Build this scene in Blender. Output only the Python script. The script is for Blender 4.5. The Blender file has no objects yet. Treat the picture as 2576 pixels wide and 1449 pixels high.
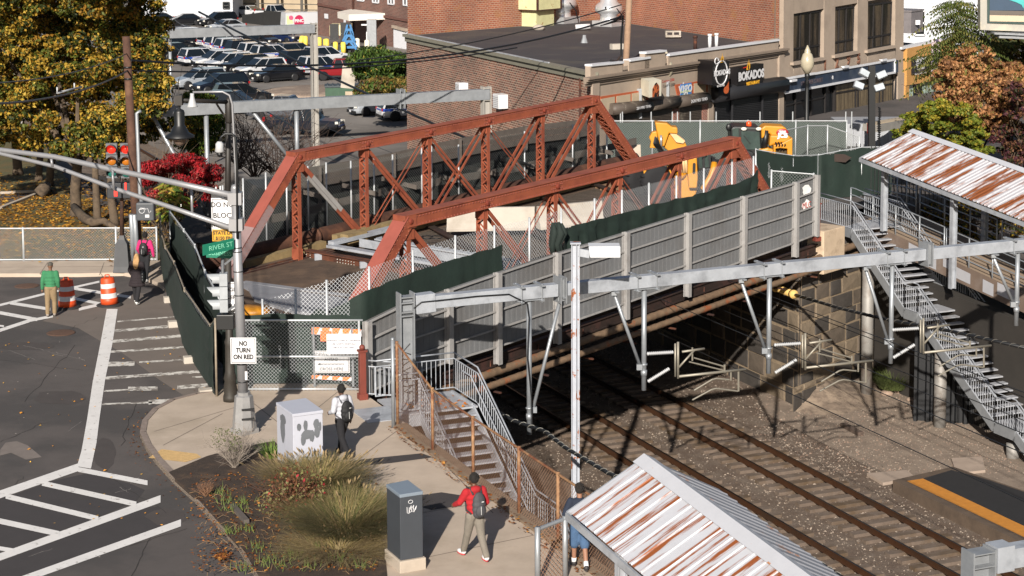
import bpy, bmesh, math, random
import numpy as np
from mathutils import Vector, Matrix
random.seed(7); rng=np.random.default_rng(5)
scene=bpy.context.scene; COL=scene.collection
R=math.radians
# ------------------------------------------------------------ camera
F_PX,CX,CY,TH,ROLL,CAMZ=4825.3,1287.5,237.7,.1092,.0037,13.655   # photograph measured 2575 px wide
cd=bpy.data.cameras.new('camera'); cam=bpy.data.objects.new('camera',cd); COL.objects.link(cam)
cd.sensor_width=36; cd.lens=F_PX/2575*36; cd.shift_y=-(724.5-CY)/2575; cd.clip_end=2000; cd.clip_start=.5
cam.matrix_world=Matrix.Translation((0,0,CAMZ))@Matrix.Rotation(math.pi/2-TH,4,'X')@Matrix.Rotation(ROLL*-1,4,'Z')
scene.camera=cam
# ------------------------------------------------------------ world, sun
SUN_AZ=(.155,.988); ELEV=25
wd=bpy.data.worlds.new('World'); scene.world=wd; wd.use_nodes=True
nt=wd.node_tree; bg=nt.nodes['Background']; sky=nt.nodes.new('ShaderNodeTexSky'); sky.sky_type='NISHITA'; sky.sun_disc=False
sky.sun_elevation=R(ELEV); sky.sun_rotation=R(188.9); sky.air_density=1.0; sky.dust_density=1.0
nt.links.new(sky.outputs[0],bg.inputs[0]); bg.inputs[1].default_value=.046
sl=bpy.data.lights.new('sun','SUN'); sl.energy=4.9; sl.angle=R(.6); sl.color=(1,.93,.83)
so=bpy.data.objects.new('sun',sl); COL.objects.link(so)
so.rotation_euler=Vector((SUN_AZ[0]*math.cos(R(ELEV)),SUN_AZ[1]*math.cos(R(ELEV)),-math.sin(R(ELEV)))).to_track_quat('-Z','Y').to_euler()
scene.view_settings.view_transform='Standard'; scene.view_settings.look='None'; scene.view_settings.exposure=.72; scene.view_settings.gamma=1
scene.render.engine='CYCLES'
try: scene.cycles.transparent_max_bounces=24; scene.cycles.max_bounces=6
except Exception: pass
# ------------------------------------------------------------ projection helpers (pixel of the photograph -> point in the world)
def ray(px,py):
    u,v=px-CX,py-CY; c,s=math.cos(ROLL),math.sin(ROLL); u,v=u*c-v*s,u*s+v*c
    ct,st=math.cos(TH),math.sin(TH); y,z=F_PX,-v
    return Vector((u,y*ct+z*st,-y*st+z*ct))
def G(px,py,z=0):
    d=ray(px,py); return Vector((0,0,CAMZ))+d*((z-CAMZ)/d.z)
def W(px,py,A,B):
    d=ray(px,py); nx,ny=-(B[1]-A[1]),B[0]-A[0]; t=(nx*A[0]+ny*A[1])/(nx*d.x+ny*d.y); return Vector((0,0,CAMZ))+d*t
def D(px,py,Y):
    d=ray(px,py); return Vector((0,0,CAMZ))+d*(Y/d.y)
def V(*a): return Vector(a)
# ------------------------------------------------------------ materials
MATS={}
def lin(c): return tuple((x/12.92 if x<=.04045 else ((x+.055)/1.055)**2.4) for x in c)
def hexc(h):
    h=h.lstrip('#'); return lin(tuple(int(h[i:i+2],16)/255 for i in (0,2,4)))
def mat(name,col=None,rough=.75,metal=0,var=.15,scale=2.0,bump=0,bscale=30,col2=None,sc2=1.5,thr=(.5,.62),streak=None,emit=None,alpha=None,spec=None,detail=6):
    if name in MATS: return MATS[name]
    m=bpy.data.materials.new(name); m.use_nodes=True; nt=m.node_tree; N=nt.nodes; L=nt.links; b=N['Principled BSDF']
    if isinstance(col,str): col=hexc(col)
    if isinstance(col2,str): col2=hexc(col2)
    b.inputs['Roughness'].default_value=rough; b.inputs['Metallic'].default_value=metal
    if spec is not None: b.inputs['Specular IOR Level'].default_value=spec
    geo=N.new('ShaderNodeTexCoord')
    def noise(sc,det=detail,rot=None,vec='Object'):
        n=N.new('ShaderNodeTexNoise'); n.inputs['Scale'].default_value=sc; n.inputs['Detail'].default_value=det; n.inputs['Roughness'].default_value=.65
        if rot is not None:
            mp=N.new('ShaderNodeMapping'); mp.inputs['Scale'].default_value=rot; L.new(geo.outputs[vec],mp.inputs[0]); L.new(mp.outputs[0],n.inputs[0])
        else: L.new(geo.outputs[vec],n.inputs[0])
        return n
    def ramp(src,a,bb,ca,cb):
        r=N.new('ShaderNodeValToRGB'); r.color_ramp.elements[0].position=a; r.color_ramp.elements[1].position=bb
        r.color_ramp.elements[0].color=(*ca,1); r.color_ramp.elements[1].color=(*cb,1); L.new(src,r.inputs[0]); return r
    n1=noise(scale); r1=ramp(n1.outputs['Fac'],.3,.7,[c*(1-var) for c in col],[min(1,c*(1+var)) for c in col])
    out=r1.outputs[0]
    if col2 is not None:
        n2=noise(sc2,rot=streak,vec='UV' if streak else 'Object'); mr=ramp(n2.outputs['Fac'],thr[0],thr[1],(0,0,0),(1,1,1))
        mx=N.new('ShaderNodeMix'); mx.data_type='RGBA'; L.new(mr.outputs[0],mx.inputs[0]); L.new(out,mx.inputs[6]); mx.inputs[7].default_value=(*col2,1); out=mx.outputs[2]
    L.new(out,b.inputs['Base Color'])
    if bump:
        n3=noise(bscale,3); bp=N.new('ShaderNodeBump'); bp.inputs['Strength'].default_value=bump; bp.inputs['Distance'].default_value=.03
        L.new(n3.outputs['Fac'],bp.inputs['Height']); L.new(bp.outputs[0],b.inputs['Normal'])
    if emit: b.inputs['Emission Color'].default_value=(*emit[0],1); b.inputs['Emission Strength'].default_value=emit[1]
    if alpha is not None: b.inputs['Alpha'].default_value=alpha
    MATS[name]=m; return m
def brick(name,c1,c2,mortar,w=.21,h=.075,ms=.012,blot=None):
    m=bpy.data.materials.new(name); m.use_nodes=True; nt=m.node_tree; N=nt.nodes; L=nt.links; b=N['Principled BSDF']; b.inputs['Roughness'].default_value=.85
    tc=N.new('ShaderNodeTexCoord'); t=N.new('ShaderNodeTexBrick'); t.inputs['Scale'].default_value=1; t.inputs['Brick Width'].default_value=w; t.inputs['Row Height'].default_value=h
    t.inputs['Mortar Size'].default_value=ms; t.inputs['Mortar Smooth'].default_value=.1; t.inputs['Bias'].default_value=-.1
    t.inputs['Color1'].default_value=(*hexc(c1),1); t.inputs['Color2'].default_value=(*hexc(c2),1); t.inputs['Mortar'].default_value=(*hexc(mortar),1)
    L.new(tc.outputs['UV'],t.inputs[0])
    n=N.new('ShaderNodeTexNoise'); n.inputs['Scale'].default_value=.35; n.inputs['Detail'].default_value=8; L.new(tc.outputs['UV'],n.inputs[0])
    r=N.new('ShaderNodeValToRGB'); r.color_ramp.elements[0].position=.3; r.color_ramp.elements[0].color=(.72,.72,.74,1); r.color_ramp.elements[1].position=.75; r.color_ramp.elements[1].color=(1.25,1.2,1.15,1); L.new(n.outputs['Fac'],r.inputs[0])
    mx=N.new('ShaderNodeMix'); mx.data_type='RGBA'; mx.blend_type='MULTIPLY'; mx.inputs[0].default_value=1; L.new(t.outputs[0],mx.inputs[6]); L.new(r.outputs[0],mx.inputs[7]); out=mx.outputs[2]
    if blot:
        n2=N.new('ShaderNodeTexNoise'); n2.inputs['Scale'].default_value=.8; n2.inputs['Detail'].default_value=9; L.new(tc.outputs['UV'],n2.inputs[0])
        r2=N.new('ShaderNodeValToRGB'); r2.color_ramp.elements[0].position=.56; r2.color_ramp.elements[1].position=.66; L.new(n2.outputs['Fac'],r2.inputs[0])
        m2=N.new('ShaderNodeMix'); m2.data_type='RGBA'; mu=N.new('ShaderNodeMath'); mu.operation='MULTIPLY'; mu.inputs[1].default_value=.6; L.new(r2.outputs[0],mu.inputs[0]); L.new(mu.outputs[0],m2.inputs[0]); L.new(out,m2.inputs[6]); m2.inputs[7].default_value=(*hexc(blot),1); out=m2.outputs[2]
    L.new(out,b.inputs['Base Color'])
    bp=N.new('ShaderNodeBump'); bp.inputs['Strength'].default_value=.4; bp.inputs['Distance'].default_value=.02; L.new(t.outputs['Fac'],bp.inputs['Height']); bp.invert=True; L.new(bp.outputs[0],b.inputs['Normal'])
    MATS[name]=m; return m
def mesh_alpha(name,col,cell=.085,wire=.13,rough=.5,metal=.4):
    m=bpy.data.materials.new(name); m.use_nodes=True; nt=m.node_tree; N=nt.nodes; L=nt.links; b=N['Principled BSDF']
    b.inputs['Base Color'].default_value=(*hexc(col),1); b.inputs['Roughness'].default_value=rough; b.inputs['Metallic'].default_value=metal
    tc=N.new('ShaderNodeTexCoord'); sp=N.new('ShaderNodeSeparateXYZ'); L.new(tc.outputs['UV'],sp.inputs[0])
    def mth(op,a,bv=None):
        n=N.new('ShaderNodeMath'); n.operation=op
        for i,v in enumerate((a,bv)):
            if v is None: continue
            if isinstance(v,(int,float)): n.inputs[i].default_value=v
            else: L.new(v,n.inputs[i])
        return n.outputs[0]
    s=mth('ADD',sp.outputs[0],sp.outputs[1]); d=mth('SUBTRACT',sp.outputs[0],sp.outputs[1])
    a=mth('LESS_THAN',mth('FRACT',mth('DIVIDE',s,cell)),wire); c=mth('LESS_THAN',mth('FRACT',mth('DIVIDE',d,cell)),wire)
    L.new(mth('MAXIMUM',a,c),b.inputs['Alpha']); MATS[name]=m; return m
# ------------------------------------------------------------ mesh builder
OFF={}
class MB:
    def __init__(s): s.v=[]; s.f=[]; s.m=[]; s.sm=[]; s.cur=0; s.smooth=False
    def add(s,vs,fs,m=None):
        o=len(s.v); s.v.extend([tuple(v) for v in vs])
        for f in fs: s.f.append(tuple(i+o for i in f)); s.m.append(s.cur if m is None else m); s.sm.append(s.smooth)
        return s
    def quad(s,a,b,c,d,m=None): return s.add([a,b,c,d],[(0,1,2,3)],m)
    def poly(s,pts,m=None): return s.add(pts,[tuple(range(len(pts)))],m)
    def box(s,c,sz,rz=0,m=None,rot=None):
        c=Vector(c); q=rot if rot is not None else Matrix.Rotation(rz,3,'Z'); x,y,z=[a/2 for a in sz]
        P=[c+q@Vector((i*x,j*y,k*z)) for k in(-1,1) for j in(-1,1) for i in(-1,1)]
        return s.add(P,[(0,2,3,1),(4,5,7,6),(0,1,5,4),(2,6,7,3),(0,4,6,2),(1,3,7,5)],m)
    def beam(s,a,b,w,h,m=None,up=(0,0,1)):
        a,b=Vector(a),Vector(b); d=(b-a); 
        if d.length<1e-6: return s
        dn=d.normalized(); u=Vector(up)
        if abs(dn.dot(u))>.98: u=Vector((.4015,-.9159,0))
        sd=dn.cross(u).normalized(); u=sd.cross(dn)
        q=Matrix((sd,dn,u)).transposed(); return s.box((a+b)/2,(w,d.length,h),m=m,rot=q)
    def hbeam(s,a,b,w,h,t=.03,m=None,up=(0,0,1)):
        a,b=Vector(a),Vector(b); dn=(b-a).normalized(); u=Vector(up)
        sd=dn.cross(u).normalized(); u=sd.cross(dn)
        s.beam(a+u*(h/2-t/2),b+u*(h/2-t/2),w,t,m,up); s.beam(a-u*(h/2-t/2),b-u*(h/2-t/2),w,t,m,up); s.beam(a,b,t,h-2*t,m,up); return s
    def tube(s,a,b,r,r2=None,n=8,m=None,cap=True):
        return s.path([a,b],[r,r if r2 is None else r2],n,m,cap)
    def path(s,pts,r,n=6,m=None,cap=True):
        pts=[Vector(p) for p in pts]; rs=r if isinstance(r,(list,tuple)) else [r]*len(pts)
        vs=[];fs=[]; ref=None
        for i,p in enumerate(pts):
            d=(pts[min(i+1,len(pts)-1)]-pts[max(i-1,0)]).normalized()
            if ref is None: ref=Vector((0,0,1)) if abs(d.z)<.9 else Vector((1,0,0))
            x=d.cross(ref).normalized(); y=x.cross(d).normalized(); ref=y
            for k in range(n):
                a=2*math.pi*k/n; vs.append(p+(x*math.cos(a)+y*math.sin(a))*rs[i])
        for i in range(len(pts)-1):
            for k in range(n): fs.append((i*n+k,i*n+(k+1)%n,(i+1)*n+(k+1)%n,(i+1)*n+k))
        if cap: fs.append(tuple(range(n-1,-1,-1))); fs.append(tuple(range((len(pts)-1)*n,len(pts)*n)))
        sm=s.smooth; s.smooth=n>6; s.add(vs,fs,m); s.smooth=sm; return s
    def lathe(s,prof,c,n=14,m=None,axis=None):
        c=Vector(c); vs=[];fs=[]; q=axis if axis is not None else Matrix.Identity(3)
        for r,z in prof:
            for k in range(n):
                a=2*math.pi*k/n; vs.append(c+q@Vector((r*math.cos(a),r*math.sin(a),z)))
        for i in range(len(prof)-1):
            for k in range(n): fs.append((i*n+k,i*n+(k+1)%n,(i+1)*n+(k+1)%n,(i+1)*n+k))
        fs.append(tuple(range(n-1,-1,-1))); fs.append(tuple(range((len(prof)-1)*n,len(prof)*n)))
        sm=s.smooth; s.smooth=n>8; s.add(vs,fs,m); s.smooth=sm; return s
    def ball(s,c,r,n=10,m=None,sz=(1,1,1),rot=None):
        c=Vector(c); vs=[];fs=[]; q=rot if rot is not None else Matrix.Identity(3); h=max(4,n//2+1)
        for i in range(1,h):
            t=math.pi*i/h
            for k in range(n):
                a=2*math.pi*k/n; vs.append(c+q@Vector((r*sz[0]*math.sin(t)*math.cos(a),r*sz[1]*math.sin(t)*math.sin(a),r*sz[2]*math.cos(t))))
        o=len(vs); vs.append(c+q@Vector((0,0,r*sz[2]))); vs.append(c-q@Vector((0,0,r*sz[2])))
        for i in range(h-2):
            for k in range(n): fs.append((i*n+k,(i+1)*n+k,(i+1)*n+(k+1)%n,i*n+(k+1)%n))
        for k in range(n): fs.append((o,k,(k+1)%n)); fs.append((o+1,(h-2)*n+(k+1)%n,(h-2)*n+k))
        sm=s.smooth; s.smooth=True; s.add(vs,fs,m); s.smooth=sm; return s
    def prism(s,pts,z0,z1,m=None):     # vertical prism of a plan polygon
        n=len(pts); vs=[(p[0],p[1],z0 if not callable(z0) else z0(p)) for p in pts]+[(p[0],p[1],z1 if not callable(z1) else z1(p)) for p in pts]
        ar=sum(pts[i][0]*pts[(i+1)%n][1]-pts[(i+1)%n][0]*pts[i][1] for i in range(n))
        fs=[tuple(range(n-1,-1,-1)),tuple(range(n,2*n))]+[(i,(i+1)%n,n+(i+1)%n,n+i) for i in range(n)]
        if ar<0: fs=[tuple(reversed(f)) for f in fs]
        return s.add(vs,fs,m)
    def wall(s,A,B,z0,z1,th=.2,m=None,z0b=None,z1b=None):
        A,B=Vector((A[0],A[1])),Vector((B[0],B[1])); d=(B-A).normalized(); nn=Vector((-d.y,d.x))*th/2
        z0b=z0 if z0b is None else z0b; z1b=z1 if z1b is None else z1b
        P=[(A-nn,z0,z1),(B-nn,z0b,z1b),(B+nn,z0b,z1b),(A+nn,z0,z1)]
        return s.add([(p.x,p.y,a) for p,a,b in P]+[(p.x,p.y,b) for p,a,b in P],[(3,2,1,0),(4,5,6,7),(0,1,5,4),(1,2,6,5),(2,3,7,6),(3,0,4,7)],m)
    def build(s,name,mats,parent=None,uv=True,bevel=0,kind=None,label=None):
        if not isinstance(mats,(list,tuple)): mats=[mats]
        off=OFF.get(parent.name,Vector((0,0,0))) if parent is not None else Vector((0,0,0))
        me=bpy.data.meshes.new(name); va=np.array([tuple(v) for v in s.v],dtype=float)
        if len(va)==0: va=np.zeros((0,3))
        else: va=va-np.array(off)
        me.from_pydata(va.tolist(),[],s.f)
        for m in mats: me.materials.append(m)
        me.polygons.foreach_set('material_index',s.m); me.polygons.foreach_set('use_smooth',s.sm)
        if uv:
            ul=me.uv_layers.new(name='UVMap'); data=[0.0]*(2*len(me.loops)); vs=me.vertices
            vw=va+np.array(off)
            for p in me.polygons:
                nn=p.normal
                if abs(nn.z)>.985: t=Vector((1,0,0)); b=Vector((0,1,0))
                else: t=Vector((-nn.y,nn.x,0)).normalized(); b=nn.cross(t)
                for li in p.loop_indices:
                    v=vw[me.loops[li].vertex_index]; data[2*li]=v[0]*t.x+v[1]*t.y+v[2]*t.z; data[2*li+1]=v[0]*b.x+v[1]*b.y+v[2]*b.z
            ul.data.foreach_set('uv',data)
        me.update(); o=bpy.data.objects.new(name,me); COL.objects.link(o)
        if parent is not None: o.parent=parent; OFF[o.name]=off
        if bevel:
            bv=o.modifiers.new('bevel','BEVEL'); bv.width=bevel; bv.segments=2; bv.limit_method='ANGLE'; bv.angle_limit=R(40)
        if kind: o['kind']=kind
        if label: o['label']=label
        return o
def tag(o,label,cat,group=None,kind=None):
    o['label']=label; o['category']=cat
    if group: o['group']=group
    if kind: o['kind']=kind
    return o
def thing(name,loc,label,cat,group=None):
    o=bpy.data.objects.new(name,None); COL.objects.link(o); o.location=loc; o.empty_display_size=.2; OFF[o.name]=Vector(loc)
    return tag(o,label,cat,group)
def struct(o): o['kind']='structure'; return o
def kids(o): return [c for c in bpy.data.objects if c.parent==o]
def copy_tree(o,parent=None):
    c=o.copy(); COL.objects.link(c)
    if parent is not None: c.parent=parent
    for ch in CH.get(o.name,[]): copy_tree(ch,c)
    return c
CH={}
def index_children(root):
    def rec(o):
        CH[o.name]=kids(o)
        for c in CH[o.name]: rec(c)
    rec(root)
def place(root,loc,rz,label,group=None,first=False):
    o=root if first else copy_tree(root); o.location=loc; o.rotation_euler=(0,0,rz); o['label']=label
    if group: o['group']=group
    return o
# text as mesh; origin at centre, x to the right along 'xd', up along 'ud'
def text(name,body,size,material,parent,pos,xd,ud=(0,0,1),bold=0,shear=0,width=None,depth=.004,spacing=1):
    cu=bpy.data.curves.new('t','FONT'); cu.body=body; cu.size=size; cu.align_x='CENTER'; cu.align_y='CENTER'; cu.extrude=depth; cu.offset=bold; cu.shear=shear; cu.space_line=spacing; cu.resolution_u=3
    to=bpy.data.objects.new('t',cu); COL.objects.link(to); dg=bpy.context.evaluated_depsgraph_get(); me=bpy.data.meshes.new_from_object(to.evaluated_get(dg)); bpy.data.objects.remove(to)
    xs=[v.co.x for v in me.vertices]
    if width and xs:
        k=width/(max(xs)-min(xs))
        for v in me.vertices: v.co.x*=k
    xd=Vector(xd).normalized(); ud=Vector(ud); ud=(ud-xd*ud.dot(xd)).normalized(); nd=xd.cross(ud)
    q=Matrix((xd,ud,nd)).transposed(); off=OFF.get(parent.name,Vector((0,0,0)))
    for v in me.vertices: v.co=q@v.co+Vector(pos)-off
    me.materials.clear(); me.materials.append(material); o=bpy.data.objects.new(name,me); COL.objects.link(o); o.parent=parent; return o
# foliage: leaf quads spread through clumps
def leaves(name,clumps,n,size,mats,parent=None,flat=.3,droop=0,asp=.6,weights=None,seed=1,shell=.5):
    r=np.random.default_rng(seed); c=np.array([k[:3] for k in clumps]); rad=np.array([[k[3],k[4],k[5]] if len(k)>4 else [k[3]]*3 for k in clumps]); vol=rad.prod(1)**(.72)
    idx=r.choice(len(c),n,p=vol/vol.sum()); d=r.normal(size=(n,3)); d/=np.linalg.norm(d,axis=1)[:,None]
    rr=np.where(r.random(n)<shell,.8+.25*r.random(n),r.random(n)**.5); p=c[idx]+d*rr[:,None]*rad[idx]
    nrm=d+r.normal(size=(n,3))*.75; nrm[:,2]+=flat; nrm/=np.linalg.norm(nrm,axis=1)[:,None]
    a=np.cross(nrm,r.normal(size=(n,3))); a/=np.linalg.norm(a,axis=1)[:,None]; a[:,2]-=droop; a/=np.linalg.norm(a,axis=1)[:,None]; b=np.cross(nrm,a)
    s=size*(.6+.8*r.random(n))[:,None]
    V4=np.stack([p-a*s*.5,p+b*s*asp*.5+nrm*s*.12,p+a*s*.5,p-b*s*asp*.5+nrm*s*.12],1).reshape(-1,3)
    off=OFF.get(parent.name,Vector((0,0,0))) if parent is not None else Vector((0,0,0)); V4=V4-np.array(off)
    me=bpy.data.meshes.new(name); me.vertices.add(4*n); me.vertices.foreach_set('co',V4.ravel()); me.loops.add(4*n); me.loops.foreach_set('vertex_index',np.arange(4*n)); me.polygons.add(n); me.polygons.foreach_set('loop_start',np.arange(n)*4); me.polygons.foreach_set('loop_total',np.full(n,4))
    for m in mats: me.materials.append(m)
    # neighbouring leaves of a clump share a tint
    cl=r.choice(len(mats),len(c),p=weights); mi=np.where(r.random(n)<.4,cl[idx],r.choice(len(mats),n,p=weights)); me.polygons.foreach_set('material_index',mi.astype(np.int32)); me.update(); me.validate()
    o=bpy.data.objects.new(name,me); COL.objects.link(o)
    if parent is not None: o.parent=parent; OFF[o.name]=off
    return o
def refine(cl_,k=6,f=.42,seed=1):
    rd=random.Random(seed); out=[]
    for c in cl_:
        R_=c[3]
        for _ in range(k):
            d=Vector((rd.gauss(0,1),rd.gauss(0,1),rd.gauss(0,1))).normalized()*(.55+.55*rd.random()); ff=f*(.5+rd.random()); out.append((c[0]+d.x*R_,c[1]+d.y*R_,c[2]+d.z*R_*.8,R_*ff,R_*ff,R_*ff*.6))
    return out
def leafmat(name,h,tr=.25,rough=.6):
    if name in MATS: return MATS[name]
    m=bpy.data.materials.new(name); m.use_nodes=True; nt=m.node_tree; b=nt.nodes['Principled BSDF']; L=nt.links
    c=hexc(h); b.inputs['Roughness'].default_value=rough; b.inputs['Specular IOR Level'].default_value=.25
    gi=nt.nodes.new('ShaderNodeTexNoise'); gi.inputs['Scale'].default_value=3; tc=nt.nodes.new('ShaderNodeTexCoord'); L.new(tc.outputs['Object'],gi.inputs[0])
    r=nt.nodes.new('ShaderNodeValToRGB'); r.color_ramp.elements[0].position=.3; r.color_ramp.elements[1].position=.7; r.color_ramp.elements[0].color=(*[x*.7 for x in c],1); r.color_ramp.elements[1].color=(*[min(1,x*1.3) for x in c],1); L.new(gi.outputs['Fac'],r.inputs[0]); L.new(r.outputs[0],b.inputs['Base Color'])
    ts=nt.nodes.new('ShaderNodeBsdfTranslucent'); L.new(r.outputs[0],ts.inputs[0]); mx=nt.nodes.new('ShaderNodeMixShader'); mx.inputs[0].default_value=tr; L.new(b.outputs[0],mx.inputs[1]); L.new(ts.outputs[0],mx.inputs[2]); L.new(mx.outputs[0],nt.nodes['Material Output'].inputs[0])
    MATS[name]=m; return m
def twigs(mb,base,n,length,spread,r0,seed,bend=.3,up=1.0,sub=2):
    rd=random.Random(seed)
    for i in range(n):
        a=rd.random()*6.28; d=Vector((math.cos(a)*spread*rd.random(),math.sin(a)*spread*rd.random(),up)).normalized(); p=Vector(base)+Vector((rd.gauss(0,.08),rd.gauss(0,.08),0))*length*.3; pts=[p.copy()]; L_=length*(.6+.5*rd.random())
        for k in range(5):
            d=(d+Vector((rd.gauss(0,bend),rd.gauss(0,bend),rd.gauss(0,bend*.6)))*.5).normalized(); p=p+d*L_/5; pts.append(p.copy())
        mb.path(pts,[r0*(1-.17*k) for k in range(6)],4,cap=False)
        for j in range(sub):
            k=rd.randint(2,4); q=pts[k].copy(); dd=(d+Vector((rd.gauss(0,.6),rd.gauss(0,.6),rd.gauss(0,.4)))).normalized(); pp=[q]
            for _ in range(3): dd=(dd+Vector((rd.gauss(0,.2),rd.gauss(0,.2),rd.gauss(0,.2)))).normalized(); q=q+dd*L_*.14; pp.append(q)
            mb.path(pp,[r0*.5,r0*.4,r0*.3,r0*.2],3,cap=False)
U=Vector((.4015,-.9159)); WV=Vector((.9159,.4015))       # along the tracks (towards the camera), across them
A0=Vector((-7.8,68.5)); TT=Vector((.646,.763)); TN=Vector((.763,-.646))
def Bz(s): return .03+.035*(s+3.5)        # the bridge climbs gently to the right
def B(s,c,z=0): p=A0+TT*s+TN*c; return Vector((p.x,p.y,z))
def Lx(y): return -2.4-.438*(y-48)        # left bank of the cut
def Rx(y): return 10.52-.438*(y-68.9)     # right bank
# ------------------------------------------------------------ palette
galv=mat('galvanised_steel','#a0a4ab',.5,.25,.12,3,.05,40,col2='#74777d',sc2=1.2,thr=(.5,.75))
galvd=mat('dull_galvanised','#85888c',.55,.3,.15,3)
galvw=mat('rust_spotted_galvanised','#a3a7b0',.5,.2,.1,3,col2='#8a4f2c',sc2=2.2,thr=(.56,.6))
pipe=mat('galvanised_pipe','#92969b',.42,.45,.1,5)
conc=mat('concrete','#a89c8e',.9,0,.13,1.2,.15,25,col2='#8a7f74',sc2=.5,thr=(.5,.8))
asph=mat('asphalt','#4e4846',.93,0,.12,.8,.25,90,col2='#3f3b3a',sc2=.23,thr=(.48,.6))
blk=mat('black_paint','#161719',.45,0,.1)
white=mat('white_paint','#d9dade',.6,0,.06)
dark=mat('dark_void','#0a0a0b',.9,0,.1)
glass=mat('dark_glass','#12161a',.12,0,.1,spec=.6)
rust=mat('rusty_steel','#38201a',.85,.1,.35,3,.2,30,col2='#5c3420',sc2=2.5,thr=(.5,.65))
wood=mat('weathered_timber','#524b46',.85,0,.2,4)
chain=mesh_alpha('chain_link_wire','#b9bcc0',.12,.11,.6,0)
chaing=mesh_alpha('dull_chain_link_wire','#6d716f',.12,.1,.7,0); chainf=mesh_alpha('fine_chain_link_wire','#a6aaae',.1,.075,.6,0)
chainr=mesh_alpha('rusted_chain_link','#8a6a55',.1,.15,.8,0)
screen=mat('green_screen_cloth','#13231d',.8,0,.2,1.5,.3,6)
# ============================================================ SETTING
SZ=0.0; RZ=-.13        # pavement level, carriageway level
ball=mat('ballast','#5f4f43',.95,0,.45,22,.9,60,col2='#776a5e',sc2=1.1,thr=(.42,.75))
soil=mat('soil','#33271f',.95,0,.3,3,.7,30,col2='#4d3b2c',sc2=2,thr=(.5,.65))
gravel=mat('gravel_ground','#7b6b5f',.95,0,.3,7,.8,35,col2='#9a8878',sc2=.7,thr=(.45,.65))
grassm=mat('autumn_grass','#4a4826',.95,0,.35,4,.6,60,col2='#5d4c26',sc2=.9,thr=(.42,.6))
mb=MB(); mb.quad((-260,8,-5.5),(120,8,-5.5),(120,520,-5.5),(-260,520,-5.5)); struct(mb.build('ground',ball))
def zr(p): return .8-.05*max(0,min(p[1]-85,40))
SE=lambda d,o=.3:(-2.93+.4015*d+.9159*o,47.45-.9159*d+.4015*o)
left=[(-160,8),SE(43),SE(-2.7),(-3.9,50.5),(-5.4,53.4),(-8,60.2),(-10.3,66),(Lx(75),75),(Lx(85),85),(-24,100),(-45,150),(-70,210),(-160,210)]
mb=MB(); mb.prism(left,-5.6,RZ); struct(mb.build('road',asph))
right=[(10.55,68.95),(13.6,72.9),(16.6,76.7),(30,93),(60,110),(110,130),(110,230),(8,230),(-5.6,118),(3.9,92),(4.1,83.4)]
mb=MB(); mb.prism(right,-5.6,zr); struct(mb.build('street',asph))
lot=[(Rx(95)-1,95),(4,95),(60,140),(60,400),(-190,400),(-160,330),(-52,200),(-38,165),(-24,135),(-15,112)]
mb=MB(); mb.prism(lot,-5.6,-4.1); struct(mb.build('parking_lot',mat('pale_asphalt','#76706b',.93,0,.12,.5,.1,60,col2='#5f5955',sc2=.12,thr=(.45,.6))))
# pavements
swm=mat('pavement_concrete','#aa9b8c',.9,0,.1,1.1,.1,50,col2='#968878',sc2=.35,thr=(.5,.7))
curbpx=[(655,1475),(600,1385),(540,1320),(490,1265),(432,1212),(392,1168),(366,1132),(352,1100),(358,1070),(385,1040),(430,1016),(490,1001),(548,992)]
curb=[G(x,y,RZ) for x,y in curbpx]
pts=[(p.x,p.y) for p in curb]+[(-8.9,53.5),(-5.5,53.2),(-3.95,50.4),SE(-2.72,.28),SE(38,.28),(2,12)]
mb=MB(); mb.prism(pts,RZ-.1,SZ); struct(mb.build('pavement',swm))
mb=MB()
kst=mat('granite_kerb','#7d7068',.85,0,.2,6,.2,60)
for i in range(len(curb)-1):
    a,b=curb[i],curb[i+1]; d=(b-a).normalized(); n_=Vector((d.y,-d.x,0))*.15
    mb.add([a+n_*-0+V(0,0,0),b,b+n_,a+n_]+[p+V(0,0,.145) for p in (a,b,b+n_,a+n_)],[(0,1,5,4),(4,5,6,7),(1,2,6,5),(2,3,7,6),(3,0,4,7)])
struct(mb.build('kerb',kst))
# far pavement and park
f1=[G(x,y,RZ) for x,y in ((-260,700),(0,697),(200,697),(310,694),(362,704),(400,722),(415,735))]
pts=[(p.x,p.y) for p in f1]+[(-11.0,66.6),(Lx(69),69.25),(-40,69.1)]
mb=MB(); mb.prism(pts,RZ-.1,SZ); struct(mb.build('far_pavement',swm))
mb=MB(); mb.prism([(-120,69.3),(Lx(69.3),69.3),(Lx(75),75),(Lx(85)-1,85),(-24.5,100),(-45.5,150),(-120,150)],RZ-.1,.02); struct(mb.build('park_lawn',grassm))
mb=MB()
for a,b in (((-40,70.5),(-40,71)),):
    pass
pp=[G(x,y,.03) for x,y in ((-140,505),(0,488),(88,484),(0,522),(-140,545))]
mb.poly([p for p in pp]); struct(mb.build('park_path',asph))
mb=MB()
for a,b in (((-140,503),(0,486)),((0,486),(110,482)),((110,482),(0,525)),((0,525),(-140,548))):
    a,b=G(*a,.05),G(*b,.05); mb.beam(a,b,.18,.14)
struct(mb.build('park_kerb',conc))
# planting bed
bed=[(664,1475),(612,1385),(552,1318),(502,1262),(440,1206),(425,1190),(520,1150),(600,1128),(690,1112),(720,1150),(850,1160),(905,1210),(935,1290),(955,1330),(968,1400),(975,1475)]
mb=MB(); mb.prism([(G(x,y,SZ).x,G(x,y,SZ).y) for x,y in bed],-.05,.03); struct(mb.build('planting_bed',soil))
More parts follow.
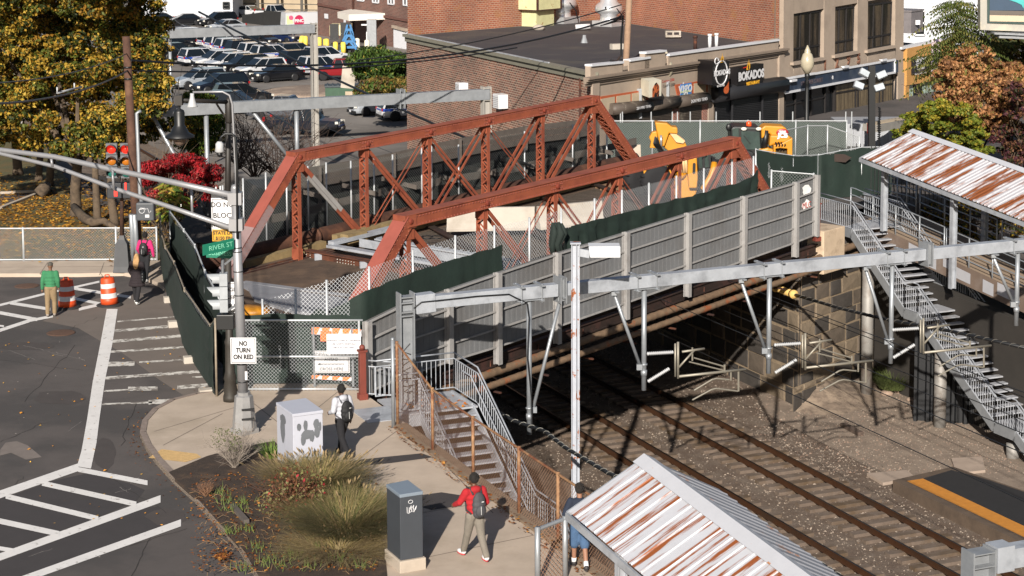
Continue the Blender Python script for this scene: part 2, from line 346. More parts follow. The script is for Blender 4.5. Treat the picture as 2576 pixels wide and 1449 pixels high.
# lighter old asphalt, dark patches, tactile pad
old=mat('old_asphalt','#645b55',.93,0,.1,1,.1,70)
def C4(x,y): return (x*.4667,772.5+y*.4667)
mb=MB(); mb.poly([G(*C4(x,y),RZ+.004) for x,y in ((230,75),(420,112),(545,185),(640,235),(720,290),(870,400),(1010,488),(1158,475),(1000,230),(930,20),(880,-70),(640,-80),(400,-10))]); struct(mb.build('old_asphalt',old))
mb=MB(); nw=mat('new_asphalt','#353132',.93,0,.1,2,.2,90)
for q in (((50,1020),(270,940),(470,895),(700,950),(780,985),(740,1040),(540,1130),(310,1210),(60,1300),(-40,1320),(-40,1010)),((0,1370),(300,1260),(640,1090),(850,1075),(950,1150),(170,1449),(-60,1449))):
    mb.poly([G(*C4(x,y),RZ+.003) for x,y in q])
struct(mb.build('fresh_asphalt',nw))
mb=MB(); mb.poly([G(*C4(x,y),RZ+.006) for x,y in ((0,770),(30,730),(90,722),(150,745),(225,808),(140,822),(60,785),(0,800))]); struct(mb.build('asphalt_patch',mat('patch','#6e6560',.95)))
mb=MB(); mb.poly([G(*C4(x,y),SZ+.006) for x,y in ((800,812),(870,765),(1060,790),(1085,808),(1000,835))]); struct(mb.build('tactile_pad',mat('tactile_yellow','#c2a06c',.85,0,.15,9,.4,80)))
mb=MB()
for q in (((820,1180),(870,1160),(960,1150),(1060,1140),(1090,1150),(980,1165)),((1060,1245),(1110,1238),(1175,1248),(1160,1272),(1085,1283),(1060,1275))):
    mb.poly([G(x,y,SZ+.005) for x,y in q])
struct(mb.build('pavement_patch',nw))
# painted markings
def stripes(name,L,m,z=RZ+.009,conv=C4):
    mb=MB()
    for x0,y0,x1,y1,w in L:
        n=max(1,int(abs(x1-x0)/60)); P=[]
        for i in range(n+1):
            t=i/n; x,y=x0+(x1-x0)*t,y0+(y1-y0)*t; P.append((G(*conv(x,y-w/2),z),G(*conv(x,y+w/2),z)))
        for i in range(n): mb.quad(P[i][1],P[i+1][1],P[i+1][0],P[i][0])
    return struct(mb.build(name,m))
wp=mat('road_paint','#cfccca',.8,0,.07,2,col2='#8d8782',sc2=7,thr=(.6,.68))
wpw=mat('worn_road_paint','#c3bfb9',.85,0,.1,2,col2='#77706a',sc2=5,thr=(.46,.56))
def C5(x,y): return (x*.1666,703.8+y*.1666)
mb=MB(); lft=[(575,10),(540,200),(500,400),(470,600),(440,770),(415,858)]; rgt=[(634,10),(605,200),(565,400),(536,600),(520,730),(490,870)]
for i in range(5): mb.quad(*[G(*C4(*p),RZ+.010) for p in (lft[i+1],rgt[i+1],rgt[i],lft[i])])
struct(mb.build('stop_line',wp))
stripes('crosswalk_marking',[(632,78,945,52,7),(615,128,905,105,15),(600,185,975,155,15),(592,241,990,215,11),(750,297,1035,281,9),(560,383,1080,347,16),(1035,378,1095,375,8),(560,452,700,445,9),(955,432,1120,421,20),(550,523,820,513,9),(800,513,1070,497,24),(580,307,725,305,24),(690,440,850,438,22)],wpw)
stripes('hatched_marking',[(423,862,-60,1030,42),(865,1033,-60,1368,40)],wp)
stripes('hatching_bar',[(420,874,795,947,26),(225,948,735,1062,28),(30,1018,530,1140,28),(-60,1140,320,1222,30),(-60,1290,75,1312,22)],wp,z=RZ+.0125)
stripes('lane_line',[(975,1162,100,1475,38)],wp)
stripes('far_hatched_marking',[(-40,392,690,208,34),(690,208,1500,28,30),(-40,775,450,615,50),(450,615,800,548,40),(1190,445,1560,360,45)],wp,conv=C5,z=RZ+.0105)
stripes('far_hatching_bar',[(150,348,760,445,45),(-40,490,560,600,50),(1120,130,1975,262,42),(1140,285,1530,365,42),(-40,690,60,700,26)],wp,conv=C5,z=RZ+.013)
# pavement joints
mb=MB()
for a,b in (((388,1085),(640,1010)),((410,1120),(560,1040)),((880,1170),(1010,1075)),((1000,1300),(1330,1245)),((1080,1400),(1420,1330)),((700,1105),(850,985)),((600,985),(760,1110)),((1100,1150),(1240,1290)),((0,672),(300,670)),((100,690),(120,660)),((250,692),(262,660))):
    a,b=G(*a,SZ+.004),G(*b,SZ+.004); d=(b-a).normalized(); n_=V(-d.y,d.x,0)*.012; mb.quad(a-n_,b-n_,b+n_,a+n_)
struct(mb.build('pavement_joint',mat('joint','#6a6058',.9)))
# manhole covers
for (x,y,r),lb in zip(((404,94,.42),(920,803,.44)),('rusty round manhole cover in the road left of the green shirted man','rusty round manhole cover in the road below the striped hatching and the two barrels')):
    p=G(*C5(x,y),RZ+.004); mb=MB(); mb.lathe([(r,0),(r,.012),(r-.03,.016)],p,20); tag(mb.build('manhole_cover',mat('manhole_iron','#5b4438',.8,.2,.2,8,.4,50)),lb,'manhole cover','manhole covers in the road')
# ------------------------------------------------------------ banks and retaining walls
SB_=[mat('granite_dark','#3a3531',.9,0,.25,2.5,.6,9),mat('granite_brown','#544a40',.9,0,.25,2.5,.6,9),mat('granite_tan','#6f6252',.9,0,.22,2.5,.6,9),mat('pointing_mortar','#80705c',.95,0,.2,4,.4,20)]
def stonewall(root,A,B_,z0,z1,seed):
    rd=random.Random(seed); A,B_=Vector(A),Vector(B_); L_=(B_-A).length; d=(B_-A)/L_; n_=Vector((d.y,-d.x)); 
    if n_.y>0: n_=-n_
    mb=MB(); z=z0
    while z<z1:
        h=rd.uniform(.52,.78); x=-rd.random()*.8
        while x<L_:
            w=rd.uniform(.8,1.8); xa,xb_=max(0,x)+.03,min(L_,x+w)-.03
            if xb_-xa>.12:
                za,zb_=z+.03+rd.uniform(-.03,.03),min(z1,z+h)-.03+rd.uniform(-.02,.03); o=.03+rd.random()*.05; m=rd.choices((0,1,2),(.5,.33,.17))[0] if z<z0+1.8 else rd.choices((0,1,2),(.68,.25,.07))[0]
                P=[A+d*u for u in (xa,xb_)]; q=[(P[0],za),(P[1],za),(P[1],zb_),(P[0],zb_)]; bk=[(p.x,p.y,zz) for p,zz in q]; cx_=sum((Vector(b) for b in bk),V(0,0,0))/4; fr_=[]
                for b in bk: e=Vector(b).lerp(cx_,.04+rd.random()*.05); fr_.append((e.x+n_.x*(o+rd.uniform(-.015,.02)),e.y+n_.y*(o+rd.uniform(-.015,.02)),e.z))
                md=cx_+V(n_.x,n_.y,0)*(o+.03); mb.add(bk+fr_+[tuple(md)],[(0,1,5,4),(1,2,6,5),(2,3,7,6),(3,0,4,7),(4,5,8),(5,6,8),(6,7,8),(7,4,8)],m)
            x+=w
        z+=h
    A,B_=A+n_*.025,B_+n_*.025; mb.quad((A.x,A.y,z0),(B_.x,B_.y,z0),(B_.x,B_.y,z1),(A.x,A.y,z1),3); return mb.build('block_wall',SB_,root)
stone=brick('granite_block','3c3734','6b5f52','8a7a66',1.3,.62,.04,blot='292624'); 
mb=MB()
c1=(10.5,68.86); ctop=-.35
mb.add([(c1[0],c1[1],-5.6),(16.9,76.9,-5.6),(16.9,76.9,.2),(c1[0],c1[1],.2)],[(0,1,2,3)])
mb.add([(c1[0],c1[1],-5.6),(c1[0],c1[1],.2),(2.0,88.3,.2),(2.0,88.3,-5.6)],[(0,1,2,3)])
ab=thing('stone_abutment',(10.5,68.9,-5.5),'rough granite block abutment under the right end of the bridge','abutment'); stonewall(ab,(c1[0],c1[1]),(16.9,76.9),-5.55,.1,4); stonewall(ab,(2.0,88.3),(c1[0],c1[1]),-5.55,-.4,5); mb=MB(); stonewall(ab,(10.15,68.2),(11.6,70.0),-5.55,-4.6,6)
mb=MB(); mb.box((11.2,69.9,.25),(1.5,1.6,1.6),rz=math.atan2(TT.y,TT.x)); mb.build('concrete_cap',mat('stained_concrete','#b39f88',.9,0,.12,1,.1,20,col2='#7d6a57',sc2=1.2,thr=(.5,.7)),ab,bevel=.03)
mb=MB(); 
for a,b in ((SE(40,.13),SE(-2.6,.13)),((-5.35,53.35),(-10.3,66.0)),((-10.3,66),(Lx(84),84))):
    mb.wall(a,b,-5.55,RZ-.02,.3)
tag(mb.build('retaining_wall',mat('dark_stained_concrete','#57483c',.9,0,.25,1.4,.3,20)),'brown concrete retaining wall below the left stairs and pavement edge','retaining wall')
# tracks
def onR(px,py,z=-5.24): return G(px,py,z)
def tline(px,py): return onR(px,py)
ref=[tline(1654,976),tline(1550,986.8),tline(1462.4,1043.1)]
cvals=[(p.x-ref[0].x)*WV.x+(p.y-ref[0].y)*WV.y for p in ref]
railm=mat('rail_steel','#462c1a',.6,.3,.2,4,col2='#3a2b20',sc2=1,thr=(.5,.7)); railt=mat('rail_head','#2e2a28',.35,.7)
O=Vector((ref[0].x,ref[0].y)); TD=Vector((math.cos(R(-67)),math.sin(R(-67)))); TW=Vector((-TD.y,TD.x))
def T(s,c,z): p=O+TD*s+TW*c; return Vector((p.x,p.y,z))
ties=mat('concrete_sleeper','#62554b',.9,0,.2,3,.2,30,col2='#50402f',sc2=.8,thr=(.45,.62))
for k,(c0,lb) in enumerate(((-.75,'railway track nearer the small platform on the right'),(-4.35,'railway track running beside the left platform shelter'))):
    tr=thing('railway_track',tuple(T(0,c0,-5.5)),lb,'railway track','railway tracks in the cutting')
    for sg in (-.7175,.7175):
        mb=MB(); prof=[(.075,0),(.075,.02),(.012,.035),(.012,.12),(.036,.13),(.036,.165),(-.036,.165),(-.036,.13),(-.012,.12),(-.012,.035),(-.075,.02),(-.075,0)]
        for s0,s1 in ((-75,42),):
            a=[T(s0,c0+sg+x,-5.405+z) for x,z in prof]; b=[T(s1,c0+sg+x,-5.405+z) for x,z in prof]; n=len(prof)
            mb.add(a+b,[(i,(i+1)%n,n+(i+1)%n,n+i) for i in range(n)])
            for i in (5,): mb.m[i]=1
        mb.build('rail',[railm,railt],tr)
    mb=MB(); nn=int((42+30)/.61)
    for i in range(nn): mb.box(T(42-i*.61,c0,-5.455),(2.6,.26,.11),rz=math.atan2(TD.y,TD.x)+math.pi/2)
    sl_=mb.build('sleeper',ties,tr,kind='stuff')
# stones on the ballast
r_=np.random.default_rng(3)
def pebbles(name,n,fn,mats,s0,s1,label,cat):
    vs=[];fs=[];mi=[]
    base=np.array([(1,0,0),(-.5,.86,0),(-.5,-.86,0),(0,0,.7)])
    V_=np.zeros((n*4,3)); 
    for i in range(n):
        x,y,z=fn(i); s=s0+(s1-s0)*r_.random()**2; a=r_.random()*6.28; c,sn=math.cos(a),math.sin(a); q=base*s*(.7+.6*r_.random((4,1)))
        V_[i*4:(i+1)*4,0]=x+q[:,0]*c-q[:,1]*sn; V_[i*4:(i+1)*4,1]=y+q[:,0]*sn+q[:,1]*c; V_[i*4:(i+1)*4,2]=z+q[:,2]
        o=i*4; fs+= [(o,o+1,o+3),(o+1,o+2,o+3),(o+2,o,o+3)]; k=int(r_.integers(len(mats))); mi+=[k]*3
    me=bpy.data.meshes.new(name); me.from_pydata(V_.tolist(),[],fs)
    for m in mats: me.materials.append(m)
    me.polygons.foreach_set('material_index',mi); o=bpy.data.objects.new(name,me); COL.objects.link(o); tag(o,label,cat,kind='stuff'); return o
def pb(i):
    s=r_.uniform(-10,40); c=r_.uniform(-7.5,10); p=T(s,c,-5.5); return p
pebbles('ballast_stones',34000,pb,[mat('pale_stone','#83766a',.9),mat('grey_stone','#5a514a',.9),mat('white_stone','#8a7d71',.9),mat('brown_stone','#4a3c30',.9)],.02,.05,'loose grey and brown ballast stones between and beside the tracks','ballast')
def pb2(i):
    s=r_.uniform(2,13); c=r_.uniform(1.2,2.9); return T(s-3,c,-5.5)
mb=MB(); rr0=random.Random(4); WD=Vector((6.4,8.04)).normalized(); WN_=Vector((WD.y,-WD.x)); nrow=[]
for i in range(22):
    b0=Vector((c1[0],c1[1]))+WD*(-.8+i*.48); row=[]
    for j in range(5): q=b0+WN_*(.0+j*.55); hz=(.55+.35*math.sin(i*.5)+rr0.uniform(-.1,.1))*(1-j/4)**1.6*min(1,i/5,(21-i)/4)-(.04 if j==4 or i in (0,21) else 0); row.append((q.x,q.y,-5.5+hz))
    nrow.append(row)
vs=[v for r0 in nrow for v in r0]; mb.smooth=True; mb.add(vs,[(i*5+j,i*5+j+1,(i+1)*5+j+1,(i+1)*5+j) for i in range(21) for j in range(4)]); struct(mb.build('earth_bank',mat('bank_rubble','#6e6054',.95,0,.35,4,.9,14,col2='#8a7a6a',sc2=2.2,thr=(.45,.6))))
# small platform on the right
pl=[G(x,y,-5.1) for x,y in ((2262,1203),(2275,1230))]
P0=T(10.6,2.05,-5.1)
pcor=G(2245,1208,-5.12)
mb=MB(); q=[pcor,pcor+V(U.x,U.y,0)*26,pcor+V(U.x,U.y,0)*26+V(WV.x,WV.y,0)*7,pcor+V(WV.x,WV.y,0)*2.6-V(U.x,U.y,0)*.4]
mb.prism([(p.x,p.y) for p in q],-5.52,-5.12); plat=thing('platform',tuple(pcor),'low platform with yellow edge strip and black asphalt top beside the track','platform'); mb.build('concrete_edge',mat('platform_concrete','#54463a',.9,0,.25,2,.3,30),plat)
mb=MB(); e=pcor+V(WV.x,WV.y,0)*.35+V(U.x,U.y,0)*.25; d=V(U.x,U.y,0); w=V(WV.x,WV.y,0)
mb.quad(*[e+V(0,0,.004),e+d*25+V(0,0,.004),e+d*25+w*.62+V(0,0,.004),e+w*.62+V(0,0,.004)]); mb.build('yellow_strip',mat('platform_yellow','#b3762a',.8,0,.12,5),plat)
mb=MB(); e2=e+w*.625; mb.poly([p+V(0,0,.006) for p in (e2,e2+d*25,e2+d*25+w*6,e2+w*1.75+d*.8,e2+w*1.35-d*.35)]); mb.build('asphalt_top',mat('platform_black','#1d1c1e',.85,0,.15,3,.1,50),plat)
# flat slabs on the gravel
for px,lb in ((((2180,1190),(2280,1182),(2302,1200),(2220,1214)),'thin pale slab lying by the platform end'),(((2392,1152),(2470,1148),(2478,1182),(2405,1190)),'square concrete access cover on the gravel by the last stair column')):
    mb=MB(); mb.prism([(G(x,y,-5.4).x,G(x,y,-5.4).y) for x,y in px],-5.55,-5.4); tag(mb.build('concrete_slab',mat('slab','#97877a',.9,0,.12,2)),lb,'concrete slab','slabs on the gravel')
a,b=G(2120,1068,-5.42),G(2165,1092,-5.42); mb=MB(); mb.beam(a,b,.22,.14); tag(mb.build('timber_sleeper',mat('old_sleeper','#4d4038',.9,0,.3,6)),'short dark timber lying on the gravel below the abutment','timber')
def gp(i): 
    x=r_.uniform(1900,2560); y=r_.uniform(960,1190); p=G(x,y,-5.487); return p
gm=MB(); gm.poly([G(x,y,-5.485) for x,y in ((1900,985),(2010,1000),(2160,960),(2330,930),(2575,1080),(2700,1250),(2240,1205),(2060,1110),(1930,1040))][::-1]); struct(gm.build('dusty_ground',mat('dusty_ground','#75675b',.95,0,.2,3,.5,25,col2='#8a7b6d',sc2=.9,thr=(.4,.7))))
pebbles('gravel',6000,gp,[MATS['pale_stone'],mat('pinkish_stone','#7a6558',.9),MATS['grey_stone']],.015,.05,'pinkish gravel and rubble at the foot of the abutment','gravel')
mb=MB()
for x,y,s in ((2080,1010,.5),(2110,985,.35),(2150,1000,.3),(2230,990,.45),(2260,985,.35),(2290,1005,.3),(2060,990,.3)):
    p=G(x,y,-5.45); mb.ball(p,s*.6,8,sz=(1,.8,.5))
tag(mb.build('rubble',mat('boulder','#8b7768',.9,0,.3,3,.6,15)),'boulders and broken masonry at the foot of the granite abutment','rubble',kind='stuff')
# sheet piling behind the right stairs
mb=MB(); a=Vector((14.3,66.9)); bdir=Vector((.97,-.24))
x=0; k=0; P=[]
while x<9:
    o=.13 if (k//1)%2 else 0; P.append(a+bdir*x+Vector((.24,.97))*o); x+=.22 if k%2 else .1; P.append(a+bdir*x+Vector((.24,.97))*o); x+=.06; k+=1
for i in range(len(P)-1): mb.quad((P[i].x,P[i].y,-5.5),(P[i+1].x,P[i+1].y,-5.5),(P[i+1].x,P[i+1].y,-2.2),(P[i].x,P[i].y,-2.2))
tag(mb.build('sheet_piling',mat('black_sheet_steel','#17181b',.6,.2,.2,3)),'black corrugated sheet piling wall behind the right stairs','sheet piling')

# cracks, tar seams and faint scuffs on the road
mb=MB(); rr=random.Random(12)
def crack(x0,y0,x1,y1,w,n=10,j=3):
    P=[]
    for i in range(n+1): t=i/n; P.append(G(x0+(x1-x0)*t+rr.gauss(0,j),y0+(y1-y0)*t+rr.gauss(0,j*.6),RZ+.0065))
    for a,b in zip(P,P[1:]):
        d=(b-a); d.z=0; 
        if d.length<1e-4: continue
        d.normalize(); q=V(-d.y,d.x,0)*w*rr.uniform(.5,1.2); mb.quad(a-q,b-q,b+q,a+q)
for c in ((0,905,210,930),(60,1010,190,870),(0,1110,120,1060),(300,1120,345,1010),(150,840,240,800),(260,1190,420,1290),(0,1250,60,1200),(300,1380,470,1330),(330,1449,380,1340),(60,690,280,720)): crack(*c,.008)
struct(mb.build('road_cracks',mat('crack_black','#262322',.95)))
mb=MB()
for c in ((130,890,215,905),(120,885,175,893),(20,880,90,905),(70,1400,130,1380),(60,870,110,880),(170,1085,205,1060),(330,1215,350,1200),(290,1240,330,1228),(300,1225,325,1240)): crack(*c,.006,6,1.5)
for x,y in ((45,960),(140,945),(200,900),(60,1050),(120,990),(240,1020),(40,1090),(205,1150),(420,1120),(330,1350),(250,1400),(150,860)): 
    p=G(x,y,RZ+.006); mb.box(p,(.03,.03,.004))
struct(mb.build('road_scuffs',mat('scuff_grey','#8d8783',.9)))
mb=MB()
for x,y,rx,ry in ((262,1140,26,40),(150,1000,60,18),(60,870,70,10),(420,1300,50,22)):
    mb.poly([G(x+rx*math.cos(k*.35)*(1+.15*rr.uniform(-1,1)),y+ry*math.sin(k*.35)*(1+.15*rr.uniform(-1,1)),RZ+.0045) for k in range(18)])
struct(mb.build('oil_stains',mat('oil_stain','#423c3a',.85,0,.1,2)))
# ============================================================ BRIDGE
red=mat('oxide_red_paint','#864630',.62,0,.2,1.6,.12,60,col2='#6a3023',sc2=1.1,thr=(.5,.7)); redl=mat('faded_red_paint','#86453a',.7,0,.12,2,col2='#8a6a64',sc2=.8,thr=(.62,.72)); redg=mat('primer_grey','#8d8a88',.7)
riv=mat('red_rivets','#733223',.55)
def zc(s): return 4.09+.0292*s           # top of the chord
def truss(c,s0,label):
    root=thing('bridge_truss',tuple(B(s0-3.47,c,0)),label,'truss','riveted red trusses of the bridge')
    up=(0,0,1); N_=V(TN.x,TN.y,0); Tv=V(TT.x,TT.y,0)
    def P(s,z,dc=0): return B(s,c+dc,z)
    zb=lambda s: Bz(s)+.15
    s1=s0+17.35
    mb=MB(); a,b=P(s0-.12,zc(s0)-.17),P(s1+.12,zc(s1)-.17)
    for dc in (-.2,.2): mb.beam(a+N_*dc,b+N_*dc,.03,.34)
    mb.beam(a+V(0,0,.185),b+V(0,0,.185),.5,.025)
    for dc in (-.24,.24): mb.beam(a+N_*dc-V(0,0,.155),b+N_*dc-V(0,0,.155),.08,.025)
    tc=mb.build('top_chord',red,root,bevel=.008)
    mr=MB()
    for i in range(0,int(17.35/.14)):
        s=s0+i*.14
        for zz in (-.05,-.29): mr.box(P(s,zc(s)+zz,.228),(.035,.035,.035))
    for i in range(6):
        s=s0+3.47*i
        mr.lathe([(.09,0),(.09,.05),(.05,.07)],P(s,zc(s)-.17,.22),8,axis=Matrix((Tv,V(0,0,1),N_)).transposed())
        for k in range(14): mr.box(P(s-.3+.09*(k%7),zc(s)-.1-.13*(k//7),.232),(.035,.035,.035))
    mr.build('rivets',riv,tc)
    for s,sf in ((s0,s0-3.47),(s1,s1+3.47)):
        mb=MB(); a,b=P(s,zc(s)-.17),P(sf,zb(sf)-.1); d=(b-a).normalized(); upn=d.cross(N_).normalized(); upn=upn if upn.z>0 else -upn
        for dc in (-.22,.22): mb.beam(a+N_*dc,b+N_*dc,.03,.36,up=upn)
        mb.beam(a+upn*.19-d*.05,b+upn*.19,.54,.025,up=upn,m=1)
        k=0; L_=(b-a).length
        while k*.42<L_-.5:
            q0=a+d*(.3+k*.42)-upn*.17; mb.beam(q0-N_*.2,q0+N_*.2+d*.38,.05,.02,up=upn); mb.beam(q0+N_*.2,q0-N_*.2+d*.38,.05,.02,up=upn); k+=1
        mb.box(P(s,zc(s)-.17,.0),(.5,.5,.4),rz=math.atan2(TT.y,TT.x))
        for k in range(int(L_/.16)):
            q0=a+d*(.1+k*.16)
            for h in (.12,-.12): mb.box(q0+N_*.245+upn*h,(.035,.035,.035))
        mb.build('end_post',[red,redl],root,bevel=.006)
    for i in range(6):
        s=s0+3.47*i; mb=MB(); zt=zc(s)-.35; z0=zb(s)-.25; cw=.15
        for dc in (-cw,cw):
            mb.beam(P(s-.07,z0,dc),P(s-.07,zt,dc),.02,.02); mb.box((P(s,z0,dc)+P(s,zt,dc))/2,(.17,.022,zt-z0),rz=math.atan2(TT.y,TT.x))
        for sg in (-.08,.08):
            n=int((zt-z0)/.24)
            for k in range(n):
                za=z0+k*(zt-z0)/n; zb_=z0+(k+1)*(zt-z0)/n
                mb.beam(P(s+sg,za,-cw if k%2 else cw),P(s+sg,zb_,cw if k%2 else -cw),.012,.05)
        for sg in (-.1,.1): 
            mb.box(P(s+sg,zt-.12,0),(.012,.36,.4),rz=math.atan2(TT.y,TT.x)); mb.box(P(s+sg,z0+.25,0),(.012,.36,.5),rz=math.atan2(TT.y,TT.x))
        if i in (0,5):
            mb.box(P(s,zt-.1,.0),(.45,.36,.55),rz=math.atan2(TT.y,TT.x))
        mb.build('vertical_post',red,root)
    def diag(sa,za,sb,zb_,w,gap,name,m=red):
        mb=MB()
        for dc in (-gap,gap): mb.beam(P(sa,za,dc),P(sb,zb_,dc),.03,w)
        return mb.build(name,m,root)
    for i,w in ((0,.16),(1,.12),(2,.09)):
        sa=s0+3.47*i; diag(sa,zc(sa)-.3,sa+3.47,zb(sa+3.47),w,.13,'diagonal_bar')
        sb=s1-3.47*i; diag(sb,zc(sb)-.3,sb-3.47,zb(sb-3.47),w,.13,'diagonal_bar')
    for i in (1,2,3):
        sa=s0+3.47*(i+1) if i<3 else s0+3.47*3; 
    for sa,sb in ((s0+3.47*2,s0+3.47),(s1-3.47*2,s1-3.47)):
        diag(sa,zc(sa)-.3,sb,zb(sb),.03,.1,'counter_rod')
    if c==0:
        a,b=P(s0,zc(s0)-.17),P(s0-3.47,zb(s0-3.47)-.1); d=(b-a).normalized(); upn=d.cross(N_).normalized(); upn=upn if upn.z>0 else -upn
        mb=MB(); mb.beam(a.lerp(b,.62)+upn*.205,b+upn*.205,.545,.01,up=upn); mb.beam(a.lerp(b,.42)-upn*.02+N_*.25,b-upn*.02+N_*.25,.01,.33,up=upn); mb.build('primer_patch',mat('pink_primer','#86706f',.75,0,.1,2,col2='#6a3a2c',sc2=2,thr=(.58,.64)),root)
        mb=MB()
        for dc in (-.13,.13): a,b=P(s0,zc(s0)-.3,dc),P(s0+3.47,zb(s0+3.47),dc); mb.beam(a.lerp(b,.2),a.lerp(b,.62),.035,.165)
        mb.build('grey_patch',redg,root)
    mb=MB()
    for dc in (-.14,.14): mb.beam(P(s0-3.47,zb(s0-3.47)-.25,dc),P(s1+3.47,zb(s1+3.47)-.25,dc),.03,.3)
    mb.build('bottom_chord',MATS['rusty_steel'],root)
    return root
truss(0,0,'far red riveted truss, the one beside the brick building and timber boards')
truss(11.46,-6.41,'near red riveted truss, the one beside the grey panel wall and green cloth')
# deck, girders
def sk(c): return -3.47-.56*c       # left end of the skewed bridge at offset c
root=thing('bridge_deck',tuple(B(5,5,.2)),'bridge deck of planks, steel trench and rusty girders between the two trusses','bridge deck')
def slab(mb,s0,s1,c0,c1,z0,dz,th,skew=.56,grow=0,m=None):
    P=[(s0-skew*c0,c0),(s0-skew*c1,c1),(s1-skew*c1,c1),(s1-skew*c0,c0)]
    top=[B(s,c,Bz(s)+dz) for s,c in P]; bot=[p-V(0,0,th) for p in top]
    mb.add(bot+top,[(0,1,2,3),(7,6,5,4),(0,4,5,1),(1,5,6,2),(2,6,7,3),(3,7,4,0)],m)
mb=MB(); slab(mb,-3.6,21,-3.2,13.6,-.6,0,.2); mb.build('floor_slab',mat('rusty_floor','#4a3a2e',.9,0,.35,2,.3,20,col2='#5d4a3a',sc2=.9,thr=(.5,.65)),root)
mb=MB(); slab(mb,.9,20,.6,10.3,.38,0,.12,skew=0); 
plank=brick('deck_planks','655b51','776b60','3a322c',6.0,.16,.025); dk=mb.build('plank_deck',plank,root)
me=dk.data
for l in me.loops:
    v=me.vertices[l.vertex_index].co+OFF[root.name]; d=Vector((v.x,v.y))-A0; me.uv_layers[0].data[l.index].uv=(d.dot(TN),d.dot(TT))
mb=MB()
for i in range(6):
    s=3.4+i*3.47; a,b=B(s-.56*.4,.4,Bz(s)-.35),B(s-.56*11.2,11.2,Bz(s)-.35); mb.hbeam(a,b,.3,1.0,.05)
for c in (1.5,3.2,4.9,6.6,8.3,10): mb.hbeam(B(-3-.56*c,c,Bz(-3)-.55),B(20-.56*c,c,Bz(20)-.55),.2,.4,.04)
mb.build('girder',mat('girder_rust','#23150f',.8,.1,.3,3,.2,30,col2='#38201a',sc2=1.6),root)
mb=MB()
fl=lambda s,c,z: B(s,c,Bz(s)+z)
mb.beam(fl(.95,.7,.42),fl(.95,9.9,.42),.35,.09); mb.beam(fl(1.0,.72,.5),fl(20,.72,.5),.3,.14); mb.beam(fl(2.6,1.5,.47),fl(2.6,9.6,.47),.3,.05)
for k in range(24): mb.beam(fl(2.46,1.6+k*.33,.52),fl(2.75,1.6+k*.33,.52),.03,.05)
mb.beam(fl(2.0,1.2,.4),fl(2.0,9.5,.4),.06,.3)
mb.build('galvanised_edge',galv,root)
mb=MB(); mb.beam(fl(1.8,.1,.32),fl(20.5,.1,.32),.28,.55); mb.beam(fl(-2,-.7,.1),fl(2,-.7,.1),.3,.3); mb.beam(fl(1.8,.6,.5),fl(2.8,.6,.5),.4,.34)
mb.build('timber_beam',mat('treated_timber','#7d6b4a',.85,0,.25,3,.2,20,col2='#6f5a3c',sc2=1,thr=(.5,.7)),root)
mb=MB()
for r0 in range(9):
    for c0 in range(7):
        mb.ball(fl(.45,1.6+c0*.14,.12-r0*.1),.028,6)
for k in range(10):
    for c0 in (.9,1.1): mb.ball(fl(.45,c0-.9,.2-k*.1),.025,6)
mb.build('bolts',mat('galv_bolts','#a8a39b',.4,.5),root)
mb=MB(); mb.beam(fl(.5,-.1,-.3),fl(.5,10.8,-.3),.06,1.05); mb.beam(fl(.55,-.1,.24),fl(.55,10.8,.24),.36,.04)
mb.box(fl(.42,.7,.05),(.35,.1,.35),rz=.4,m=1); mb.box(fl(.42,3.0,.05),(.35,.1,.35),rz=.4,m=1)
mb.build('cross_girder',[mat('plate_rust','#56301f',.75,.1,.3,2.5,.2,30,col2='#2f1b14',sc2=1.2,thr=(.45,.6)),galv],root)
mb=MB(); c=fl(3.6,2.6,.42)
for k,(dx,dy) in enumerate(((0,0),(.35,.05),(.7,-.05))): mb.path([c+V(dx+.22*math.cos(t/2),dy+.3*math.sin(t/2),.03+.02*k) for t in range(13)],.018,5)
mb.build('coiled_hose',blk,root)
# rusty conduit beside the far truss, timber boarding and screen on the far side
mb=MB()
pts=[B(s,-1.15,Bz(s)+.35) for s in range(-4,24,2)]; mb.path(pts,.3,12)
for s in (2,5,8.5,12,15.5,19): mb.path([B(s-.06,-1.15,Bz(s)+.35),B(s+.06,-1.15,Bz(s)+.35)],.34,12)
tag(mb.build('rusty_pipe',mat('pipe_rust','#3f261b',.85,.1,.3,3,.2,20,col2='#573726',sc2=1.2)),'large rusty pipe lying along the foot of the far truss','pipe')
root=thing('timber_hoarding',tuple(B(8,-3,0)),'grey weathered timber boarding with struts behind the far truss','hoarding')
HP=(B(0,-3),B(10,-3)); hp=lambda x,y: W(x,y,*HP)
topl=[(690,432),(800,417),(913,398),(987,383),(1153,348),(1319,317),(1449,302),(1500,293)]
mb=MB()
for i in range(len(topl)-1):
    a,b=hp(*topl[i]),hp(*topl[i+1])
    for k in range(3): mb.beam(a-V(0,0,.14+k*.27),b-V(0,0,.14+k*.27),.05,.25)
mb.build('top_board',wood,root)
mb=MB(); lo=[(560,545),(700,520),(900,468),(987,452),(1224,414),(1466,362),(1560,340)]
for i in range(len(lo)-1): 
    a,b=hp(*lo[i])+V(TN.x,TN.y,0)*.9,hp(*lo[i+1])+V(TN.x,TN.y,0)*.9
    mb.beam(a-V(0,0,.2),b-V(0,0,.2),.06,.3)
mb.build('lower_board',wood,root)
mb=MB()
for x,y in topl[1:]:
    mb=MB(); a=hp(x,y); mb.beam(a+V(0,0,-.02)+V(TN.x,TN.y,0)*.08,a+V(TN.x,TN.y,0)*.08-V(0,0,2.6),.12,.12); mb.build('upright',wood,root)
for i in range(8):
    mb=MB(); a=hp(760+i*100,482-i*16.5); mb.beam(a,a+V(TN.x,TN.y,0)*1.3+V(.45,.1,-.25),.05,.18); mb.build('strut',wood,root)
mb=MB()
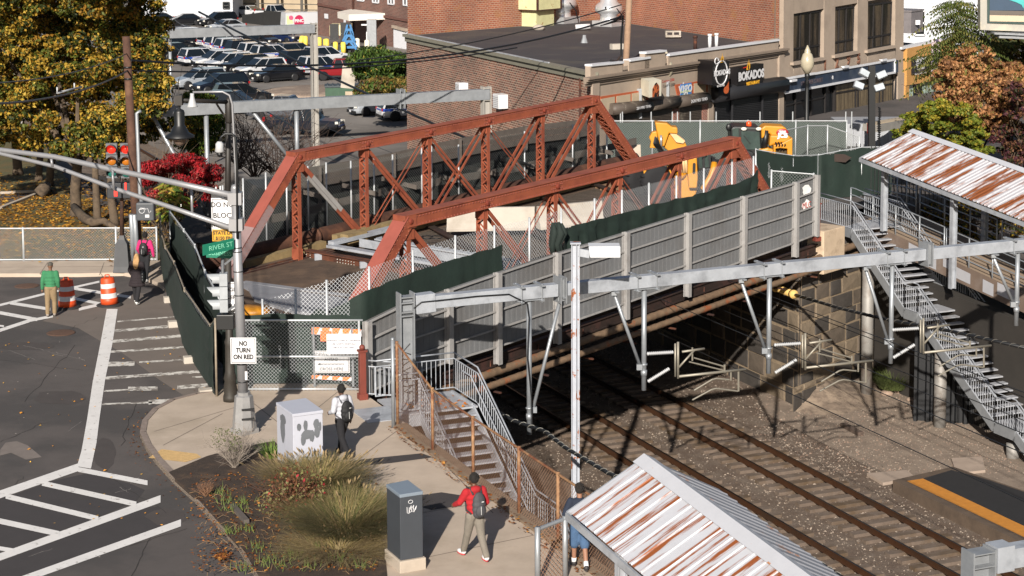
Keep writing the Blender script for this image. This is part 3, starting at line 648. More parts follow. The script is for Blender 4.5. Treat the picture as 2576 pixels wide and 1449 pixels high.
for i in range(len(topl)-1):
    a,b=hp(*topl[i]),hp(*topl[i+1]); a,b=a-V(0,0,.8)-V(TN.x,TN.y,0)*.1,b-V(0,0,.8)-V(TN.x,TN.y,0)*.1; mb.quad(a-V(0,0,3.2),b-V(0,0,3.2),b,a)
mb.build('black_sheeting',mat('black_cloth','#0d0f11',.8,0,.3,1.5,.2,5),root)
# ------------------------------------------------------------ grey panel wall on the near side
NW=[(915,811,1003),(1000,770,0),(1120,730,0),(1243,688,903),(1393,638,844),(1566,586,800),(1722,538,725),(1863,496,659),(1994,460,627),(2046,442,577)]
pan=mat('grey_panel','#666769',.75,0,.12,1.2,.1,20,col2='#5a5755',sc2=.4,thr=(.5,.75)); fr=mat('wall_frame_paint','#8c8a89',.7,0,.1,2,col2='#6f6a67',sc2=1.4,thr=(.55,.75))
root=thing('noise_wall',tuple(B(2,14.4,0)),'long grey panel wall with pale posts along the near side of the bridge','wall')
NWP=(B(0,14.4),B(10,14.4)); T_=[W(x,y,*NWP) for x,y,_ in NW]; hh=[1.98,2.05,2.1,2.22,2.3,2.3,2.3,2.26,2.2,2.2]
bot=[Vector((p.x,p.y,p.z-h)) for p,h in zip(T_,hh)]
Nv=V(TN.x,TN.y,0)
for i in range(len(T_)-1):
    mb=MB(); a,b,c,d=bot[i],bot[i+1],T_[i+1],T_[i]
    n=max(4,int((b-a).length/.11)); 
    for k in range(n):
        t0,t1=k/n,(k+1)/n; o=Nv*(.008 if k%2 else 0)
        mb.quad(a.lerp(b,t0)+o,a.lerp(b,t1)+o,d.lerp(c,t1)+o,d.lerp(c,t0)+o)
        if k<n-1: mb.quad(a.lerp(b,t1)+o,a.lerp(b,t1)+Nv*(0 if k%2 else .008),d.lerp(c,t1)+Nv*(0 if k%2 else .008),d.lerp(c,t1)+o)
    mb.quad(b-Nv*.05,a-Nv*.05,d-Nv*.05,c-Nv*.05)
    mb.build('panel',pan,root)
    mb=MB()
    for f in (0.02,.26,.5,.74,.985): mb.beam(a.lerp(d,f)+Nv*.06,b.lerp(c,f)+Nv*.06,.055,.045)
    mb.build('rail',fr,root)
for i,(p,q) in enumerate(zip(T_,bot)):
    lo_=q.z-(.45 if 2<i<9 else 0); mb=MB(); rz=math.atan2(TT.y,TT.x)
    w_=.2; a,b=V(p.x,p.y,lo_)+Nv*.13,V(p.x,p.y,p.z+.04)+Nv*.13
    mb.box((a+b)/2,(.03,.18,b.z-a.z),rz=rz); mb.box((a+b)/2+Nv*.09,(.17,.03,b.z-a.z),rz=rz); mb.box((a+b)/2-Nv*.09,(.17,.03,b.z-a.z),rz=rz)
    mb.build('post',fr,root)
mb=MB(); a=T_[-2].lerp(T_[-1],.62)-V(0,0,.42)+Nv*.035; 
for k,(z0,h) in enumerate(((0.02,.19),(-.55,.2))):
    rr=random.Random(k); cc=a+V(0,0,z0); pts=[cc+V(TT.x,TT.y,0)*(.27*(1+.3*rr.uniform(-1,1))*math.cos(t*.52))+V(0,0,h*(1+.25*rr.uniform(-1,1))*math.sin(t*.52)) for t in range(12)]; mb.poly(pts)
mb.build('white_paint_patch',mat('patch_white','#e3e2e0',.7),root)
text('red_scrawl','MLC',.3,mat('scrawl_red','#a33a32',.7),root,a-V(0,0,.55)+Nv*.02,(TT.x,TT.y,0))
# steel and pipes under the wall
root=thing('under_bridge_pipes',tuple(B(4,13.5,-1)),'bundle of rusty lagged pipes slung under the near edge of the bridge','pipes')
lag=mat('lagged_pipe','#66523f',.85,0,.3,4,.3,20,col2='#7a4526',sc2=1.6,thr=(.55,.62))
for c,dz,r_p in ((14.25,-.52,.12),(14.35,-.85,.1),(13.6,-.8,.12),(13.2,-.5,.1)):
    mb=MB(); P=[]; rr=[]
    n=150
    for k in range(n): s=-12+k*.2; P.append(B(s,c,Bz(s)+dz)); rr.append(r_p*(1.12 if k%2 else 1))
    mb.path(P,rr,8); mb.build('pipe',lag,root)
mb=MB()
for s in np.arange(-10,16,2.2): 
    mb.tube(B(s,14.1,Bz(s)-.2),B(s,14.1,Bz(s)-1.15),.02); mb.beam(B(s,13.4,Bz(s)-1.1),B(s,14.5,Bz(s)-1.1),.06,.05); mb.build('hanger',MATS['rusty_steel'],root); mb=MB()
mb=MB(); mb.hbeam(B(-10.5,14.05,Bz(-12)-.2),B(13,14.05,Bz(13)-.2),.2,.35,.04); mb.hbeam(B(-10,12.9,Bz(-11)-.5),B(12,12.9,Bz(12)-.5),.3,.9,.05)
mb.build('edge_girder',MATS['girder_rust'],root)
# concrete barriers and plates on the deck
bar=mat('barrier_concrete','#a79f95',.85,0,.07,1.5,.05,30,col2='#8f867b',sc2=.6,thr=(.5,.7))
def barrier(a,b,label):
    d=(b-a).normalized(); n_=V(-d.y,d.x,0); prof=[(-.3,0),(-.3,.1),(-.18,.3),(-.09,.86),(.09,.86),(.18,.3),(.3,.1),(.3,0)]
    mb=MB(); A=[a+n_*x+V(0,0,z) for x,z in prof]; Q=[b+n_*x+V(0,0,z) for x,z in prof]; n=8
    mb.add(A+Q,[(i,(i+1)%n,n+(i+1)%n,n+i) for i in range(n)]+[tuple(range(n-1,-1,-1)),tuple(range(n,2*n))]); o=mb.build('concrete_barrier',bar,bevel=.01); return tag(o,label,'barrier','pale concrete barriers on the deck')
z_=.62; a=G(1125,580,z_); b=G(1345,576,z_+.1); barrier(a,b,'pale concrete road barrier on the deck, the left one of the two')
a=G(1352,576,z_+.1); b=G(1512,560,z_+.15); barrier(a,b,'pale concrete road barrier on the deck, the right one of the two')
# steel plates and blue-grey ramp piece at the left end
mb=MB(); z_=.06
P=[G(615,711,z_),G(950,762,z_),G(920,800,z_-.1),G(820,800,z_-.1),G(740,790,z_-.1),G(640,760,z_-.1)]; mb.prism([(p.x,p.y) for p in P],-.12,.06)
mb.beam(G(612,712,0),G(945,756,0),.3,.12); mb.beam(G(612,716,0),G(720,780,-.1),.45,.1); mb.beam(G(700,690,-.4),G(930,742,-.4),.3,.2)
tag(mb.build('steel_plate',mat('grey_blue_plate','#7f8085',.6,.1,.12,1.5,.1,20)),'blue grey steel plates at the left end of the bridge behind the gate','steel plate')
mb=MB(); c=G(640,788,.1); mb.lathe([(.05,0),(.5,.0),(.55,.1),(.45,.22),(.1,.24)],c,16); tag(mb.build('orange_tub',mat('orange_plastic','#a87018',.5)),'flat orange yellow tub behind the fence at the left end of the bridge','tub')
# ============================================================ CATENARY STRUCTURES
def xb(o,t,z): p=o+WV*t; return Vector((p.x,p.y,z))      # along a portal beam
def portal_clamp(mb,o,t,z): 
    for dt in (-.3,.3):
        mb.beam(xb(o,t+dt,z+.2)-V(U.x,U.y,0)*.3,xb(o,t+dt,z+.2)+V(U.x,U.y,0)*.3,.09,.05); mb.beam(xb(o,t+dt,z-.22)-V(U.x,U.y,0)*.27,xb(o,t+dt,z-.22)+V(U.x,U.y,0)*.27,.09,.03)
        for e in (-.2,.2): mb.tube(xb(o,t+dt,z-.28)+V(U.x,U.y,0)*e,xb(o,t+dt,z+.24)+V(U.x,U.y,0)*e,.015,n=5)
# near portal
O1=Vector((-2.75,49.9)); BZ=2.62
root=thing('catenary_portal',(O1.x,O1.y,BZ),'near galvanised overhead beam crossing in front of the grey wall and both stairs','overhead beam','galvanised overhead portals')
mb=MB(); mb.beam(xb(O1,.15,BZ),xb(O1,4.3,BZ),.3,.34); mb.beam(xb(O1,4.55,BZ),xb(O1,16.4,BZ),.3,.34); mb.beam(xb(O1,16.6,BZ),xb(O1,22,BZ),.3,.34)
mb.beam(xb(O1,.15,BZ-.02),xb(O1,.7,BZ),.34,.5); mb.build('beam',galv,root,bevel=.01)
mb=MB()
for t in (4.42,16.5):
    for e in (-.08,.08): mb.beam(xb(O1,t+e,BZ-.36),xb(O1,t+e,BZ+.36),.5,.03,up=(WV.x,WV.y,0))
    mb.beam(xb(O1,t,BZ-.3),xb(O1,t,BZ+.3),.36,.1,up=(WV.x,WV.y,0)); mb.build('splice_plate',galvd,root); mb=MB()
col=MB(); 
for e in (-.19,.19): col.beam(xb(O1,-.1+e,-5.4),xb(O1,-.1+e,BZ+.32),.34,.03,up=(WV.x,WV.y,0))
col.beam(xb(O1,-.1,-5.4),xb(O1,-.1,BZ+.2),.03,.36,up=(WV.x,WV.y,0))
for z in (BZ+.2,BZ+.05,BZ-.2,BZ-.3): col.box(xb(O1,-.1,z),(.36,.3,.03),rz=math.atan2(WV.y,WV.x))
cc=col.build('column',galvd,root)
# scrawl painted on the column
mb=MB(); o_=xb(O1,-.09,0)-V(0,0,0)+V(U.x,U.y,0)*.03
for L_ in (((.1,1.55),(-.1,1.35),(.12,1.25)),((-.12,1.15),(.12,1.1),(-.1,.98)),((.1,.9),(-.1,.82),(.1,.74)),((-.12,.62),(.12,.6)),((.0,.7),(.0,.5)),((-.1,.42),(.1,.36),(-.08,.26),(.1,.2))):
    mb.path([o_+V(WV.x,WV.y,0)*x+V(0,0,z) for x,z in L_],.014,4)
mb.build('black_scrawl',blk,cc)
for px in (1330,1620,1935,2243,2558):
    p=W(px,700,O1,O1+WV); t=(Vector((p.x,p.y))-O1).dot(WV); mb=MB(); zb_={1330:-1.35,1620:-.5,1935:-.45,2243:-.6,2558:.1}[px]
    mb.tube(xb(O1,t,BZ-.2),xb(O1,t,zb_),.072,n=12); mb.beam(xb(O1,t-.4,BZ-.2),xb(O1,t+.4,BZ-.2),.3,.03); mb.tube(xb(O1,t,zb_+.42),xb(O1,t,zb_+.58),.09,n=12); mb.tube(xb(O1,t,zb_+.72),xb(O1,t,zb_+.76),.1,n=12)
    portal_clamp(mb,O1,t,BZ); mb.build('drop_tube',pipe,root)
    sg=1 if px==1330 else -1; mb=MB(); e=xb(O1,t+sg*.95,BZ-.25); mb.tube(e,xb(O1,t+sg*.1,zb_+.65),.05,n=8); mb.box(e,(.14,.3,.1)); mb.box(xb(O1,t+sg*.14,zb_+.68),(.16,.12,.16)); mb.beam(e+V(0,0,.05)-V(U.x,U.y,0)*.25,e+V(0,0,.05)+V(U.x,U.y,0)*.25,.1,.04); mb.build('brace',pipe,root)
mb=MB(); P=[W(x,y,O1+U*.2,O1+U*.2+WV) for x,y in ((1040,775),(1060,760),(1100,756),(1200,745),(1280,740),(1295,748),(1325,762),(1330,800),(1326,900),(1336,1000),(1338,1080))]; mb.path(P,.018,5); mb.build('black_cable',blk,root)
# cantilever arms with insulators
insul=mat('insulator_white','#a8a9ab',.35,0,.05)
def cantilever(tx,ty,dx,label):
    pl_=(O1+U*.1,O1+U*.1+WV); Q=lambda x,y: W(x,y,*pl_)
    root=thing('overhead_cantilever',tuple(Q(tx,ty)),label,'overhead cantilever','cantilevers hanging from the near beam')
    def q(x,y): return Q(tx+x,ty+y)
    mb=MB(); mb.tube(q(0,-12),q(0,80),.035,n=8); mb.tube(q(-7,-8),q(-7,75),.03,n=8); mb.tube(q(10,13),q(66,5),.035,n=8); mb.tube(q(2,52),q(40,10),.03,n=8)
    mb.tube(q(2,75),q(170,57),.04,n=8); mb.tube(q(28,38),q(116,60),.022,n=6); mb.tube(q(40,28),q(116,50),.022,n=6); mb.tube(q(117,45),q(117,66),.03,n=6); mb.path([q(40,110),q(85,83),q(96,80),q(128,83)],.024,6); mb.path([q(36,134),q(84,108),q(96,105),q(150,112)],.024,6)
    mb.tube(q(133,62),q(133,85),.025,n=6); mb.tube(q(152,62),q(152,112),.03,n=6); mb.tube(q(36,2),q(36,35),.025,n=6)
    mb.build('arm_tube',mat('cantilever_tube','#8a8478',.5,.4,.1),root)
    for (a,b) in (((-78,18),(-12,14)),((-76,88),(-22,55))):
        A_,B_=q(*a),q(*b); d=B_-A_; n=14; pts=[];rs=[]
        for k in range(n*2+1): pts.append(A_+d*(k/(2*n))); rs.append(.06 if k%2 else .026)
        mb=MB(); mb.path(pts,rs,9); mb.build('insulator',insul,root)
cantilever(1705,872,0,'white insulated overhead wire arm over the left track, in front of the bridge shadow')
cantilever(2025,850,0,'white insulated overhead wire arm in front of the granite abutment')
cantilever(2322,812,0,'white insulated overhead wire arm in front of the right stairs')
# far portals
def farportal(o,z,t0,t1,drops,label,poles,px,wd):
    root=thing('catenary_portal',(o.x,o.y,z),label,'overhead beam','galvanised overhead portals')
    mb=MB(); mb.beam(xb(o,t0,z),xb(o,t1,z),wd,wd+.04)
    for t in px:
        for e in (-.1,.1): mb.beam(xb(o,t+e,z-.42),xb(o,t+e,z+.42),.5,.05,up=(WV.x,WV.y,0))
    mb.build('beam',galvd,root)
    for t in poles:
        mb=MB(); 
        for e in (-.17,.17): mb.beam(xb(o,t+e,-5.4),xb(o,t+e,z+.35),.38,.04,up=(WV.x,WV.y,0))
        mb.beam(xb(o,t,-5.4),xb(o,t,z+.3),.08,.3,up=(WV.x,WV.y,0)); 
        for zz in (z+.28,z+.1,z-.25): mb.box(xb(o,t,zz),(.36,.36,.05),rz=math.atan2(WV.y,WV.x))
        mb.build('column',mat('pole_concrete','#9a9690',.8,.1,.1,2),root)
    for t,zb_,br in drops:
        mb=MB(); mb.tube(xb(o,t,z-.2),xb(o,t,zb_),.1,n=10); mb.build('drop_tube',pipe,root)
        if br: mb=MB(); mb.tube(xb(o,t+br,z-.25),xb(o,t,zb_+.5),.08,n=8); mb.build('brace',pipe,root)
O2=Vector((-1.15,84.1))
farportal(O2,4.45,-15.5,.1,[(-12.6,-.6,-2.2),(-8.7,1.2,-1.9)],'middle galvanised overhead beam above the far truss, ending beside the brick wall',[0],[-4.0],.42)
O3=Vector((-12.2,118))
farportal(O3,4.85,-18,0,[(-9.0,-.8,0)],'farthest galvanised overhead beam crossing above the parked cars',[0,-18],[-9.2],.5)
# lamp post standing between the left stairs and the tracks
p=D(1447,900,50.0); root=thing('lamp_post',(p.x,50,-5.4),'tall rust spotted steel post with a box lamp, left of the tracks','lamp post')
mb=MB(); zt=D(1447,612,50).z
for e in (-.1,.1): mb.beam(V(p.x+e,50,-5.4),V(p.x+e,50,zt),.2,.02,up=(1,0,0))
mb.beam(V(p.x,50,-5.4),V(p.x,50,zt),.03,.2,up=(1,0,0)); mb.beam(V(p.x+.02,49.93,-5.4),V(p.x+.02,49.93,zt),.012,.17,up=(0,1,0)); mb.box((p.x,50,zt+.01),(.28,.28,.03)); mb.build('post',galvw,root)
a,b=D(1455,625,50),D(1478,630,50); mb=MB(); mb.beam(a+V(0,0,-.1),b+V(0.05,0,-.1),.1,.2); mb.build('arm',galv,root)
a,b=D(1478,612,50),D(1560,612,50.3); mb=MB(); c0=(a+b)/2+V(0,0,-.18); mb.add([c0+V(x*.42,y*.28,z) for x,y,z in ((-.9,-1,-.16),(1,-1,-.16),(1,1,-.16),(-.9,1,-.16),(-1,-1,.14),(1,-1,.14),(1,1,.14),(-1,1,.14))],[(3,2,1,0),(4,5,6,7),(0,1,5,4),(1,2,6,5),(2,3,7,6),(3,0,4,7)]); mb.build('lamp_box',mat('lamp_box_grey','#c9cbcf',.5,.1,.05),root,bevel=.02)
# overhead wires and feeder cables
def wire(name,pts,r,label,m=blk,cat='cable',group=None,n=6):
    mb=MB(); mb.path(pts,r,n); return tag(mb.build(name,m),label,cat,group)
def sag(a,b,s,n=14): return [a.lerp(b,k/n)-V(0,0,s*4*(k/n)*(1-k/n)) for k in range(n+1)]
for c0,zz,lb in ((-.75,-.9,'contact wire over the right track'),(-.6,.15,'messenger wire over the right track'),(-4.3,-.9,'contact wire over the left track'),(-4.2,.2,'messenger wire over the left track')):
    wire('overhead_wire',[T(s,c0,zz) for s in (-60,-30,0,20,40)],.013,lb,cat='wire',group='overhead wires')
for c0,zz,lb in ((2.3,-1.9,'thin wire beside the abutment, the lower of two'),(2.5,-1.3,'thin wire beside the abutment, the upper of two')):
    wire('overhead_wire',[T(s,c0,zz) for s in (-20,0,20,40)],.014,lb,cat='wire',group='overhead wires')
# wrapped feeder cable left of the left track
def wrapped(pts,r,label,m1,m2,name='feeder_cable'):
    root=thing(name,tuple(pts[0]),label,'cable'); mb=MB(); mb.path(pts,r,8); mb.build('cable_core',m1,root)
    mb=MB(); P=[]; tot=0
    for i in range(len(pts)-1):
        d=pts[i+1]-pts[i]; L_=d.length; n=int(L_/.05); 
        for k in range(n):
            q=pts[i]+d*(k/n); a=(tot+k*.05)/.38*6.28; x=d.cross(V(0,0,1)).normalized(); y=x.cross(d.normalized()); P.append(q+(x*math.cos(a)+y*math.sin(a))*r*1.15)
        tot+=L_
    mb.path(P,.009,4); mb.build('spiral_wrap',m2,root)
pa=G(1200,1010,-1.8); c_=[D(1213,1012,50.5),D(1290,1058,49.8),D(1370,1085,48.6),D(1420,1125,47),D(1530,1190,44.6),D(1700,1262,41.5),D(1925,1335,38.5),D(2050,1410,36.5),D(2130,1462,35)]
wrapped(c_,.05,'black feeder cable with white spiral wrap strung left of the tracks',blk,mat('wrap_white','#77756f',.6))
c2=[D(2180,712,66),D(2300,765,63),D(2440,800,60),D(2600,835,57)]
c2=[D(1900,705,70.5),D(2000,742,67.5),D(2110,775,65),D(2220,802,62.5),D(2400,835,59.5),D(2600,880,56.5)]
wrapped(c2[1:],.055,'black feeder cable running from the yellow sleeve across the right stairs',blk,mat('wrap_grey','#5a5650',.6))
mb=MB(); a,b=c2[0],c2[1]; mb.path([a,a.lerp(b,.5),b],.13,10); 
for k in (.1,.5,.95): mb.path([a.lerp(b,k-.03),a.lerp(b,k+.03)],.16,10)
tag(mb.build('cable_sleeve',mat('sleeve_yellow','#c6a360',.7,0,.15,4)),'yellow sleeve around the cable where it leaves the abutment','cable sleeve')
# ============================================================ FENCES AND SCREENS
postm=mat('fence_post','#b3b6b9',.5,.35,.1)
def fence(name,pts,hs,label,cat='fence',m=chain,pm=postm,pr=.03,step=None,top=True,midrail=False,group=None,net=True,bot=False,postz=None):
    root=thing(name,tuple(pts[0]),label,cat,group); mb=MB()
    if net:
        for i in range(len(pts)-1):
            a,b=pts[i],pts[i+1]; mb.quad(a,b,b+V(0,0,hs[i+1]),a+V(0,0,hs[i]))
        mb.build('mesh_panel',m,root)
    for i,p in enumerate(pts):
        mb=MB(); mb.tube(p-V(0,0,.05),p+V(0,0,hs[i]+.05),pr*1.15,n=8); mb.build('post',pm,root)
    if top:
        mb=MB()
        for i in range(len(pts)-1): mb.tube(pts[i]+V(0,0,hs[i]),pts[i+1]+V(0,0,hs[i+1]),pr*.8,n=6)
        mb.build('top_rail',pm,root)
    if midrail:
        mb=MB()
        for i in range(len(pts)-1): mb.tube(pts[i]+V(0,0,hs[i]*.5),pts[i+1]+V(0,0,hs[i+1]*.5),pr*.8,n=6)
        mb.build('mid_rail',pm,root)
    if bot:
        mb=MB()
        for i in range(len(pts)-1): mb.tube(pts[i]+V(0,0,.06),pts[i+1]+V(0,0,.06),pr*.8,n=6)
        mb.build('bottom_rail',pm,root)
    return root
# park fence
pk=[G(x,657.5-.004*x,SZ) for x in (-190,-75,60,293,395)]
fence('park_fence',pk,[1.22]*5,'low chain link fence along the leaf covered park lawn',midrail=False,bot=True,m=chainf)
# cloth: wavy screens
def cloth(name,tops,bots,mt,label,seed=0,parent=None,amp=.05,nrm=None,nz=8,sub=6):
    rd=random.Random(seed); mb=MB(); cols=[]
    N_=(len(tops)-1)*sub
    for i in range(N_+1):
        k=min(len(tops)-2,i//sub); f=i/sub-k; t=tops[k].lerp(tops[k+1],f); b=bots[k].lerp(bots[k+1],f)
        t=t-V(0,0,.06*abs(math.sin(f*math.pi))*rd.random()); d=(bots[k+1]-bots[k]).normalized(); n_=V(-d.y,d.x,0) if nrm is None else nrm
        ph=rd.uniform(-1,1); cols.append([t.lerp(b,j/nz)+n_*amp*(ph*math.sin(math.pi*j/nz)+.35*rd.uniform(-1,1)) for j in range(nz+1)])
    vs=[v for c in cols for v in c]; n=nz+1; fs=[(i*n+j,(i+1)*n+j,(i+1)*n+j+1,i*n+j+1) for i in range(N_) for j in range(nz)]
    sm=mb.smooth; mb.smooth=True; mb.add(vs,fs); o=mb.build(name,mt,parent)
    if parent is None: tag(o,label,'screen')
    return o
# roadside screened panels
def C6(x,y): return (x*.3554,343.3+y*.3554)
og=[G(405,640,-.05),G(410,690,RZ),G(418,728,RZ),G(441,795,RZ),G(467,880,RZ),G(532,980,RZ),G(545,997,0)]
ot=[C6(1112,548),C6(1150,690),C6(1178,770),C6(1232,880),C6(1300,1070),C6(1465,1330),C6(1505,1290)]
oh=[]
def hgt(p,py):
    lo,hi=-6,13
    for _ in range(40):
        m=(lo+hi)/2; v=Vector((p.x,p.y,m-CAMZ)); ct,st=math.cos(TH),math.sin(TH); Y=v.y*ct-v.z*st; Z=v.y*st+v.z*ct; y=CY-F_PX*Z/Y
        if y>py: lo=m
        else: hi=m
    return lo
for p,t in zip(og,ot): oh.append(max(1.2,min(2.3,hgt(p,t[1])-p.z)))
r1=fence('screened_fence',og,oh,'outer row of leaning fence panels with dark green cloth beside the crosswalk',pm=mat('rusty_fence_tube','#8a7f70',.6,.3,.2,5),pr=.028)
cloth('green_cloth',[p+V(-.04,-.05,h-.03) for p,h in zip(og,oh)],[p+V(-.04,-.05,.05) for p in og],screen,'',1,r1,.06)
ig=[G(x,y,1.8) for x,y in ((427,532),(462,578),(490,617),(515,681),(550,745),(600,800))]; ig=[V(p.x,p.y,-.1) for p in ig]
r2=fence('screened_fence',ig,[1.9]*6,'inner row of fence panels with dark green cloth behind the crosswalk screens')
cloth('green_cloth',[p+V(-.04,-.05,1.85) for p in ig],[p+V(-.04,-.05,.05) for p in ig],screen,'',2,r2,.06)
for x,y,lb in ((440,822,'small pale concrete block at the foot of the outer screen, the farthest'),(428,760,'small pale concrete block at the edge of the crosswalk near the black coat'),(480,912,'small pinkish concrete block under the outer screen, the middle one'),(520,995,'pale concrete kerb block where the screens meet the pavement')):
    p=G(x,y,RZ); mb=MB(); mb.box(p+V(0,0,.09),(.42,.28,.2),rz=.3); tag(mb.build('concrete_block',bar,bevel=.02),lb,'concrete block')
# gate with mesh
ga,gb=G(618,983,0),G(905,983,0); gp_=[ga,ga.lerp(gb,.55),gb]
gate=thing('mesh_gate',tuple(ga),'chain link gate across the closed pavement, between the silver pole and the red post','gate')
mb=MB(); mb.quad(ga,gb,gb+V(0,0,1.95),ga+V(0,0,1.95)); mb.build('mesh_panel',chainf,gate)
mb=MB()
for z in (.05,.95,1.95): mb.tube(ga+V(0,0,z),gb+V(0.1 if z>1 else 0,0,z),.028,n=8)
for p in (ga,gb): mb.tube(p,p+V(0,0,1.95),.028,n=8)
mb.build('gate_frame',postm,gate)
cloth('green_screen',[ga+V(-.7,.6,1.98),ga+V(.8,.62,2.0),gb+V(-.6,.6,1.98),gb+V(.0,.62,1.95)],[ga+V(-.7,.6,.05),ga+V(.8,.62,.05),gb+V(-.6,.6,.05),gb+V(.0,.62,.05)],screen,'dark green cloth hanging just behind the chain link gate',11,amp=.04)
# near side chain link with the green cloth
NP=(B(0,13.0),B(10,13.0)); np_=lambda x,y: W(x,y,*NP)
ct=[(615,905),(743,727),(821,704),(928,670),(1038,628),(1144.6,592),(1243,567),(1331,547),(1411,524),(1495,499),(1564,478),(1632,460),(1701,442),(1770,423),(1841,407),(1895,392.6)]
ct[0]=(660,752); tp=[np_(*p) for p in ct]
for i in range(3): tp[i]=D(*ct[i],52.3)
gr=[V(p.x,p.y,p.z-2.45) for p in tp]
rt=fence('chain_link_fence',gr,[2.4]*len(gr),'chain link fence above the green cloth on the near side of the bridge',midrail=False,top=False)
gt=[(600,800),(615,803.6),(700,790),(760,800),(800,775),(828,779),(913,731),(975,707),(1037.7,681),(1140,650),(1200,632),(1258,614)]
g3=[(D(p[0],p[1],51.9+(p[0]-600)*.003) if p[0]<900 else np_(*p)+V(TN.x,TN.y,0)*.06) for p in gt]
cloth('green_screen',g3,[V(p.x,p.y,-.2) for p in g3],screen,'dark green cloth on the near fence, the left part that ends at the gap',3,amp=.05)
gt=[(1404,574),(1440,563),(1493,549),(1560,533),(1632,511.6),(1690,498),(1749,485),(1800,468),(1870,449),(1898,424.5)]
g4=[np_(*p)+V(TN.x,TN.y,0)*.16 for p in gt]
cloth('green_screen',g4,[V(p.x,p.y,p.z-1.1) for p in g4],screen,'dark green cloth drooping on the near fence, the right part above the grey wall',4,amp=.1)
mb=MB(); 
for i in range(len(g4)-1): mb.tube(tp[min(8+i,15)]-V(0,0,.9),tp[min(9+i,15)]-V(0,0,.9),.025,n=6)
mb.build('mid_rail',postm,rt)
c0=np_(1390,600)+V(TN.x,TN.y,0)*.15; mb=MB(); rd=random.Random(3)
for k in range(9):
    o=V(rd.uniform(-.22,.22),rd.uniform(-.1,.1),0); mb.path([c0+o+V(0,0,.55-rd.random()*.1),c0+o*1.3+V(.05,0,.2),c0+o*.9+V(-.05,0,-.15),c0+o*1.2+V(0,0,-.55+rd.random()*.15)],[.05,.12,.1,.06],7)
tag(mb.build('rolled_cloth',mat('cloth_bundle','#15211d',.85,0,.2)),'gathered bundle of dark green cloth tied to the near fence','cloth')
# far side chain link with tall posts
FP=(B(0,-1.8),B(10,-1.8)); fp=lambda x,y: W(x,y,*FP)
ft=[(560,470),(611,452),(668,437),(720,428),(774,421),(820,412),(882,408),(940,398),(987,392),(1060,374),(1085,366),(1153,367),(1230,345),(1319,333),(1364,322),(1440,316),(1478,300),(1526,309)]
tt=[fp(*p) for p in ft]; g5=[V(p.x,p.y,p.z-2.5) for p in tt]
fence('chain_link_fence',g5,[2.5]*len(g5),'chain link fence with tall steel posts behind the far truss',top=False,m=chaing)
# small green notice on the far fence
a=fp(733,600); mb=MB(); a=fp(742,592)+V(TN.x,TN.y,0)*.05; mb.beam(a-V(TT.x,TT.y,0)*.3,a+V(TT.x,TT.y,0)*.3,.02,.62); o=tag(mb.build('notice_board',mat('notice_green','#3f5a4c',.6)),'small green notice with pale lines on the far chain link fence','notice')
mb=MB()
for k in range(6): mb.beam(a-V(TT.x,TT.y,0)*.22+V(TN.x,TN.y,0)*.02+V(0,0,.22-k*.09),a+V(TT.x,TT.y,0)*(.1+.1*((k*7)%3)/2)+V(TN.x,TN.y,0)*.02+V(0,0,.22-k*.09),.01,.02)
mb.build('faint_lines',mat('pale_green','#9fb3a5',.7),o)
# back fence with grey green cloth across the street
bf=[G(x,408,.3) for x in (1526,1640,1760,1880,2000,2128)]
rb=fence('screened_fence',bf,[2.0]*6,'long fence with dark grey green cloth across the street in front of the shops',pr=.03,m=chaing)
cloth('grey_cloth',[p+V(0,.06,1.95) for p in bf],[p+V(0,.06,.05) for p in bf],mat('grey_green_cloth','#39433f',.85,0,.12,1),'',6,rb,.03)
mb=MB()
for x,yt in ((1565,285),(1560,250),(1637,305),(1690,300),(1703,300),(1735,300),(1800,302),(1910,300),(1992,290),(2125,300),(2140,300)): 
    mb=MB(); p=G(x,405,.3); mb.tube(p,V(p.x,p.y,p.z+2.4),.03,n=6); mb.build('tall_post',postm,rb)
# right green screens
def C7(x,y): return (1802.5+x*.3537,283.3+y*.3537)
rg=[G(2057,507,.8),G(2100,500,.8),G(2160,494,.8),G(2235,486,.8)]; rgt=[(1990,410.6),(2050,393),(2167,375),(2300,372)]
rl=[Vector((11.3,73.6,.8)),Vector((14.0,76.2,.8)),Vector((17.6,78.6,.8)),Vector((21,80.5,.8))]
rg=[G(x,y,.8) for x,y in ((1900,470),(1995,488),(2057,503),(2110,498),(2165,493),(2240,487))]
ht=[max(1.6,min(3.4,hgt(p,y)-.8)) for p,y in zip(rg,(425,410,393,383,374,372))]
rr_=fence('screened_fence',rg,ht,'tall dark green screened fence behind the top of the right stairs',pr=.03)
cloth('green_cloth',[p+V(0,-.06,h) for p,h in zip(rg,ht)],[p+V(0,-.06,.02) for p in rg],screen,'',8,rr_,.05)
a=rg[2].lerp(rg[3],.9)+V(0,-.14,1.7); mb=MB(); mb.poly([a+V(-.5,0,-.14),a+V(.3,0,-.2),a+V(.55,0,.0),a+V(.25,0,.14),a+V(-.5,0,.16)]); mb.build('red_smear',mat('red_smear','#2e211b',.8),rr_)
# chain link joining the noise wall to the screens, free standing bits of fence
fence('chain_link_fence',[V(*T_[-1][:2],T_[-1].z-1.2),V(*np_(1940,430)[:2],np_(1940,430).z-1.3)],[1.25,1.3],'short chain link return above the right end of the grey wall',m=chaing)
fence('chain_link_fence',[G(x,y,.8) for x,y in ((1900,440),(1935,435),(1975,424),(2030,408),(2080,402),(2160,398))],[1.75,1.75,1.75,1.7,1.6,1.0],'chain link fence leading away beside the yellow telehandler on the right',m=chaing)
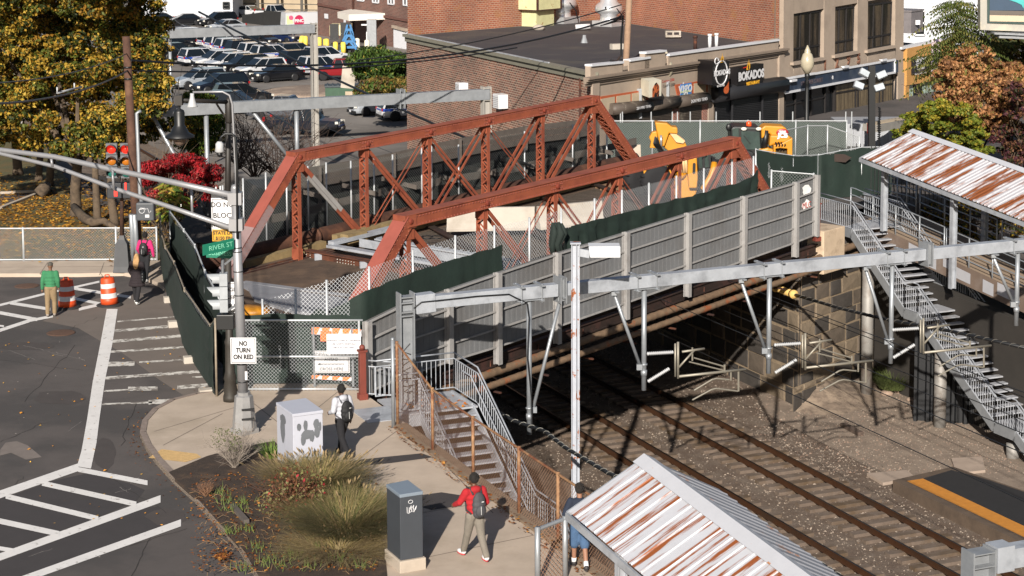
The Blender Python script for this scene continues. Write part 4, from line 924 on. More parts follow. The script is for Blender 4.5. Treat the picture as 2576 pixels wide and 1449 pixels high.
# ============================================================ LEFT STAIRS
FL=Vector((-2.93,47.45)); 
def S(d,o,z): p=FL+U*d+WV*o; return Vector((p.x,p.y,z))
root=thing('steel_stairs',tuple(S(0,1,0)),'left galvanised stairs going down from the pavement beside the rusty fence','stairs')
tre=mat('stair_tread','#9a9ca2',.6,.15,.12,3,col2='#6a5f58',sc2=1.2,thr=(.55,.75))
d0=-.95; nst=13; rise=.17; run=.285; x0,x1=1.05,2.45
mb=MB(); mb.box(S(-1.8,1.5,-.03),(2.2,1.7,.05),rz=math.atan2(WV.y,WV.x)); mb.build('landing',tre,root)
mb=MB(); mb.beam(S(-1.0,.4,-.2),S(-1.0,1.1,-.2),.05,.32); mb.build('landing_fascia',galv,root)
for k in range(nst):
    mb=MB(); mb.box(S(d0+run*(k+.5),(x0+x1)/2,-rise*(k+1)),(x1-x0,run-.03,.045),rz=math.atan2(WV.y,WV.x)); mb.build('tread',tre,root)
mb=MB(); dl=d0+run*nst; zl=-rise*(nst+.2); mb.box(S(dl+.6,(x0+x1)/2,zl),(x1-x0,1.2,.06),rz=math.atan2(WV.y,WV.x)); mb.build('lower_landing',tre,root)
for k in range(10):
    mb=MB(); mb.box(S(dl+1.2+run*(k+.5),(x0+x1)/2,zl-rise*(k+1)),(x1-x0,run-.03,.045),rz=math.atan2(WV.y,WV.x)); mb.build('tread',tre,root)
for o in (x0-.03,x1+.03):
    mb=MB(); mb.beam(S(d0-.1,o,-.1),S(dl,o,zl-.05),.05,.3); mb.beam(S(-2.5,o,-.1),S(d0-.1,o,-.1),.05,.3); mb.beam(S(dl,o,zl-.05),S(dl+1.3,o,zl-.05),.05,.3); mb.beam(S(dl+1.3,o,zl-.05),S(dl+6,o,zl-2.9),.05,.3); mb.build('stringer',galv,root)
def railing(root,pts,h=1.05,step=.13,name='railing',mid=None,pr=.022,br=.011,ext=None,m=None):
    m=m or galv; mb=MB(); mb.path([p+V(0,0,h) for p in pts],pr,8); mb.path([p+V(0,0,h-.16) for p in pts],pr*.8,6); mb.path([p+V(0,0,.09) for p in pts],pr*.8,6); mb.build('handrail',m,root)
    mb=MB()
    for i in range(len(pts)-1):
        a,b=pts[i],pts[i+1]; L_=Vector((b.x-a.x,b.y-a.y)).length; n=max(1,int(L_/step))
        for k in range(n+1): q=a.lerp(b,k/n); mb.tube(q+V(0,0,.08),q+V(0,0,h-.16 if mid is None else h),pr if k in (0,n) else br,n=5,cap=False)
    mb.build('balusters',m,root,kind=None)
railing(root,[S(-2.62,.35,0),S(-2.62,2.6,0)]); railing(root,[S(-2.62,2.6,0),S(-.95,2.6,-.02),S(dl,2.6,zl),S(dl+1.2,2.6,zl),S(dl+5,2.6,zl-2.3)])
railing(root,[S(d0,x0-.1,0),S(dl,x0-.1,zl),S(dl+1.2,x0-.1,zl),S(dl+5,x0-.1,zl-2.3)])
mb=MB(); mb.path([S(d0-.6,x0,.82),S(d0,x0,.82),S(dl,x0,zl+.85)],.02,6); mb.path([S(d0-.6,x1-.05,.82),S(d0,x1-.05,.82),S(dl,x1-.05,zl+.85)],.02,6); mb.build('grab_rail',galv,root)
railing(root,[S(-.98,.35,0),S(-.98,.98,0)])
railing(root,[G(918,998,0),G(990,1003,0)],h=1.0); 
mb=MB(); mb.box(S(-1.2,-.1,.012),(1.0,1.3,.02),rz=math.atan2(WV.y,WV.x)); mb.build('threshold_plate',galv,root)
# rusty chain link fence beside the stairs
rustp=mat('rusty_post','#8b6a4c',.8,.1,.3,6,.2,30,col2='#6b3d27',sc2=2.5,thr=(.45,.6))
fpts=[S(d,0,0) for d in (0,2.45,5.0,7.6,9.6,12.5,16)]; fh=[2.15,1.55,1.5,1.5,1.5,1.5,1.5]
fence('rusty_chain_link_fence',fpts,fh,'rusty chain link fence on the pavement edge above the left stairs',m=chainr,pm=rustp,pr=.035)
p=fpts[0]; mb=MB(); mb.tube(p-V(.1,.1,0),p-V(.1,.1,-2.25),.05,n=10); mb.ball(p-V(.1,.1,-2.27),.055,8); tag(mb.build('fence_post',pipe),'taller round galvanised end post at the top of the left stairs','fence post')
mb=MB(); mb.prism([(S(0,-.15,0).x,S(0,-.15,0).y),(S(16,-.15,0).x,S(16,-.15,0).y),(S(16,.25,0).x,S(16,.25,0).y),(S(0,.25,0).x,S(0,.25,0).y)],-.1,.06); tag(mb.build('stone_coping',mat('coping','#7a6856',.9,0,.25,3,.4,30)),'rough stone coping under the rusty fence','coping')
# red square post by the gate
def bollard(p,h,lb):
    r=thing('red_post',tuple(p),lb,'post','red square posts at the ends of the grey wall'); mb=MB(); mb.box(p+V(0,0,h/2),(.17,.17,h),rz=.4); mb.box(p+V(0,0,.08),(.24,.24,.16),rz=.4); mb.build('shaft',mat('post_red','#6b3126',.6,0,.15,3),r,bevel=.01)
    mb=MB(); mb.box(p+V(0,0,h+.02),(.23,.23,.05),rz=.4); mb.ball(p+V(0,0,h+.11),.08,10); mb.build('finial',MATS['post_red'],r)
bollard(G(912,1004,0),1.3,'red square post with ball finial at the left end of the grey wall'); bollard(G(2054,606,.8)+V(0,0,0),1.35,'red square post with ball finial at the right end of the grey wall')
# short fence with round capped posts at the bottom
fe=[G(1357,1475,0)+V(0,0,0),G(1421,1440,0)]
ff=fence('chain_link_fence',[G(1352,1475,0),G(1421,1452,0)],[1.15,1.2],'short chain link gate with round capped posts at the bottom edge of the pavement',m=chainr,pm=pipe,pr=.05)
# ============================================================ LEFT SHELTER
cor=mat('corrugated_white','#b7b8be',.5,.1,.06,2,col2='#8a4c24',sc2=1.0,thr=(.5,.57),streak=(7,.45,1)); flash=mat('flashing_white','#b5b6bc',.5,.1,.05,2,col2='#b07a55',sc2=3,thr=(.66,.7))
def roof(name,label,E0,Dr,Wd,length,zE,zR,slope,w1,far=True,mt=cor,pitch=.2,hh=.035,flat=.62):
    root=thing(name,(E0[0],E0[1],zE),label,'shelter')
    def P(l,t,z): p=Vector(E0)+Dr*l+Wd*t; return Vector((p.x,p.y,z+slope*l))
    mb=MB(); n=int(length/pitch)
    prof=[]
    for i in range(n): prof+= [(i*pitch,0),(i*pitch+pitch*flat,0),(i*pitch+pitch*(flat+.06),hh),(i*pitch+pitch*.94,hh)]
    for i in range(len(prof)-1):
        (l0,h0),(l1,h1)=prof[i],prof[i+1]; mb.quad(P(l0,0,zE+h0),P(l1,0,zE+h1),P(l1,w1,zR+h1),P(l0,w1,zR+h0))
    ob=mb.build('corrugated_roof',mt,root); of=OFF[ob.name]; dl=ob.data.uv_layers[0].data
    for lp in ob.data.loops:
        q=ob.data.vertices[lp.vertex_index].co+of; q2=Vector((q.x-E0[0],q.y-E0[1])); dl[lp.index].uv=(q2.dot(Dr)+slope*0,q2.dot(Wd))
    mb=MB()
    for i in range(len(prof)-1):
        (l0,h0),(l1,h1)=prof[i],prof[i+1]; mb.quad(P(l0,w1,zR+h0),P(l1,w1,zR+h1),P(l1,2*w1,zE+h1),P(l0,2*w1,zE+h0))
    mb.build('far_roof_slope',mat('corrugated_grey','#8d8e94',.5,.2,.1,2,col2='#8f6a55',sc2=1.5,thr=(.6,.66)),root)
    f=.24/w1; mb=MB(); zz=zR-(zR-zE)*f
    for sg in (-1,1):
        t1=w1+sg*.24; a=[P(-.04,w1,zR+.06),P(length,w1,zR+.06),P(length,t1,zz+.05),P(-.04,t1,zz+.05)]
        mb.poly(a if sg<0 else a[::-1])
    mb.build('ridge_cap',flash,root)
    mb=MB(); mb.beam(P(-.02,-.03,zE-.1),P(length,-.03,zE-.1),.05,.14); mb.beam(P(-.03,0,zE-.07),P(-.03,w1,zR-.07),.05,.1); mb.beam(P(-.03,w1,zR-.07),P(-.03,2*w1,zE-.07),.05,.1); mb.beam(P(-.02,2*w1,zE-.1),P(length,2*w1,zE-.1),.05,.14)
    for l in (.3,3,6,9,12,15):
        if l<length: mb.beam(P(l,.3,zE-.05),P(l,w1*2-.3,zE-.05),.1,.12)
    mb.build('fascia',galv,root)
    return root,P
rl_,PL=roof('platform_shelter','white corrugated shelter roof with rust streaks in the foreground beside the left stairs',(1.03,35.05),U,WV,14,1.92,2.76,-.075,1.62,pitch=.37,hh=.025,flat=.89)
for l in (1.7,5.2,8.7):
    for t in (.25,2.9):
        mb=MB(); a=PL(l,t,-2.6); b=PL(l,t,1.85); a.z=-3.5
        for e in (-.08,.08): mb.beam(a+V(WV.x,WV.y,0)*e,b+V(WV.x,WV.y,0)*e,.16,.02,up=(WV.x,WV.y,0))
        mb.beam(a,b,.02,.15,up=(WV.x,WV.y,0)); mb.build('column',galv,rl_)
# big galvanised beam end at the lower right corner
p=D(2490,1400,40); root=thing('catenary_portal',tuple(p),'end of a galvanised overhead beam at the lower right corner','overhead beam','galvanised overhead portals')
mb=MB(); o=Vector((D(2432,1400,31).x,31.0)); z=D(2432,1385,31).z
mb.beam(xb(o,.55,z-.22),xb(o,4,z-.22),.3,.34); mb.beam(xb(o,.5,z-.2),xb(o,.85,z-.2),.34,.44); mb.build('beam',galv,root)
mb=MB()
for e in (.02,.46): mb.beam(xb(o,e,z-5),xb(o,e,z),.34,.03,up=(WV.x,WV.y,0))
mb.beam(xb(o,.24,z-5),xb(o,.24,z-.12),.03,.4,up=(WV.x,WV.y,0)); mb.box(xb(o,.24,z-.05),(.42,.32,.02),rz=math.atan2(WV.y,WV.x)); mb.box(xb(o,.24,z-.28),(.42,.32,.02),rz=math.atan2(WV.y,WV.x)); mb.build('column',galvd,root)
# ============================================================ RIGHT STAIRS
FS=Vector((12.4,71.5))
def S2(d,o,z): p=FS+U*d+WV*o; return Vector((p.x,p.y,z))
root=thing('steel_stairs',tuple(S2(0,.8,.7)),'right galvanised stairs going down from the bridge end in three flights','stairs')
w2=2.15
segs=[(-1.6,.72,.75,.72,0),(.72,.72,4.15,-1.62,14),(4.15,-1.62,4.95,-1.62,0),(4.95,-1.62,9.4,-4.45,16),(9.4,-4.45,10.5,-4.45,0),(10.5,-4.45,12,-5.4,5)]
path_=[(-1.6,.72),(.75,.72),(4.15,-1.62),(4.95,-1.62),(9.4,-4.45),(10.5,-4.45),(12.2,-5.5)]
for i in range(len(path_)-1):
    (da,za),(db,zb_)=path_[i],path_[i+1]
    if abs(za-zb_)<.01:
        mb=MB(); mb.box(S2((da+db)/2,w2/2,za),(w2,db-da,.05),rz=math.atan2(WV.y,WV.x)); mb.build('landing',tre,root)
    else:
        n=round(abs(za-zb_)/.175)
        for k in range(n):
            d=da+(db-da)*(k+.5)/n; z=za+(zb_-za)*(k+1)/n; mb=MB(); mb.box(S2(d,w2/2,z),(w2-.06,(db-da)/n-.0,.045),rz=math.atan2(WV.y,WV.x)); mb.build('tread',tre,root)
for o in (0,w2):
    mb=MB(); P=[S2(d,o,z-.12) for d,z in path_]
    for i in range(len(P)-1): mb.beam(P[i],P[i+1],.06,.34)
    mb.build('stringer',galvd,root)
    railing(root,[S2(d,o,z) for d,z in path_],h=1.1)
    mb=MB(); mb.path([S2(d,o+(.08 if o==0 else -.08),z+.9) for d,z in path_],.022,6); mb.build('grab_rail',galv,root)
railing(root,[S2(-1.6,0,.72),S2(-2.6,-.9,.8)],h=1.1)
for d,z in ((1.35,.2),(5.9,-2.4),(9.95,-4.7)):
    mb=MB(); mb.tube(S2(d,.35,-5.6),S2(d,.35,z-.3),.22,n=16); mb.build('round_column',mat('column_galvanised','#86837f',.6,.2,.12,1.5,col2='#6f665f',sc2=.8),root)
tp_=mat('caution_yellow','#d8c23a',.6); mb=MB(); mb.beam(S2(-2.55,-.9,.85),S2(-2.5,-.86,1.9),.06,.01,up=(1,0,0)); mb.beam(S2(-2.5,-.85,.82),S2(-2,-.3,.86),.07,.01); tag(mb.build('caution_tape',tp_),'yellow caution tape tied to the railing beside the farther red post','caution tape')
# ============================================================ RIGHT RAMP AND SHELTER
RF=Vector((15.35,74.8))
def rz_(l): return .8-.1*max(0,l-.5)
def RP(l,t,dz=0): p=RF+U*l+WV*t; return Vector((p.x,p.y,rz_(l)+dz))
root=thing('access_ramp',tuple(RP(0,0)),'concrete access ramp sloping down behind the right stairs under the shelter','ramp')
mb=MB()
for l0,l1 in ((-1,.5),(.5,6),(6,14)):
    A_=[RP(l0,.15),RP(l1,.15),RP(l1,-2.55),RP(l0,-2.55)]; mb.add([p-V(0,0,.25) for p in A_]+A_,[(3,2,1,0),(4,5,6,7),(0,1,5,4),(1,2,6,5),(2,3,7,6),(3,0,4,7)])
mb.build('ramp_slab',mat('ramp_concrete','#8a7866',.9,0,.1,1.2,.05,30),root)
mb=MB(); mb.add([RP(1.0,-2.6,.06),RP(14,-2.6,.06),RP(14,-2.6,-.62),RP(1.0,-2.6,-.62)],[(3,2,1,0)]); sf=mb.build('side_fascia',mat('brown_fascia','#6b5b50',.85,0,.12,1.5,col2='#7d7068',sc2=.8,thr=(.5,.7)),root)
for l0,l1,za,zb_ in ((4.2,4.9,.0,-.35),(5.0,5.9,-.05,-.55),(6.3,6.9,.02,-.3),(7.0,7.9,-.1,-.5),(8.6,9.2,-.1,-.55),(9.4,10.6,.02,-.4)):
    mb=MB(); mb.add([RP(l0,-2.61,za),RP(l1,-2.61,za-.02),RP(l1,-2.61,zb_),RP(l0,-2.61,zb_)],[(3,2,1,0)]); mb.build('pale_patch',mat('pale_fascia_patch','#a3a3a8',.7,0,.06,2),sf)
mb=MB(); mb.prism([(RP(1.8,-2.4).x,RP(1.8,-2.4).y),(RP(14,-2.4).x,RP(14,-2.4).y),(RP(14,.3).x,RP(14,.3).y),(RP(1.8,.3).x,RP(1.8,.3).y)],-5.6,lambda p:-.9 if p[1]>68 else -1.4,); mb.build('under_ramp_shade',mat('ramp_shade_wall','#2b2723',.9,0,.2,1),root)  # solid block, coloured dark as the shade of the void under the ramp
def piperail(l0,l1,t,nr=4,h=1.1,stepl=1.3):
    r_n=mb=MB(); n=max(1,int((l1-l0)/stepl))
    for k in range(n+1):
        l=l0+(l1-l0)*k/n; mb.tube(RP(l,t,-.15),RP(l,t,h),.028,n=8)
    for j in range(nr):
        mb.path([RP(l0,t,h*(j+1)/nr),RP(.5,t,h*(j+1)/nr),RP(l1,t,h*(j+1)/nr)] if l0<.5<l1 else [RP(l0,t,h*(j+1)/nr),RP(l1,t,h*(j+1)/nr)],.022,6)
    mb.build('pipe_railing',pipe,root)
piperail(-1,.9,.05,4,1.25,.6); piperail(1.15,5.9,.05); piperail(6.2,12,.05); piperail(.2,6.2,-2.5); piperail(6.4,13,-2.55)
sh,PR=roof('ramp_shelter','long white corrugated shelter roof with brown rust streaks over the ramp on the right',(13.0,70.95),U,WV,16,3.47,4.35,-.094,2.35,mt=mat('corrugated_rusty','#b0afb4',.55,.1,.08,2,col2='#74401f',sc2=1.0,thr=(.47,.54),streak=(2.8,.3,1)))
for l,t,z0 in ((.5,.75,.7),(5.0,.55,-.6),(9.8,.55,-.9),(14.2,.55,-1.2),(2.4,3.9,.3),(6.9,3.9,0),(11.4,3.9,-.5)):
    b=PR(l,t,3.5); mb=MB(); a=V(b.x,b.y,z0)
    for e in (-.09,.09): mb.beam(a+V(WV.x,WV.y,0)*e,b+V(WV.x,WV.y,0)*e,.18,.02,up=(WV.x,WV.y,0))
    mb.beam(a,b,.02,.17,up=(WV.x,WV.y,0)); mb.build('column',galv,sh)
# dark picket fence behind the ramp
root=thing('picket_fence',(16.5,78,.5),'tall black steel picket fence behind the ramp under the trees','fence'); mb=MB()
A_,B_=Vector((14.3,79)),Vector((26,66)); n=90
for k in range(n+1): q=A_.lerp(B_,k/n); mb.box((q.x,q.y,1.6),(.03,.03,2.6))
mb.build('pickets',blk,root); mb=MB()
for z in (.6,2.6): mb.beam((A_.x,A_.y,z),(B_.x,B_.y,z),.04,.05)
mb.build('rail',blk,root)
# ============================================================ SIGNALS, LAMPS, SIGNS
silver=mat('silver_pole','#8f8f92',.45,.4,.07,2); scast=mat('cast_base','#8a8989',.55,.3,.15,4,col2='#6f6d6c',sc2=2,thr=(.55,.7))
XH=V(1,0,0)
SP=G(615,1088,0)
root=thing('traffic_signal_pole',tuple(SP),'silver signal pole with two long mast arms and a faceted base beside the gate','signal pole')
mb=MB(); top=D(591,480,SP.y); ax=(top-SP); P_=lambda z: SP+ax*(z/ax.z)
mb.lathe([(.36,0),(.36,.12)],SP,4); mb.lathe([(.31,.1),(.23,.95),(.17,.98),(.17,1.05)],SP,8); mb.build('cast_base',scast,root)
mb=MB(); mb.path([P_(.95),P_(6.2)],[.13,.105],16); mb.ball(P_(6.2),.105,10); mb.build('pole_shaft',silver,root)
mb=MB()
for z in (.42,.66): mb.beam(SP+V(-.02,-.345+z*.08,z),SP+V(.3,-.335+z*.08,z+.03),.02,.045)
for z in (1.3,1.75,3.5,4.1,4.6,4.7,5.1): mb.path([P_(z),P_(z+.025)],.136-.0045*z+.004,14)
mb.build('bands',blk,root)
tip=D(-160,352,50.5); 
for (ys,z0,r0,ye) in ((492,6.0,.075,377),(575,5.35,.06,386)):
    a=D(585,ys,SP.y-.05); e=D(0,ye,50); m_=a.lerp(e,.5)+V(0,0,.06 if ys==492 else .05); far_=D(-120,ye-6,51)
    mb=MB(); mb.path([a,a.lerp(m_,.5)+V(0,0,.01),m_,m_.lerp(e,.5)+V(0,0,.07 if ys==492 else .1),e,far_],[r0*1.1,r0,r0*.95,r0*.9,r0*.85,r0*.8],12); mb.build('mast_arm',silver,root)
for x,ya,yb in ((481,470,548),(283,428,476),(129,400,420)): mb=MB(); mb.tube(D(x,ya,48.2),D(x+3,yb,48.2),.035,n=8); mb.build('arm_strut',silver,root)
mb=MB()
for z in (5.95,5.3): mb.box(P_(z),(.34,.3,.3))
mb.build('arm_clamp',silver,root)
mb=MB(); c=D(551,518,47.3)
for k,z in enumerate((0,.35)): mb.box(c+V(-.95,0,z*.1),(.02,.02,.02))
a=D(549,490,47.6); 
mb.box(D(547,492,47.7),(.3,.12,.1)); mb.tube(D(543,470,47.7),D(543,530,47.7),.02); mb.tube(D(554,468,47.7),D(554,530,47.7),.02); mb.box(D(549,540,47.7),(.1,.1,.5)); mb.build('sensor_bracket',mat('bracket_white','#d5d3cf',.6),root)
# slim camera mast with bell shaped camera
mb=MB(); mb.path([D(598,560,46.9),D(592,420,46.9),D(584,262,46.9),D(577,240,46.9),D(560,231,46.9),D(485,232,46.9)],.028,8); mb.build('camera_mast',silver,root)
mb=MB(); c=D(483,235,46.9); mb.lathe([(.05,0),(.05,-.05),(.06,-.12),(.09,-.22),(.12,-.3),(.14,-.33),(.05,-.35)][::-1],c,14); mb.build('white_camera',insul,root)
mb=MB(); mb.path([D(597,600,46.8),D(596,420,46.8),D(592,345,46.8),D(583,337,46.8),D(566,337,46.8),D(556,345,46.8),D(553,356,46.8)],.032,8); mb.build('black_hook',blk,root)
mb=MB(); c=D(552,362,46.8); mb.lathe([(.08,-.22),(.12,-.18),(.1,-.08),(.1,0),(.05,.06)],c,12); mb.build('white_camera',insul,root)
mb=MB(); mb.ball(c-V(0,0,.26),.075,8); mb.build('camera_lens',blk,root)
# signs on the pole
signw=mat('sign_white','#c6c6c9',.5,0,.02); sblk=mat('sign_black','#1a1616',.6); syel=mat('sign_yellow','#b98a20',.5,0,.03); sgrn=mat('sign_green','#126650',.5,0,.05)
def sign(name,label,cat,pc,w,h,bg,root=None,xd=(1,0,0),border=None,rim=.03,th=.02,up=(0,0,1)):
    xd=Vector(xd).normalized(); up=Vector(up); n_=xd.cross(up).normalized()   # n_ points to -Y for xd=+X
    o=thing(name,tuple(pc),label,cat) if root is None else root
    mb=MB(); q=Matrix((xd,-n_,up)).transposed()
    mb.box(pc,(w,th,h),rot=q); bd=mb.build('sign_board',bg,o,bevel=.004)
    if border:
        mb=MB(); f=pc+n_*(th/2+.002)
        for sx,sz,lw,lh in ((0,1,w-.06,.012),(0,-1,w-.06,.012),(1,0,.012,h-.06),(-1,0,.012,h-.06)): mb.box(f+xd*sx*(w/2-rim)+up*sz*(h/2-rim),(lw,.004,lh),rot=q)
        mb.build('border',border,bd)
    return o,bd,n_
ys=SP.y-.22
def face(o,body,size,m,pos,xd=(1,0,0),**k): return text('lettering',body,size,m,o,pos,xd,**k)
c=D(612,882,ys); o,bd,n_=sign('no_turn_sign','white sign reading NO TURN ON RED on the silver signal pole','sign',c,.64,.66,signw,border=sblk); 
for t,dz,w_ in (('NO',.18,.2),('TURN',.01,.36),('ON RED',-.16,.5)): face(bd,t,.16,sblk,c+V(0,-.02,dz),bold=.006,width=w_)
c=D(563,540,SP.y+.35); o,bd,n_=sign('do_not_block_sign','white sign reading DO NOT BLOCK INTERSECTION partly behind the silver pole','sign',c,.62,.84,signw,border=sblk)
for t,dz,s in (('DO NOT',.25,.17),('BLOCK',-.02,.18),('INTERSECTION',-.27,.1)): face(bd,t,s,sblk,c+V(0.02,-.02,dz),bold=.002)
c=D(564,592,SP.y+.33); o,bd,n_=sign('state_law_sign','yellow sign reading STATE LAW $150 FINE under the white one','sign',c,.6,.3,syel,border=sblk)
for t,dz in (('STATE LAW',.06),('$150 FINE',-.07)): face(bd,t,.11,sblk,c+V(0.02,-.02,dz),bold=.002)
xd=(D(588,608,46.7)-D(510,625,46.2)).normalized(); c=D(549,621,46.45); o,bd,n_=sign('street_name_sign','green street name sign reading RIVER ST on the silver pole','street sign',c,.86,.27,sgrn,xd=xd); face(bd,'RIVER ST',.17,mat('sign_pale_green','#6fb79b',.5),c+n_*.02+V(0,0,0)+xd*.06,xd=xd)
xd=V(.93,-.36,0).normalized(); c=D(563,638,47.3); o,bd,n_=sign('street_name_sign','green street name sign reading BUSINESS ST below the other one','street sign',c,.95,.24,sgrn,xd=(.97,-.24,0)); face(bd,'BUSINESS ST',.15,MATS['sign_pale_green'],c+n_*.02,xd=(.97,-.24,0))
c=D(586,748,SP.y+.25); o,bd,n_=sign('turn_rule_sign','narrow white sign with black letters behind the signal heads','sign',c,.3,.78,signw,border=sblk)
for t,dz in (('RIGHT',.2),('LEFT',0),('BUT',-.22)): face(bd,t,.13,sblk,c+V(.0,-.02,dz),bold=.002)
c=D(619,945,SP.y-.14); mb=MB(); mb.box(c,(.06,.01,.22)); tag(mb.build('sticker',signw),'small white sticker on the silver pole under the NO TURN ON RED sign','sticker')
# signal heads facing left on the pole
hd=mat('signal_housing','#55585c',.55,0,.1,3); lens_off=mat('lens_dull','#6b6f70',.3); 
def sig_head(root,c,dirv,n=3,s=.33,cols=('#ff3b28','#f08a20','#3aa08c'),lit=(0,),m=hd):
    dirv=Vector(dirv).normalized(); sd=dirv.cross(V(0,0,1)).normalized(); q=Matrix((sd,dirv,V(0,0,1))).transposed()
    for k in range(n):
        z=(n-1)/2*s-k*s; cc=c+V(0,0,z); mb=MB(); mb.box(cc,(s*.94,.2,s*.95),rot=q); 
        # visor: three quarter tube
        P=[]; R_=s*.42; N_=14
        vs=[];fs=[]
        for i in range(N_+1):
            a=-.6+ (math.pi+1.2)*i/N_; e=sd*math.cos(a)*R_+V(0,0,1)*math.sin(a)*R_; ln=.32 if True else .2
            vs+= [cc+e+dirv*.1,cc+e+dirv*(.1+ln*(.55+.45*max(0,math.sin(a))))]
        for i in range(N_): fs+= [(2*i,2*i+1,2*i+3,2*i+2)]
        mb.add(vs,fs); h=mb.build('signal_head',m,root,bevel=.01)
        mb=MB(); mb.lathe([(R_*.95,0),(R_*.8,.03),(.01,.05)],cc+dirv*.1,14,axis=Matrix((sd,V(0,0,1),dirv)).transposed()); nm='lens_'+cols[k][1:]+('_lit' if k in lit else ''); mb.build('lens',mat(nm,cols[k],.3,emit=((hexc(cols[k])),.5) if k in lit else None),h)
rs=thing('traffic_light',tuple(D(560,735,SP.y+.1)),'grey three lamp traffic light seen from the side on the silver pole','traffic light','traffic lights')
sig_head(rs,D(563,735,SP.y+.1),(-1,-.1,0),cols=('#9a9da0','#9a9da0','#9a9da0'),lit=(),m=mat('signal_light_grey','#93979b',.5))
mb=MB(); mb.tube(D(560,650,SP.y+.1),D(560,820,SP.y+.1),.04); mb.beam(D(565,665,SP.y),P_(4.55),.05,.05); mb.beam(D(565,785,SP.y),P_(3.3),.05,.05); mb.build('bracket',hd,rs)
mb=MB(); mb.box(D(568,808,SP.y+.1),(.44,.3,.38)); mb.build('black_walk_box',blk,rs,bevel=.02)
# fluted black lamp post with hanging lantern
LP=G(580,1008,0); 
root=thing('street_lamp',tuple(LP),'black street lamp with fluted base and a bell lantern hanging from its long arm','street lamp')
mb=MB(); mb.lathe([(.2,0),(.2,.12),(.17,.2),(.19,.3),(.15,.55),(.18,.6),(.13,.8),(.12,1.5),(.14,1.6),(.1,1.7),(.09,4.5)],LP,12); mb.build('fluted_base',mat('weathered_black','#2c2823',.6,0,.2,4),root)
tp2=D(575,262,LP.y); mb=MB(); mb.path([LP+V(0,0,4.4),tp2],[.085,.07],12); mb.lathe([(.08,-.5),(.1,-.45),(.1,.0),(.07,.1),(.05,.18)],tp2,10); mb.build('pole_shaft',mat('brown_black','#231f1c',.55,0,.2,3),root)
a=tp2+V(0,0,.05); b=D(450,252,LP.y-1.2); mb=MB(); mb.tube(a,b,.055,n=10); mb.path([tp2-V(0,0,.45),D(560,285,LP.y),D(545,262,LP.y-.3)],.03,6); mb.box(b,(.18,.18,.26)); mb.tube(b,b+V(0,0,.55),.012,n=5); mb.build('lamp_arm',MATS['brown_black'],root)
c=b-V(0,0,.12); mb=MB(); mb.lathe([(.04,0),(.04,-.1),(.12,-.14),(.14,-.2),(.13,-.52),(.16,-.56),(.24,-.72),(.38,-.8),(.38,-.85),(.2,-.84)][::-1],c,18); ln=mb.build('lantern',blk,root)
mb=MB(); mb.lathe([(.01,-1.06),(.09,-1.04),(.17,-.95),(.2,-.83)],c,14); mb.build('glass_globe',mat('amber_glass','#6b5a4e',.15,0,.1,spec=.6),ln)
# wooden utility pole, left
WP=G(350,695,0); wt=D(317,92,WP.y)
wpm=mat('utility_pole_wood','#4a3227',.9,0,.3,3,.4,14,col2='#5f4434',sc2=1.2)
root=thing('utility_pole',tuple(WP),'tall brown wooden utility pole in front of the big yellow tree','utility pole'); mb=MB(); mb.path([WP,wt],[.17,.13],14); mb.build('pole_shaft',wpm,root)
mb=MB(); 
for zz in (6.9,7.3): mb.path([WP.lerp(wt,zz/8.4),WP.lerp(wt,zz/8.4+.008)],.145,12)
mb.path([WP.lerp(wt,.55)+V(-.2,-.15,0),WP.lerp(wt,.45)+V(.05,-.25,0),WP.lerp(wt,.38)+V(.24,-.1,0)],.015,4); mb.build('pole_bands',blk,root)
mb=MB(); t_=D(344,285,66.3); mb.path([t_+V(.15,0,.08),t_,D(352,490,66.3),D(362,535,66.3)],.07,8); mb.path([D(330,540,65.7),G(338,690,0)],.085,8); mb.path([D(338,540,65.7),G(349,693,0)],.085,8); mb.build('conduit',pipe,root)
mb=MB(); c=D(367,531,65.6); mb.box(c,(.62,.4,.62)); bx=mb.build('control_box',mat('dark_grey_box','#3f4247',.5),root,bevel=.04)
mb=MB(); q=c+V(0,-.22,.05); rr=random.Random(5); mb.path([q+V(-.2+.06*k,0,.1*rr.uniform(-1,1)) for k in range(8)],.012,4); mb.path([q+V(-.1+.1*math.cos(k),0,.1*math.sin(k)) for k in range(7)],.012,4); mb.box(c+V(.08,-.21,-.14),(.14,.01,.1)); mb.build('white_scrawl',signw,bx)
# pedestrian side mast with two traffic lights
MP=G(309,682,0); root=thing('traffic_light',tuple(MP),'rusty mast with twin traffic lights showing red, in front of the wooden pole','traffic light','traffic lights')
mt_=D(305,368,MP.y); mb=MB(); mb.path([MP+V(0,0,1.2),mt_],[.085,.04],10); mb.beam(mt_+V(-.3,0,0),mt_+V(.35,0,0),.05,.05); mb.build('mast',mat('rusty_mast','#4b3326',.75,.1,.3,4,col2='#202022',sc2=1.5),root)
mb=MB(); mb.lathe([(.42,0),(.38,.2),(.3,1.0),(.16,1.15),(.12,1.3)],MP,4,axis=Matrix.Rotation(.785,3,'Z')); mb.build('flared_base',mat('base_dark_grey','#3c3d40',.6,0,.15,3),root)
for x in (282,318): sig_head(root,D(x,404,MP.y-.25),(.05,-1,0),s=.42,cols=('#e02a1c','#a5621c','#235f56'))
mb=MB(); mb.box(D(290,478,MP.y-.2),(.52,.4,.55)); mb.box(D(329,478,MP.y-.2),(.52,.4,.55)); mb.build('walk_signal',mat('walk_housing','#222429',.6),root,bevel=.03)
mb=MB(); mb.box(D(291,484,MP.y-.42),(.12,.02,.28)); mb.box(D(316,470,MP.y-.42),(.06,.02,.3)); mb.build('red_hand',mat('hand_red','#c8281d',.5,emit=(hexc('#ff2a18'),.7)),root)
